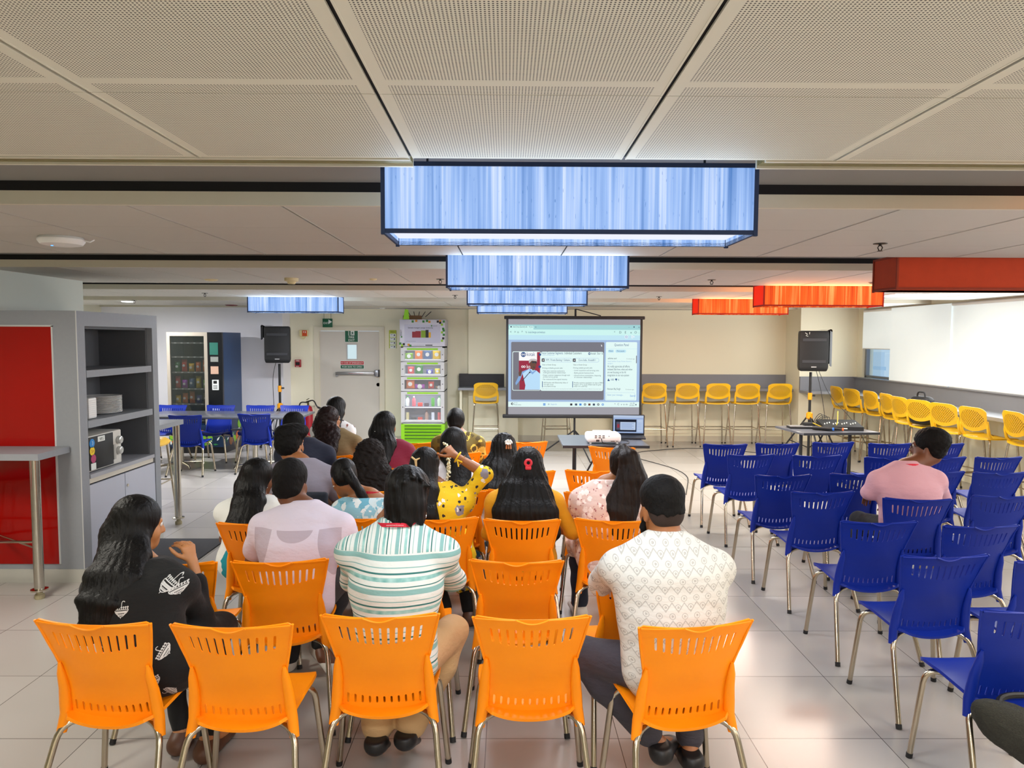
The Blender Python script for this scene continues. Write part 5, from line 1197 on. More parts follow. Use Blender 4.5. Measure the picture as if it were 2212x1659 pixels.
def teal_stripes():
    t = NT('teal_striped_cotton'); co = t.co(); x, y, z = t.xyz(co); wob = t.math('MULTIPLY', t.math('SUBTRACT', t.noise(co, 3, 1), .5), .03)
    yoke = t.math('GREATER_THAN', z, .965)
    u = t.n('Mix', {0: yoke, 2: t.math('MULTIPLY', t.math('ADD', z, wob), 8.6), 3: t.math('MULTIPLY', t.math('ADD', x, t.math('MULTIPLY', wob, .4)), 11.5)}).outputs[0]
    f = t.math('FRACT', t.math('ADD', u, 10)); w, a, d = lin('D2D8D3'), lin('7FABA8'), lin('2E6E6A')
    m = lin('5E9C96')
    col = t.ramp(f, [(0, w), (.08, a), (.25, w), (.31, d), (.34, w), (.48, m), (.60, w), (.68, d), (.735, w), (.87, a), (.9, w)], True)
    tri = t.n('CombineXYZ', {0: t.math('MULTIPLY', x, 40), 1: t.math('MULTIPLY', z, 40)}).outputs[0]
    v = t.n('TexVoronoi', {'Vector': tri, 'Scale': 1.0}).outputs[0]
    band = t.math('MULTIPLY', t.math('GREATER_THAN', f, .48), t.math('LESS_THAN', f, .60))
    col = t.mix(t.math('MULTIPLY', band, t.math('MULTIPLY', v, .9)), col, lin('A9CFCA'))
    t.set('Base Color', col); t.set('Roughness', .85); t.bump(t.noise(t.mapv(co, (1, 1, 2.2)), 8, 4), .3, .03); return t.m
def scallop_white():
    t = NT('white_scallop_print'); co = t.co(); x, y, z = t.xyz(co)
    wob = t.math('MULTIPLY', t.math('SUBTRACT', t.noise(co, 5, 1), .5), .02)
    U, VV = t.math('MULTIPLY', t.math('ADD', x, wob), 21), t.math('MULTIPLY', t.math('ADD', z, wob), 34)
    row = t.math('FLOOR', VV); U2 = t.math('ADD', U, t.math('MULTIPLY', t.math('MODULO', t.math('ADD', row, 100), 2), .5))
    fu = t.math('SUBTRACT', t.math('FRACT', U2), .5); fv = t.math('SUBTRACT', t.math('FRACT', VV), .5)
    a = t.math('ADD', U, VV); c = t.math('SUBTRACT', U, VV)
    la = t.math('GREATER_THAN', t.math('ABSOLUTE', t.math('SUBTRACT', t.math('FRACT', t.math('ADD', t.math('MULTIPLY', VV, .5), t.math('ABSOLUTE', t.math('SUBTRACT', t.math('FRACT', U), .5)))), .5)), .45)
    rr = t.math('SQRT', t.math('ADD', t.math('MULTIPLY', fu, t.math('MULTIPLY', fu, 2.2)), t.math('MULTIPLY', fv, fv)))
    ring = t.math('LESS_THAN', t.math('ABSOLUTE', t.math('SUBTRACT', rr, .33)), .045); dot = t.math('LESS_THAN', rr, .15)
    ln = t.math('GREATER_THAN', t.math('FRACT', t.math('MULTIPLY', fu, 11)), .45)
    p = t.math('MAXIMUM', t.math('MULTIPLY', t.math('MAXIMUM', la, ring), .55), t.math('MULTIPLY', t.math('MULTIPLY', dot, ln), .9))
    t.set('Base Color', t.mix(p, lin('CFCFC8'), lin('8E8D87'))); t.set('Roughness', .85); t.bump(t.noise(t.mapv(co, (1, 1, 2.2)), 7, 4), .35, .03); return t.m
def printed(nm, base, spots, sc=9, th=.62, wr=.25):
    """ground colour with irregular printed flowers and sprigs"""
    t = NT(nm); co = t.co(); col = lin(base); nd = t.noise(co, 3, 2); cur = t.mix(nd, tuple(x * .92 for x in col[:3]) + (1,), col)
    for i, (c, s, h) in enumerate(spots):
        q = t.n('Mapping', {'Vector': co, 'Location': (i * 3.1, i * 1.7, i * .9), 'Scale': (s * 2.6, s * 1.6, s * 2.2)}).outputs[0]
        vo = t.n('TexVoronoi', {'Vector': t.n('Mix', {4: q, 5: t.n('TexNoise', {'Vector': q, 'Scale': 1.3, 'Detail': 3.0}).outputs[1], 0: .55}, data_type='VECTOR').outputs[1], 'Scale': 1.0})
        cur = t.mix(t.math('LESS_THAN', vo.outputs[0], h * 1.7), cur, lin(c))
    t.set('Base Color', cur); t.set('Roughness', .85); t.bump(t.noise(t.mapv(co, (1, 1, 2.2)), 8, 4), wr, .03); return t.m

# ---- hands, heads, bodies
def add_hand(s, w, d, n, side, curl=(.5, .5, .5, .5), sp=.1, thumb=.5, sc=1.0):
    """w wrist, d towards the fingers, n out of the back of the hand; five separate bent fingers and a thumb from the palm's side"""
    d = V(d).normalized(); n = (V(n) - d * V(n).dot(d)).normalized(); l = d.cross(n) * side      # l points to the thumb
    w = V(w)
    s.ecap(w + d * .012 * sc, w + d * .078 * sc, (.027 * sc, .016 * sc), (.04 * sc, .014 * sc), l, k=.012)
    for i, (o, ln) in enumerate(((.031, .9), (.0105, 1.0), (-.0105, .94), (-.031, .75))):
        a = curl[i]; p = w + d * (.09 - .006 * abs(i - 1)) * sc + l * o * sc; dr = (d + l * (o * sp * 12)).normalized(); r = .0095 * sc
        for j, seg in enumerate((.042, .027, .022)):
            ang = a * (1.0, 1.15, .8)[j]; dr = (dr * cos(ang) - n * sin(ang)).normalized()
            nn = (n - dr * n.dot(dr)).normalized(); n_loc = nn
            q = p + dr * seg * ln * sc; s.cap(p, q, r, r * .9, k=.004); r *= .9; p = q
    p = w + d * .03 * sc + l * .027 * sc - n * .006 * sc; dr = (d * .75 + l * .75 - n * .35 * thumb).normalized(); r = .012 * sc
    for seg in (.04, .03, .024):
        q = p + dr * seg * sc; s.cap(p, q, r, r * .88, k=.006); r *= .88; p = q; dr = (dr + d * .35 - l * .3 * thumb - n * .3 * thumb).normalized()
def head_mat(c, yaw, pitch, roll=0):
    return Matrix.Translation(c) @ Euler((pitch, roll, yaw), 'XYZ').to_matrix().to_4x4()
def add_head(s, H, neck, sc=1.0, male=True):
    T = lambda x, y, z: H @ V((x * sc, y * sc, z * sc)); M = H.to_3x3(); q = lambda *r: [x * sc for x in r]
    s.ell(T(0, -.012, .035), q(.074, .095, .088), M); s.ell(T(0, .028, -.03), q(.063, .07, .085), M, .03); s.ell(T(0, .05, -.085), q(.04 if male else .034, .042, .032), M, .03)
    s.cap(T(0, .093, .015), T(0, .112, -.028), .009 * sc, .0135 * sc, .014); s.ell(T(.011, .1, -.032), q(.009, .01, .008), M, .008); s.ell(T(-.011, .1, -.032), q(.009, .01, .008), M, .008)
    s.cap(T(-.042, .078, .028), T(.042, .078, .028), .0115 * sc, None, .016); s.ell(T(0, .088, -.062), q(.023, .011, .005), M, .005); s.ell(T(0, .086, -.072), q(.02, .011, .006), M, .005)
    for e in (-1, 1):
        s.ell(T(e * .045, .05, -.03), q(.022, .03, .03), M, .02)
        s.ell(T(e * .075, -.008, -.008), q(.009, .02, .031), M @ Euler((.15, 0, -e * .4)).to_matrix(), .006); s.ell(T(e * .075, -.004, -.036), q(.008, .012, .013), M, .006)
        s.sub(T(e * .031, .099, .008), q(.016, .012, .01), M, .01)
    s.cap(T(0, -.03, -.06), neck, (.056 if male else .046) * sc, (.06 if male else .05) * sc, .03)
white_eye = mat('eye_white', 'D8D2C8', .2, var=0); iris = mat('iris_dark', '1A0E08', .15, var=0); lipm = mat('lip', '8A4A40', .5)
def eyes(H, root, sc=1.0):
    for e in (-1, 1):
        b = MB(); b.lathe([(0, -.0115)] + [(.0115 * cos(a), .0115 * sin(a)) for a in [R(-60 + i * 20) for i in range(7)]] + [(0, .0115)], 12); b.lathe([(0, .0121), (.005, .0118), (.0052, .0105)], 10, mi=1)
        o = b.build('eye', [white_eye, iris], root); o.matrix_local = H @ Matrix.Translation((e * .031 * sc, .083 * sc, .008 * sc)) @ Matrix.Rotation(R(-90), 4, 'X')
def wr_noise(amp, f=9):
    return lambda X, Y, Z: amp * (np.sin(f * (X * 1.3 + Z * 2.1 + Y)) * np.sin(f * 1.7 * (Z * 1.2 - X * .9) + 1.3) + .6 * np.sin(f * 3.1 * (Z + .35 * X * np.sin(7 * X)) + 2 * X))
def strand(amp, H, f=60):
    Hi = np.array(H.inverted())
    def fn(X, Y, Z):
        x, y, z = [Hi[i, 0] * X + Hi[i, 1] * Y + Hi[i, 2] * Z + Hi[i, 3] for i in range(3)]
        th = np.arctan2(x, -y)
        return amp * (np.sin(th * f * .45 + 4 * np.sin(z * 9)) * .6 + .5 * np.sin(th * f + z * 22))
    return fn
def curly(amp): return lambda X, Y, Z: amp * (np.sin(70 * X + 9 * np.sin(30 * Z)) * np.sin(75 * Z + 7 * np.sin(40 * Y)) + .6 * np.sin(140 * X + 40 * Z) * np.sin(120 * Z - 60 * Y))
def hair_cap(s, H, sc=1.0, thick=.014, low=-.06, front=.075, side=-.02):
    """scalp hair: skull shell with the face left free"""
    T = lambda x, y, z: H @ V((x * sc, y * sc, z * sc)); M = H.to_3x3(); q = lambda *r: [x * sc for x in r]; t = thick
    s.ell(T(0, -.016, .04), q(.077 + t, .095 + t, .088 + t), M, .02)
    s.ell(T(0, -.05, -.02), q(.07 + t * .6, .05 + t, .06), M, .03)
    s.sub(T(0, .135, -.045), q(.12, .075 + .0, .125), M, .02)
    for e in (-1, 1): s.sub(T(e * .1, .0, -.05), q(.038, .03, .06), M, .012)
    s.clip(T(0, 0, low), H.to_3x3() @ V((0, .25, -1)))
# seat position, build, lean and head of each seated figure, in the order they are made below
POSE = [
    (-1.450, 2.760, dict(sc=0.861, lean=0.60, hs=0.92, head=(-0.135, 0.270, 1.008))),
    (-1.030, 3.430, dict(sc=0.904, lean=0.40, hs=0.94, head=(-0.080, 0.197, 1.065))),
    (-0.450, 2.800, dict(sc=1.043, lean=0.28, hs=0.98, head=(0.033, 0.161, 1.138))),
    (0.650, 2.720, dict(sc=0.982, lean=0.32, hs=1.00, head=(-0.012, 0.173, 1.120))),
    (-1.500, 4.090, dict(sc=0.701, lean=0.40, hs=0.90, head=(0.005, 0.162, 0.971))),
    (-0.840, 4.200, dict(sc=0.671, lean=0.45, hs=0.90, head=(-0.171, 0.173, 0.952))),
    (-0.420, 4.170, dict(sc=0.819, lean=0.35, hs=0.90, head=(-0.076, 0.162, 1.029))),
    (0.110, 4.160, dict(sc=0.808, lean=0.28, hs=0.92, head=(0.018, 0.132, 1.034))),
    (0.600, 4.150, dict(sc=0.849, lean=0.28, hs=0.92, head=(0.105, 0.137, 1.053))),
    (-1.440, 4.820, dict(sc=0.877, lean=0.30, hs=0.95, head=(-0.076, 0.149, 1.068))),
    (-1.660, 5.750, dict(sc=0.872, lean=0.25, hs=0.95, head=(-0.101, 0.127, 1.071))),
    (-1.540, 6.320, dict(sc=0.885, lean=0.25, hs=0.93, head=(-0.072, 0.128, 1.074))),
    (-1.720, 6.950, dict(sc=0.939, lean=0.20, hs=0.93, head=(0.025, 0.111, 1.103))),
    (-0.980, 5.760, dict(sc=0.918, lean=0.25, hs=0.92, head=(-0.028, 0.132, 1.087))),
    (-0.930, 4.930, dict(sc=0.674, lean=0.40, hs=0.92, head=(-0.052, 0.157, 0.962))),
    (-0.450, 6.520, dict(sc=0.826, lean=0.20, hs=0.92, head=(-0.025, 0.101, 1.049))),
    (-0.360, 4.930, dict(sc=0.850, lean=0.25, hs=0.94, head=(-0.020, 0.125, 1.059))),
    (0.020, 4.980, dict(sc=0.763, lean=0.30, hs=0.92, head=(-0.042, 0.134, 1.012))),
    (2.720, 4.730, dict(sc=0.855, lean=0.15, hs=0.97, head=(0.170, 0.083, 1.086))),
]
def person(label, x, y, rz, o):
    """seated figure; local frame: seat at the origin, facing +Y"""
    x, y, q = POSE.pop(0); rz = 0; o.update(q)
    root = empty('person', label, 'person', (x, y, 0), rz, 'seated audience')
    sc = o.get('sc', 1.0); male = o.get('male', True); sk = SK[o.get('skin', 'm')]; vox = o.get('vox', .009); ax = V((1, 0, 0))
    sw = o.get('sw', .185 if male else .16); bw = o.get('bw', 1.0)
    lean, sl = o.get('lean', .15), o.get('side', 0.0); hp = V(o.get('hip', (0, -.02, .53)))
    # spine
    sp = [hp]; tot = .47 * sc
    for i in range(1, 9):
        a = lean * (.55 + .09 * i); sp.append(sp[-1] + V((sin(sl), sin(a), cos(a) * cos(sl))) * tot / 8)
    tw = o.get('twist', 0); ex = V((cos(tw), sin(tw), 0)); nb = sp[8]
    neck = nb + V((sin(sl) * .02, .0 + .03 * lean, .03)); HC = V(o['head']) if 'head' in o else nb + V((sl * .05, .05 + .06 * lean, .165 * sc))
    H = head_mat(HC, o.get('hyaw', 0), o.get('hpitch', 0), o.get('hroll', 0)); hs = o.get('hs', sc * (1.0 if male else .95))
    sh = [sp[7] + ex * e * sw - V((0, 0, .015 + o.get('slump', 0))) for e in (-1, 1)]
    el = [V(o['elL']) if 'elL' in o else sh[0] + V((-.055, .1, -.255)) * sc, V(o['elR']) if 'elR' in o else sh[1] + V((.055, .1, -.255)) * sc]
    wr = [V(o['wrL']) if 'wrL' in o else V((-.1, .36, .63)), V(o['wrR']) if 'wrR' in o else V((.1, .36, .63))]
    kn = [V(o.get('knL', (-.12, .42, .5))), V(o.get('knR', (.12, .42, .5)))]
    an = [V(o.get('anL', (-.12, .38, .085))), V(o.get('anR', (.12, .38, .085)))]
    tl = [V(o.get('toL', an[0] + V((-.02, .17, -.05)))), V(o.get('toR', an[1] + V((.02, .17, -.05))))]
    hj = [hp + V((e * .085, .02, -.005)) for e in (-1, 1)]
    def torso(s, g=0.0, hips=True):
        if hips: s.ecap(hp - ax * .06 + V((0, 0, -.005)), hp + ax * .06 + V((0, 0, -.005)), (.1 * bw + g, .1 + g), (.1 * bw + g, .1 + g), V((0, 1, 0)), .05)
        wd = [(.155, .115), (.15, .112), (.145, .11), (.15, .112), (.162, .116), (.172, .116), (.172, .108), (.15, .092), (.085, .07)]
        f = (1.0 if male else .87) * bw * sw / .185 if male else bw * .9
        for i in range(8):
            a, b = wd[i], wd[i + 1]; s.ecap(sp[i], sp[i + 1], (a[0] * f + g, a[1] * bw + g), (b[0] * f + g, b[1] * bw + g), ex, .035)
        s.cap(sh[0], sh[1], .058 + g, .058 + g, .05)
        for e in (0, 1): s.cap(neck + V((0, 0, .01)), sh[e], .045 + g, .055 + g, .04)
        if not male:
            for e in (-1, 1): s.ell(sp[5] + ex * e * .07 + V((0, .095, .0)), (.06 + g, .05 + g, .06 + g), None, .03)
    def arm(s, e, g=0.0, f0=0.0, f1=1.0, fl=True):
        """upper arm (and forearm): f1<1 ends the sleeve on the upper arm, >1 runs down the forearm"""
        a, b, c = sh[e], el[e], wr[e]; ua = .053 * (1 if male else .9)
        q = b if f1 >= 1 else a + (b - a) * f1
        s.cap(a, q, ua + g, (ua - .011 * min(1, f1)) + g, .03)
        if f1 > 1: d = b + (c - b) * (f1 - 1); s.cap(b, d, .042 + g, .042 - .014 * (f1 - 1) + g, .02)
    def leg(s, e, g=0.0, f1=2.0, flare=0):
        s.cap(hj[e], kn[e], .085 + g, .056 + g, .04)
        if f1 > 1:
            d = kn[e] + (an[e] - kn[e]) * (f1 - 1); m = kn[e] + (d - kn[e]) * .35 + V((0, -.015, 0)); s.cap(kn[e], m, .054 + g, .055 + g + flare * .4, .03); s.cap(m, d, .055 + g + flare * .4, .037 + g + flare, .03)
    # one continuous skin
    B = SDF(vox); torso(B, -.012); 
    for e in (0, 1):
        arm(B, e, -.006, 0, 2); leg(B, e, -.01)
        hd = o.get('hdL' if e == 0 else 'hdR', (0, .8, -.35)); hn = o.get('hnL' if e == 0 else 'hnR', (0, .35, .9))
        add_hand(B, wr[e], hd, hn, (1 if e == 0 else -1) * o.get('tflip', 1), o.get('curlL' if e == 0 else 'curlR', (.35, .4, .45, .5)), sc=.97 if male else .88)
        B.cap(an[e], an[e] + (tl[e] - an[e]) * .25 - V((0, .03, .02)), .034, .03, .02); B.ecap(an[e] + (tl[e] - an[e]) * .2, tl[e], (.034, .026), (.04, .018), ex, .02)
    add_head(B, H, neck, hs, male)
    body = mesh_obj('body', *B.mesh(), sk, root)
    eyes(H, root, hs)
    # clothes
    top = o['top']; S = SDF(vox); torso(S, .006, top.get('hem', 0) >= 0)
    for e in (0, 1): arm(S, e, top.get('g', .007), 0, top.get('sl', .6))
    if top.get('skirt'):
        for e in (0, 1): leg(S, e, .018, top['skirt'], .03)
        m = (hj[0] + hj[1] + kn[0] + kn[1]) / 4; S.ecap((hj[0] + hj[1]) / 2, (kn[0] + kn[1]) / 2, (.12, .085), (.13, .05), ex, .05)
    if top.get('collar', True): S.cap(neck - V((0, .005, .015)), neck + V((0, .0, .02)), .066 if male else .058, .064 if male else .056, .02)
    nc = top.get('neck', .045 if top.get('collar', True) else .012); fn = (H.to_3x3() @ V((0, 0, 1)) + V((0, .25, 1))).normalized()
    S.clip(neck + V((0, 0, nc)), V((0, .15, 1)))if 'wrR' not in o or not o.get('raise') else None
    if o.get('raise'): S.sub(neck + V((0, .02, .06)), (.08, .08, .06), None, .015)
    S.disp = wr_noise(top.get('wr', .004), top.get('wf', 9))
    shirt = mesh_obj(top.get('name', 'shirt'), *S.mesh(), top['m'], root)
    if o.get('legs', True):
        L = SDF(vox)
        if not top.get('skirt') or o.get('bot'):
            bt = o.get('bot', {}); L.ecap(hp - ax * .06 + V((0, 0, .0)), hp + ax * .06 + V((0, 0, .0)), (.104 * bw, .104), (.104 * bw, .104), V((0, 1, 0)), .05)
            for e in (0, 1): leg(L, e, bt.get('g', .004), bt.get('len', 1.94), bt.get('flare', .012))
            L.disp = wr_noise(.003, 12); L.clip((0, 0, .035), (0, 0, -1))
            mesh_obj(bt.get('name', 'trousers'), *L.mesh(), bt.get('m', MDARK), root)
        for e in (0, 1):
            if o.get('shoe', 1) is None: break
            q = SDF(.008); a, tt = an[e], tl[e]; d = (tt - a).normalized(); hl = a + V((0, -.035, -.045)) if 'heel' not in o else a + V(o['heel'])
            q.cap(a + V((0, 0, -.015)), hl + V((0, .01, .01)), .044, .042, .02); q.ecap(hl + V((0, .0, .005)), tt, (.043, .038), (.047, .024), ex, .03); q.clip((0, 0, .004), (0, 0, -1)); q.clip(a + V((0, 0, .02)), (0, 0, 1))
            sm = o.get('shoe_m', black); mesh_obj('shoe', *q.mesh(), sm, root)
    # hair
    hr = o.get('hair')
    if hr:
        Q = SDF(o.get('hvox', min(vox, .007))); hair_cap(Q, H, hs, hr.get('thick', .01), hr.get('low', -.06)); cl = Q.clips; 
        if hr.get('fn'):
            cap = Q; hr['fn'](Q, H, hs, sp, nb)
            if hr.get('noclip', True): Q.clips = []
        Q.disp = curly(hr.get('amp', .004)) if hr.get('curly') else strand(hr.get('amp', .003), H, hr.get('f', 60))
        Q.jit = .004
        mesh_obj('hair', *Q.mesh(), HR[hr.get('m', 'black')], root)
    if o.get('after'): o['after'](root, dict(H=H, hs=hs, sp=sp, nb=nb, neck=neck, sh=sh, el=el, wr=wr, shirt=shirt, hp=hp, kn=kn, an=an, ex=ex, o=o))
    return root
MDARK = cloth('charcoal_cotton', '35343A', .3)
def fall(pts, rs, k=.03, wide=1.12):
    """long hair falling along points given relative to the head frame (h) or the figure (w)"""
    def fn(Q, H, hs, sp, nb):
        P = []
        for k_, p in pts:
            if k_ == 'h': P.append(H @ (V(p) * hs)); continue
            x_, out, dn = p; tot = (sp[8] - sp[0]).length; i = max(0.0, 8 - dn / tot * 8); a = min(7, int(i)); f = i - a
            ax_ = (sp[a + 1] - sp[a]).normalized(); bk = V((0, -ax_.z, ax_.y)); dep = (.119, .115, .113, .115, .12, .12, .111, .096, .07)
            P.append(sp[a].lerp(sp[a + 1], f) + V((x_, 0, 0)) + bk * ((dep[a] + (dep[a + 1] - dep[a]) * f) * 1.0 + out))
        for (a, b), (ra, rb) in zip(zip(P, P[1:]), zip(rs, rs[1:])): Q.ecap(a, b, (ra[0] * wide, ra[1]), (rb[0] * wide, rb[1]), V((1, 0, 0)), k)
    return fn
def decal(o, strokes, at, size, width, m, name_mat_index=None, direction=(0, 1, 0), ux=(1, 0, 0), uz=(0, 0, 1)):
    """print thin line strokes onto a surface (2-D strokes projected along a direction)"""
    bv = BVHTree.FromPolygons([v.co for v in o.data.vertices], [p.vertices for p in o.data.polygons]); d = V(direction).normalized(); ux, uz = V(ux), V(uz); b = MB()
    for st in strokes:
        pts = []
        n = max(2, 3)
        for (x0, z0), (x1, z1) in zip(st, st[1:]):
            for i in range(n): t = i / n; pts.append((x0 + (x1 - x0) * t, z0 + (z1 - z0) * t))
        pts.append(st[-1]); L, Rr = [], []
        for i, (px, pz) in enumerate(pts):
            q = pts[min(i + 1, len(pts) - 1)]; p0 = pts[max(i - 1, 0)]; tx_, tz = q[0] - p0[0], q[1] - p0[1]; l = math.hypot(tx_, tz) or 1; nx, nz = -tz / l * width / 2 / size, tx_ / l * width / 2 / size
            for sgn, lst in ((1, L), (-1, Rr)):
                w = V(at) + ux * (px + sgn * nx) * size + uz * (pz + sgn * nz) * size - d * .6
                h = bv.ray_cast(w, d, 1.2); lst.append(None if h[0] is None else h[0] - d * .0012 + h[1] * .0008)
        for i in range(len(L) - 1):
            if None in (L[i], L[i + 1], Rr[i], Rr[i + 1]): continue
            b.add([L[i], L[i + 1], Rr[i + 1], Rr[i]], [(0, 1, 2, 3)])
    return b
def arcs(cx, cz, r, a0, a1, n=10, sx=1, sz=1): return [(cx + r * sx * cos(R(a0 + (a1 - a0) * i / n)), cz + r * sz * sin(R(a0 + (a1 - a0) * i / n))) for i in range(n + 1)]
UMB = [arcs(0, 0, 1, 180, 360, 14, 1, .75), [(-1, 0), (1, 0)], [(-.92, -.22), (.92, -.22)], [(-.8, -.42), (.8, -.42)], arcs(0, -.45, .55, 180, 360, 10, 1, .9), [(0, 0), (0, .9)], arcs(.22, .9, .22, 180, 20, 8), [(0, -.95), (0, -1.15)]]
for k_ in range(7): UMB.append([(-.9 + .3 * k_, 0), (-.9 + .3 * k_, .22)]); UMB.append(arcs(-.9 + .3 * k_, .3, .09, 0, 360, 6))
for k_ in range(8): UMB.append(arcs(-.7 + .2 * k_, -.32, .07, 0, 360, 5)); UMB.append([(-.5 + .14 * k_, -.55), (-.45 + .14 * k_, -.75)])
print_white = mat('print_white', 'C9CBC8', .7, var=.05)
gold = mat('gold', 'D8A850', .3, .9); pearl = mat('pearl', 'E8E4DC', .2); lany = mat('lanyard_red', 'D01E3A', .5); bind = mat('ribbon_yellow', 'F0C818', .5)
def lanyard(root, c, r=.062, z=.012, txt=True):
    n = c['neck']; P = [n + V((r * 1.08 * cos(a), r * 1.0 * sin(a) - .004, z - .03 * sin(a) ** 2 * (1 if sin(a) > 0 else .0) + .012 * cos(a) ** 2 * -1)) for a in [2 * pi * i / 24 for i in range(24)]]
    b = MB()
    for i in range(24):
        a, q = P[i], P[(i + 1) % 24]; b.add([a, q, q + V((0, 0, .017)), a + V((0, 0, .017))], [(0, 1, 2, 3)])
    if txt: b.text('empowered team for tomorrow', n + V((0, -r - .006, z + .006)), V((1, 0, 0)), V((0, 0, 1)), .007, 1, 'c', .07)
    b.build('lanyard', [lany, swhite], root)
def earring(root, c, e, ring=False):
    p = c['H'] @ (V((e * .078, .0, -.052)) * c['hs'])
    if ring: MB().tube([p + V((.003 * e, .012 * cos(a), .012 * sin(a) - .008)) for a in [2 * pi * i / 16 for i in range(16)]], .0025, 6, closed=True).build('earring', mat('silver', 'D8D8D8', .2, 1), root)
    else: MB().lathe([(0, -.006), (.006, 0), (0, .006)], 10, p).build('earring', pearl, root)

# 1 woman in black kurta, turned a little to the right, leaning forward, hand at her mouth
def after1(root, c):
    sh = c['shirt']
    for at, sz, rot in (((-.041, 0, .765), .026, .1), ((.095, 0, .832), .027, -.7), ((.125, 0, .812), .024, .3), ((-.173, 0, .70), .026, 3.0), ((.061, 0, .69), .022, 2.6), ((.136, 0, .62), .024, 1.2), ((.12, 0, .53), .024, .5), ((.165, 0, .47), .022, 2.0), ((-.1, 0, .6), .026, .4)):
        b = decal(sh, UMB, at, sz, .0024, None, ux=(cos(rot), 0, sin(rot)), uz=(-sin(rot), 0, cos(rot)))
        if b.v: b.build('umbrella_print', print_white, root, smooth=False)
    earring(root, c, 1)
longhair1 = fall([('h', (0, -.02, .05)), ('h', (0, -.06, -.03)), ('t', (-.035, .02, .0)), ('t', (-.06, .02, .09)), ('t', (-.11, .012, .19)), ('t', (-.15, .0, .28))], [(.082, .085), (.088, .065), (.095, .05), (.1, .035), (.085, .022), (.05, .014)])
person('woman in a black umbrella-print kurta, long straight hair, hand at her mouth', -1.2, 2.74, -.12, dict(male=False, skin='l', vox=.0065, sw=.165, bw=1.02, lean=.62, side=-.36, hip=(.05, -.03, .53), slump=.015,
    head=(.02, .27, 1.085), hyaw=-.75, hpitch=-.12, hs=.96, elR=(.135, .26, .62), wrR=(.075, .31, .835), hdR=(-.32, .1, .93), hnR=(.8, -.5, .25), curlR=(1.0, 1.0, .95, .9), elL=(-.33, .2, .56), wrL=(-.1, .42, .6),
    knL=(-.1, .42, .5), knR=(.15, .4, .5), anL=(.02, .28, .08), anR=(.16, .22, .08), top=dict(name='kurta', m=cloth('black_kurta', '090B0B', .35, .95), sl=1.62, collar=False, skirt=1.0, wr=.005, neck=.02), bot=dict(name='leggings', m=cloth('black_leggings', '121214', .2), g=.0, flare=.0),
    shoe_m=mat('brown_sandal', '5A3A28', .5), hair=dict(m='black', thick=.01, amp=.0022, f=90, fn=longhair1), after=after1))
# 2 man in pale lilac shirt
lil = NT('sheer_lilac_cotton'); co_ = lil.co(); x_, y_, z_ = lil.xyz(co_)
sq_ = lambda v: lil.math('MULTIPLY', v, v)
sub_ = lambda v, k: lil.math('SUBTRACT', v, k)
under_ = lil.math('LESS_THAN', z_, .885)
vest = lil.math('LESS_THAN', lil.math('ADD', lil.math('MULTIPLY', sq_(x_), 130), lil.math('MULTIPLY', sq_(sub_(z_, .89)), 330)), 1)
ax_ = lil.math('ABSOLUTE', x_)
side_ = lil.math('MULTIPLY', lil.math('GREATER_THAN', ax_, lil.math('ADD', .115, lil.math('MULTIPLY', sq_(sub_(z_, .87)), 1.6))), lil.math('LESS_THAN', ax_, .215))
sm_ = lil.math('MULTIPLY', lil.math('MULTIPLY', lil.math('MAXIMUM', vest, side_), under_), .75)
lil.set('Base Color', lil.mix(sm_, lin('CFC6D4'), lin('A699A5'))); lil.set('Roughness', .8); lil.bump(lil.noise(lil.mapv(co_, (1, 1, 2.2)), 9, 4), .3, .03)
def shorthair(Q, H, hs, sp, nb):
    T = lambda x, y, z: H @ (V((x, y, z)) * hs); Q.ell(T(0, -.02, .075), [.08 * hs, .092 * hs, .07 * hs], H.to_3x3(), .03)
person('man in a pale lilac short-sleeved shirt with short black hair and a beard', -1.06, 3.42, -.03, dict(vox=.008, sw=.2, bw=1.05, lean=.3, skin='d', hyaw=-.18, hpitch=-.1, hs=1.02, head=(-.04, .19, 1.135),
    elL=(-.27, .16, .68), wrL=(-.2, .38, .66), elR=(.27, .16, .68), wrR=(.22, .4, .6), anR=(.02, .34, .15), toR=(.13, .22, .07), heel=(-.02, .03, -.03), knR=(.13, .42, .5), anL=(-.14, .3, .085), top=dict(m=lil.m, sl=.72, g=.016, wr=.005), bot=dict(m=cloth('black_trousers', '17171A', .3)), shoe_m=mat('white_sneaker', 'D2CEC6', .6),
    hair=dict(m='short', thick=.01, curly=True, amp=.002, low=-.075, fn=shorthair, noclip=False)))
# 3 man in teal stripes
def tousled(Q, H, hs, sp, nb):
    T = lambda x, y, z: H @ (V((x, y, z)) * hs)
    Q.ell(T(0, -.02, .07), [.088 * hs, .103 * hs, .08 * hs], H.to_3x3(), .03); Q.ell(T(0, -.06, -.01), [.076 * hs, .06 * hs, .07 * hs], H.to_3x3(), .03)
    for i in range(26):
        a = -2.6 + 5.2 * i / 25; p = T(.076 * sin(a), -.03 - .072 * cos(a), .02 + .05 * sin(i * 2.3)); q = T(.076 * sin(a + .25), -.035 - .072 * cos(a + .25), -.085 + .012 * sin(i * 1.7)); Q.cap(p, q, .013 * hs, .009 * hs, .014)
    for i in range(14): a = i * 2 * pi / 14; Q.cap(T(.015, -.045, .12), T(.015 + .085 * sin(a), -.045 + .085 * cos(a), .08 + .02 * sin(3 * a)), .018 * hs, .008 * hs, .012)
def after3(root, c): lanyard(root, c, .081, .026); earring(root, c, 1, True)
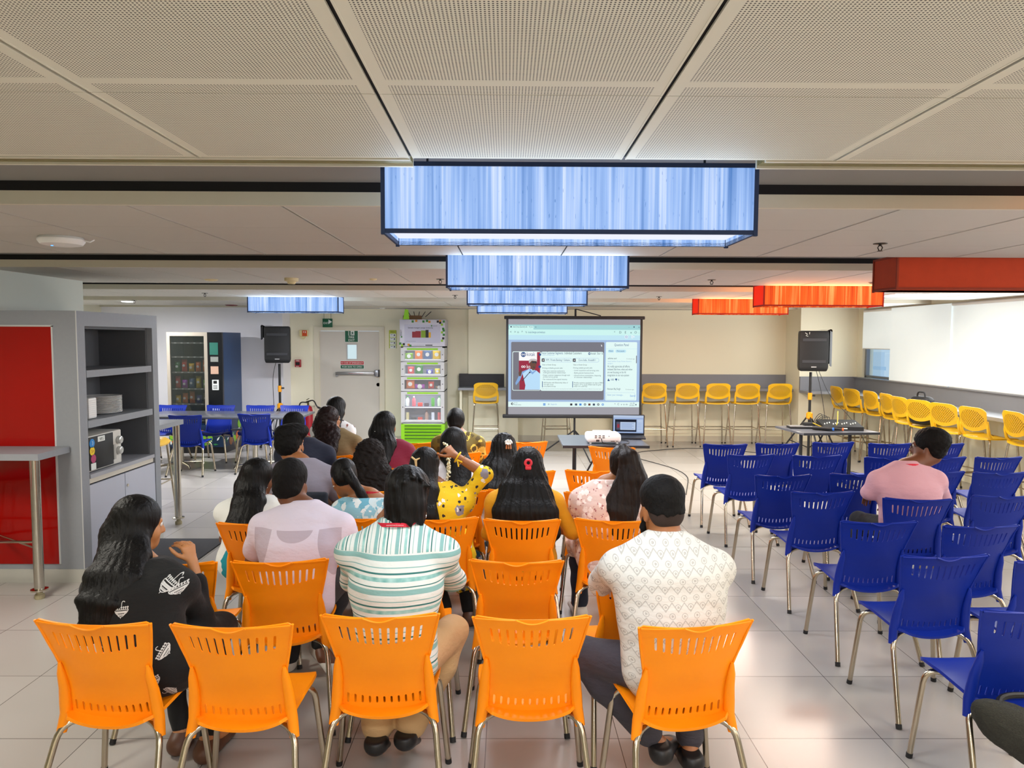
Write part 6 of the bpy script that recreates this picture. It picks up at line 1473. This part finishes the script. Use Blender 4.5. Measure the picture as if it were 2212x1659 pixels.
person('man in a teal and white striped shirt with tousled hair and khaki trousers', -.46, 2.8, -.02, dict(vox=.007, sw=.185, bw=1.04, lean=.3, skin='m', hyaw=-.1, hpitch=-.18, hs=1.04, head=(.02, .14, 1.15),
    elL=(-.21, .22, .78), wrL=(-.13, .36, .95), hdL=(.1, .5, .75), hnL=(-.8, -.4, .3), elR=(.21, .28, .76), wrR=(.1, .42, .7), knL=(-.15, .42, .5), knR=(.21, .33, .5), anL=(-.09, .1, .14), anR=(.03, .12, .15), toL=(-.1, .22, .04), toR=(.03, .25, .04), heel=(0, -.05, -.01),
    top=dict(m=teal_stripes(), sl=1.25, g=.012, wr=.005), bot=dict(m=cloth('khaki_cotton', 'C4A070', .4), len=1.9, flare=.02, g=.012), shoe_m=mat('black_leather', '121114', .45),
    hair=dict(m='black', thick=.01, amp=.003, f=44, fn=tousled), after=after3))
# 4 man in white scallop print
def fade(Q, H, hs, sp, nb):
    T = lambda x, y, z: H @ (V((x, y, z)) * hs); Q.ell(T(0, -.02, .07), [.08 * hs, .096 * hs, .068 * hs], H.to_3x3(), .03)
def after4(root, c):
    H, hs = c['H'], c['hs']; q = SDF(.006); T = lambda x, y, z: H @ (V((x, y, z)) * hs)
    q.chain([T(-.07, .02, -.03), T(-.063, .045, -.075), T(-.035, .08, -.11), T(0, .092, -.118), T(.035, .08, -.11), T(.063, .045, -.075), T(.07, .02, -.03)], [.008, .014, .018, .02, .018, .014, .008], .01); q.disp = curly(.002)
    mesh_obj('beard', *q.mesh(), HR['short'], root)
    if 'fade' in c['o']:
        q = SDF(.006); hair_cap(q, H, hs, .0025, -.07); mesh_obj('hair_fade', *q.mesh(), mat('hair_fade', '2C1C14', .8, var=.25, vs=300), root)
person('broad man in a white patterned shirt with a short fade haircut', .66, 2.72, .04, dict(fade=1, vox=.007, sw=.2, bw=1.16, lean=.32, skin='m', hyaw=.3, hpitch=-.16, hs=1.07, head=(-.055, .19, 1.12),
    elL=(-.24, .3, .76), wrL=(-.1, .44, .7), elR=(.25, .28, .76), wrR=(.12, .44, .68), knL=(-.33, .18, .5), knR=(.2, .4, .5), anL=(-.02, .1, .16), anR=(.12, .14, .1), toL=(.06, .24, .09), toR=(.11, .3, .04), heel=(0, -.05, -.02),
    top=dict(m=scallop_white(), sl=1.3, g=.014, wr=.0055, wf=8), bot=dict(m=cloth('dark_grey_denim', '3A3740', .45), flare=.012, g=.012, len=1.86), shoe_m=mat('black_leather', '121114', .45),
    hair=dict(m='short', thick=.007, curly=True, amp=.0012, low=.005, fn=fade, noclip=False), after=after4))
# 5 woman in white and teal saree
person('woman in a white and teal saree with long black hair and a pale clip', -1.4, 4.09, -.02, dict(male=False, skin='d', vox=.009, lean=.5, hs=.98, hyaw=-.45, hpitch=-.15, head=(.07, .19, 1.04), top=dict(name='saree', m=printed('white_teal_saree', 'E4E6E2', [('0E8A9A', 1.6, .27)], wr=.2), sl=.7, collar=False, skirt=1.9, neck=.02), shoe=1,
    hair=dict(m='black', amp=.002, f=80, fn=fall([('h', (0, -.03, .04)), ('h', (-.01, -.065, -.05)), ('t', (0, 0.012, 0.02)), ('t', (-0.01, 0.012, 0.16)), ('t', (0, 0.012, 0.27))], [(.078, .08), (.08, .055), (.085, .045), (.09, .035), (.06, .02)])),
    after=lambda root, c: (earring(root, c, 1), MB().rbox(c['H'] @ V((-.075, -.05, .07)), (.02, .03, .016), .005).build('hair_clip', mat('clip_pale_blue', '9AB4D0', .4), root))))
# 6 woman in light blue print, braid
def braid(Q, H, hs, sp, nb):
    P = [H @ V((0, -.1, .0)), H @ V((.02, -.125, -.07)), nb + V((.05, -.09, -.06)), nb + V((.06, -.13, -.15)), nb + V((.11, -.16, -.22))]
    for a, b in zip(P, P[1:]):
        for i in range(3): t = i / 3; u = (i + 1) / 3; Q.cap(a.lerp(b, t), a.lerp(b, u), .031, .024, .012)
person('woman in a light blue floral kurta with a braid and a red lanyard', -.78, 4.2, .12, dict(male=False, skin='m', vox=.008, lean=.5, bw=1.08, hyaw=.5, hpitch=-.5, head=(-.03, .2, 1.02), hs=.97, top=dict(name='kurta', m=printed('light_blue_floral', '6FB4CC', [('CFE4EA', 7, .26), ('8CC4D8', 11, .3), ('E4EEF0', 15, .22)], wr=.2), sl=.8, collar=False, skirt=1.5, neck=.0), bot=dict(m=cloth('pale_leggings', 'B9C4C8')),
    hair=dict(m='black', thick=.01, amp=.002, f=70, low=-.06, fn=braid), after=lambda root, c: (lanyard(root, c, .056, .03, False), earring(root, c, -1))))
# 7 woman in yellow print, right arm raised to her head
def after7(root, c):
    w, e = c['wr'][1], c['el'][1]; d = (w - e).normalized(); a = d.orthogonal().normalized(); b_ = d.cross(a)
    for off, r, m, nm in ((-.012, .034, bind, 'ribbon_bracelet'), (-.045, .034, gold, 'gold_bracelet')):
        p = w + d * off; MB().tube([p + a * r * cos(t) + b_ * r * sin(t) for t in [2 * pi * i / 20 for i in range(20)]], .005 if m is bind else .0015, 6, closed=True).build(nm, m, root)
    p = w - d * .012 + V((0, -.04, -.01)); q = MB(); q.tube([p, p + V((.03, -.01, -.012))], .005, 5); q.tube([p, p + V((.008, -.01, -.04))], .005, 5); q.build('ribbon_tail', bind, root)
    h = c['H'] @ V((-.02, -.125, .05)); MB().tube([h + V((-.025, 0, .02)), h, h + V((.025, .005, .012))], [.006, .008, .004], 6).tube([h, h + V((.004, -.002, -.05))], [.009, .005], 6).build('hair_clip', mat('clip_beige', 'D8C08A', .35), root)
person('woman in a yellow printed kurta holding her right hand to her head', -.4, 4.17, .0, dict(male=False, skin='m', vox=.0065, lean=.42, hyaw=-.25, hpitch=-.1, hs=.98, head=(-.03, .16, 1.065), **{'raise': 1}, elR=(.285, .13, .995), wrR=(.11, .15, 1.1), hdR=(-.72, .1, .62), hnR=(.5, -.7, .55), curlR=(1.35, 1.35, 1.35, 1.35), anL=(.03, .24, .085), anR=(.19, .26, .085), shoe_m=mat('brown_sandal', '5A3A28', .5),
    top=dict(name='kurta', m=printed('yellow_floral', 'E8C20E', [('8A8690', 9, .16), ('2A2226', 26, .15), ('E8E2D8', 18, .13)], wr=.25), sl=1.12, collar=False, skirt=1.6, neck=.0), bot=dict(m=cloth('black_leggings2', '161618')),
    hair=dict(m='black', amp=.002, f=80, fn=fall([('h', (0, -.03, .04)), ('h', (0, -.07, -.04)), ('t', (-0.06, 0.012, 0.03)), ('t', (-0.05, 0.012, 0.16)), ('t', (0.02, 0.012, 0.27)), ('t', (0.1, 0.012, 0.31))], [(.076, .08), (.08, .055), (.07, .045), (.06, .035), (.04, .02), (.02, .015)])), after=after7))
# 8 woman in mustard, big loose hair, red clip
def after8(root, c):
    h = c['H'] @ V((.0, -.128, .035)); MB().tube([h + V((.018 * cos(t), -.004, .018 * sin(t) + .012)) for t in [2 * pi * i / 14 for i in range(14)]], .008, 6, closed=True).rbox(h + V((0, -.002, -.018)), (.036, .014, .022), .005).build('hair_clip', mat('clip_red', 'E0384A', .35), root)
person('woman in mustard with very long loose black hair and a red claw clip', .1, 4.16, .0, dict(male=False, skin='m', vox=.008, sw=.175, bw=1.02, lean=.3, hs=1.0, hpitch=-.05, head=(-.03, .12, 1.07), elR=(.29, .05, .66), top=dict(name='kurta', m=cloth('mustard_cotton', 'DE9C0A', .25), sl=1.05, collar=False, skirt=1.25, neck=.0), bot=dict(m=cloth('red_leggings', 'A8101E', .3), flare=.02, len=1.75), shoe_m=mat('brown_sandal', '5A3A28', .5),
    hair=dict(m='black', thick=.013, amp=.004, f=60, fn=fall([('h', (0, -.03, .04)), ('h', (0, -.07, -.06)), ('t', (0, 0.012, 0)), ('t', (0, 0.012, 0.12)), ('t', (0, 0.012, 0.24)), ('t', (0, 0.012, 0.31))], [(.08, .085), (.105, .065), (.14, .06), (.17, .055), (.18, .045), (.14, .03)])), after=after8))
# 9 woman with ponytail, pink print
def pony(Q, H, hs, sp, nb):
    P = [H @ V((.0, -.07, .12)), H @ V((.03, -.13, .07)), H @ V((.05, -.15, -.05)), nb + V((.06, -.14, -.1)), nb + V((.06, -.19, -.27))]; rs = [(.025, .025), (.06, .045), (.09, .055), (.105, .05), (.07, .03)]
    for (a, b), (ra, rb) in zip(zip(P, P[1:]), zip(rs, rs[1:])): Q.ecap(a, b, ra, rb, V((1, 0, 0)), .02)
person('woman in a pale pink print top with a long brown ponytail', .52, 4.13, .03, dict(male=False, skin='m', vox=.009, lean=.3, hs=1.0, hyaw=-.1, head=(.0, .13, 1.07), top=dict(name='top', m=printed('pink_print', 'E0C4BA', [('A8686A', 40, .15), ('F2E4DE', 24, .24)], wr=.3), sl=.85, skirt=1.1, collar=False, neck=.03), bot=dict(m=cloth('navy_leggings', '1E2233')),
    shoe_m=mat('white_sneaker', 'D2CEC6', .6), hair=dict(m='brown', amp=.003, f=70, fn=pony)))
# 10 man in grey tee with full hair and beard
person('man in a grey tee with thick swept black hair and a beard', -1.4, 4.82, -.1, dict(vox=.01, skin='m', sw=.2, bw=1.05, lean=.25, hyaw=-.35, hpitch=-.05, hs=1.03, head=(0, .13, 1.13), top=dict(name='tee', m=cloth('grey_jersey', '8E8A98', .2), sl=.65, collar=True, neck=.03), bot=dict(m=cloth('navy_denim', '1E2638', .3)),
    hair=dict(m='short', thick=.01, curly=True, amp=.003, low=-.07, fn=lambda Q, H, hs, sp, nb: (Q.ell(H @ V((0, -.02, .09)), (.098, .105, .06), H.to_3x3(), .03), Q.ell(H @ V((.03, .03, .1)), (.08, .08, .05), H.to_3x3(), .03), Q.ell(H @ V((0, -.05, .02)), (.085, .075, .08), H.to_3x3(), .03)), noclip=False), after=after4))
# 11 man behind him
person('man with short black hair seated behind the left tables, mostly hidden', -1.62, 5.75, -.05, dict(vox=.012, skin='d', lean=.2, hs=1.0, hyaw=-.2, top=dict(m=cloth('navy_shirt', '20263A', .2), sl=.7), hair=dict(m='short', thick=.01, curly=True, amp=.002, low=-.07, fn=shorthair, noclip=False)))
# 12 woman in brown shirt, curly hair
wav = fall([('h', (0, -.03, .04)), ('h', (0, -.075, -.06)), ('t', (-0.05, 0.012, 0)), ('t', (-0.08, 0.012, 0.14)), ('t', (-0.07, 0.012, 0.28))], [(.078, .085), (.09, .06), (.1, .055), (.11, .05), (.08, .03)])
def glasses(root, c, tint=False):
    H, hs = c['H'], c['hs']; b = MB(); T = lambda x, y, z: H @ (V((x, y, z)) * hs)
    for e in (-1, 1):
        b.tube([T(e * .032 + .024 * cos(a), .104, .006 + .018 * sin(a)) for a in [2 * pi * i / 18 for i in range(18)]], .002, 5, closed=True); b.tube([T(e * .056, .102, .01), T(e * .075, .03, .012), T(e * .08, -.01, .008)], .002, 5)
    b.tube([T(-.009, .106, .01), T(.009, .106, .01)], .002, 5); b.build('glasses', black, root)
person('woman in a brown collared shirt with long wavy hair and glasses', -1.54, 6.32, -.1, dict(male=False, skin='m', vox=.01, sw=.175, lean=.2, hyaw=-.75, hs=1.02, head=(-.02, .1, 1.105), top=dict(m=cloth('brown_twill', '7A6642', .3), sl=1.2, g=.014), hair=dict(m='aub', curly=True, amp=.004, fn=wav), after=glasses))
# 13 person in white printed top, profile
person('woman in a white floral top, face in profile, beside the fire door', -1.66, 6.95, -1.1, dict(male=False, skin='l', vox=.011, lean=.15, hyaw=-.3, hpitch=-.15, hs=1.02, head=(0, .1, 1.14), top=dict(name='top', m=printed('white_black_print', 'DADADA', [('3A3038', 14, .2), ('8A5A50', 9, .14)], wr=.25), sl=1.2, collar=False, skirt=1.6, neck=.02), hair=dict(m='black', amp=.002, fn=fall([('h', (0, -.02, .05)), ('h', (.03, -.06, -.04)), ('t', (0.05, 0.012, 0.04)), ('t', (0.06, 0.012, 0.15))], [(.08, .085), (.07, .05), (.04, .03), (.025, .02)]))))
# 14 woman in maroon
person('woman in a maroon top with long black hair by the snack cabinet', -.98, 5.76, -.12, dict(male=False, skin='m', vox=.01, lean=.2, hyaw=-.35, hs=1.0, head=(-.03, .1, 1.105), top=dict(name='top', m=cloth('maroon_cotton', '7A1030', .25), sl=1.4, collar=False, neck=.01), hair=dict(m='black', amp=.003, fn=fall([('h', (0, -.03, .04)), ('h', (-.01, -.07, -.05)), ('t', (-0.02, 0.012, 0.02)), ('t', (-0.05, 0.012, 0.15)), ('t', (-0.06, 0.012, 0.22))], [(.08, .085), (.09, .06), (.095, .05), (.08, .035), (.05, .02)])),
    after=lambda root, c: MB().rbox(c['H'] @ V((-.02, -.13, -.03)), (.02, .01, .01), .003).build('hair_pin', pearl, root)))
# 15 woman with curly hair, yellow dress
person('woman with long curly dark brown hair in a yellow dress', -.92, 4.93, 0, dict(male=False, skin='m', vox=.01, lean=.35, hs=1.0, hpitch=-.2, head=(.0, .12, 1.0), top=dict(name='dress', m=printed('yellow_brown_print', 'C89A10', [('7A4A10', 10, .15)]), sl=.8, collar=False, skirt=1.6), hair=dict(m='curly', curly=True, amp=.006, thick=.013, fn=fall([('h', (0, -.03, .03)), ('h', (0, -.07, -.06)), ('t', (0, 0.012, 0.02)), ('t', (0.02, 0.012, 0.2)), ('t', (0.02, 0.012, 0.3))], [(.095, .1), (.11, .08), (.12, .07), (.115, .06), (.07, .03)]))))
# 16 woman in gold print
person('woman in a gold and black printed dress near the projection screen', -.45, 6.52, 0, dict(male=False, skin='m', vox=.011, sw=.185, bw=1.1, lean=.2, hs=1.0, head=(.0, .08, 1.085), top=dict(name='dress', m=printed('gold_print', '6A5A1E', [('C9B24A', 9, .3), ('4A3C10', 14, .22)], wr=.2), sl=1.1, collar=False, skirt=1.6), hair=dict(m='black', thick=.01, amp=.001, fn=fall([('h', (0, -.06, .02)), ('h', (0, -.09, -.03))], [(.07, .07), (.05, .045)]))))
# 17 woman in white floral, jasmine string
def after17(root, c):
    r_ = random.Random(3); b = MB(); p0 = c['H'] @ V((-.05, -.15, .03))
    for i in range(70):
        t = i / 69; p = p0 + V((.03 * min(1, t * 8) + .012 * r_.uniform(-1, 1), -.03 - .03 * t + .01 * r_.uniform(-1, 1), .01 - .27 * t)); b.rbox(p, (.013, .013, .018), .005, 1, (r_.random() * 3, r_.random() * 3, 0))
    b.build('jasmine_garland', mat('jasmine', 'DCD8B8', .7, var=.12, vs=60), root)
person('woman in a white and purple floral dress with a jasmine garland in her hair', -.38, 4.93, 0, dict(male=False, skin='m', vox=.01, lean=.22, hs=1.03, head=(.03, .1, 1.1), top=dict(name='dress', m=printed('white_purple_floral', 'DCDCE4', [('7A3A5A', 9, .22), ('3A6A8A', 7, .16)]), sl=.8, collar=False, skirt=1.7), hair=dict(m='black', amp=.001, thick=.01, fn=fall([('h', (0, -.03, .04)), ('h', (0, -.075, -.06)), ('t', (0.03, 0.012, 0)), ('t', (0.03, 0.012, 0.16)), ('t', (0.03, 0.012, 0.3))], [(.08, .085), (.085, .06), (.08, .05), (.075, .04), (.05, .02)])), after=after17))
# 18 woman in white, flower clip
def after18(root, c):
    h = c['H'] @ V((.035, -.115, .07)); b = MB()
    for i in range(7): a = i * 2 * pi / 7; b.tube([h, h + V((.026 * cos(a), -.006, .018 * sin(a) + .006))], [.006, .009], 6)
    for i in (-1, 0, 1): b.tube([h + V((i * .014, 0, -.012)), h + V((i * .016, -.004, -.042))], .006, 6, 1)
    b.build('flower_clip', [swhite, mat('clip_bronze', 'A8683A', .4)], root)
person('woman in white with wavy black hair and a white flower clip', .09, 4.98, .0, dict(male=False, skin='m', vox=.01, sw=.15, lean=.25, hs=1.0, head=(-.12, .1, 1.075), hip=(-.08, -.02, .53), top=dict(name='top', m=cloth('white_crinkle', 'D8D6D0', .35), sl=1.1, collar=False, skirt=1.5), hair=dict(m='black', amp=.004, fn=fall([('h', (0, -.03, .04)), ('h', (0, -.07, -.06)), ('t', (-0.02, 0.012, 0)), ('t', (-0.03, 0.012, 0.15)), ('t', (-0.03, 0.012, 0.25))], [(.078, .085), (.09, .06), (.1, .05), (.09, .04), (.05, .02)])), after=after18))
# 20 man in pink among the blue chairs
def after20(root, c): glasses(root, c); lanyard(root, c, .073, .02, False)
person('man in a pink long-sleeved shirt and glasses among the blue chairs', 2.62, 4.73, .1, dict(vox=.008, skin='d', sw=.2, bw=1.08, lean=.12, hyaw=.85, hs=1.03, head=(.06, .07, 1.125), elL=(-.23, .06, .78), wrL=(-.1, .26, .72), elR=(.3, .12, .72), top=dict(m=cloth('pink_cotton', 'CFA0AC', .3), sl=1.8, g=.013, wr=.0045), bot=dict(m=cloth('black_trousers', '17171A', .3)), shoe_m=mat('black_leather', '121114', .45),
    hair=dict(m='short', thick=.01, curly=True, amp=.003, low=-.085, fn=lambda Q, H, hs, sp, nb: Q.ell(H @ V((0, -.03, .06)), (.09, .108, .08), H.to_3x3(), .03), noclip=False), after=after20))
# dark jacket over the chair of the man in grey
o = tag(MB().rbox((0, 0, 0), (.36, .05, .34), .022, 4).build('jacket', cloth('navy_jacket', '1E2430', .4), loc=(-1.33, 4.53, .66)), 'dark navy jacket hung over the chair behind the grey tee', 'jacket')
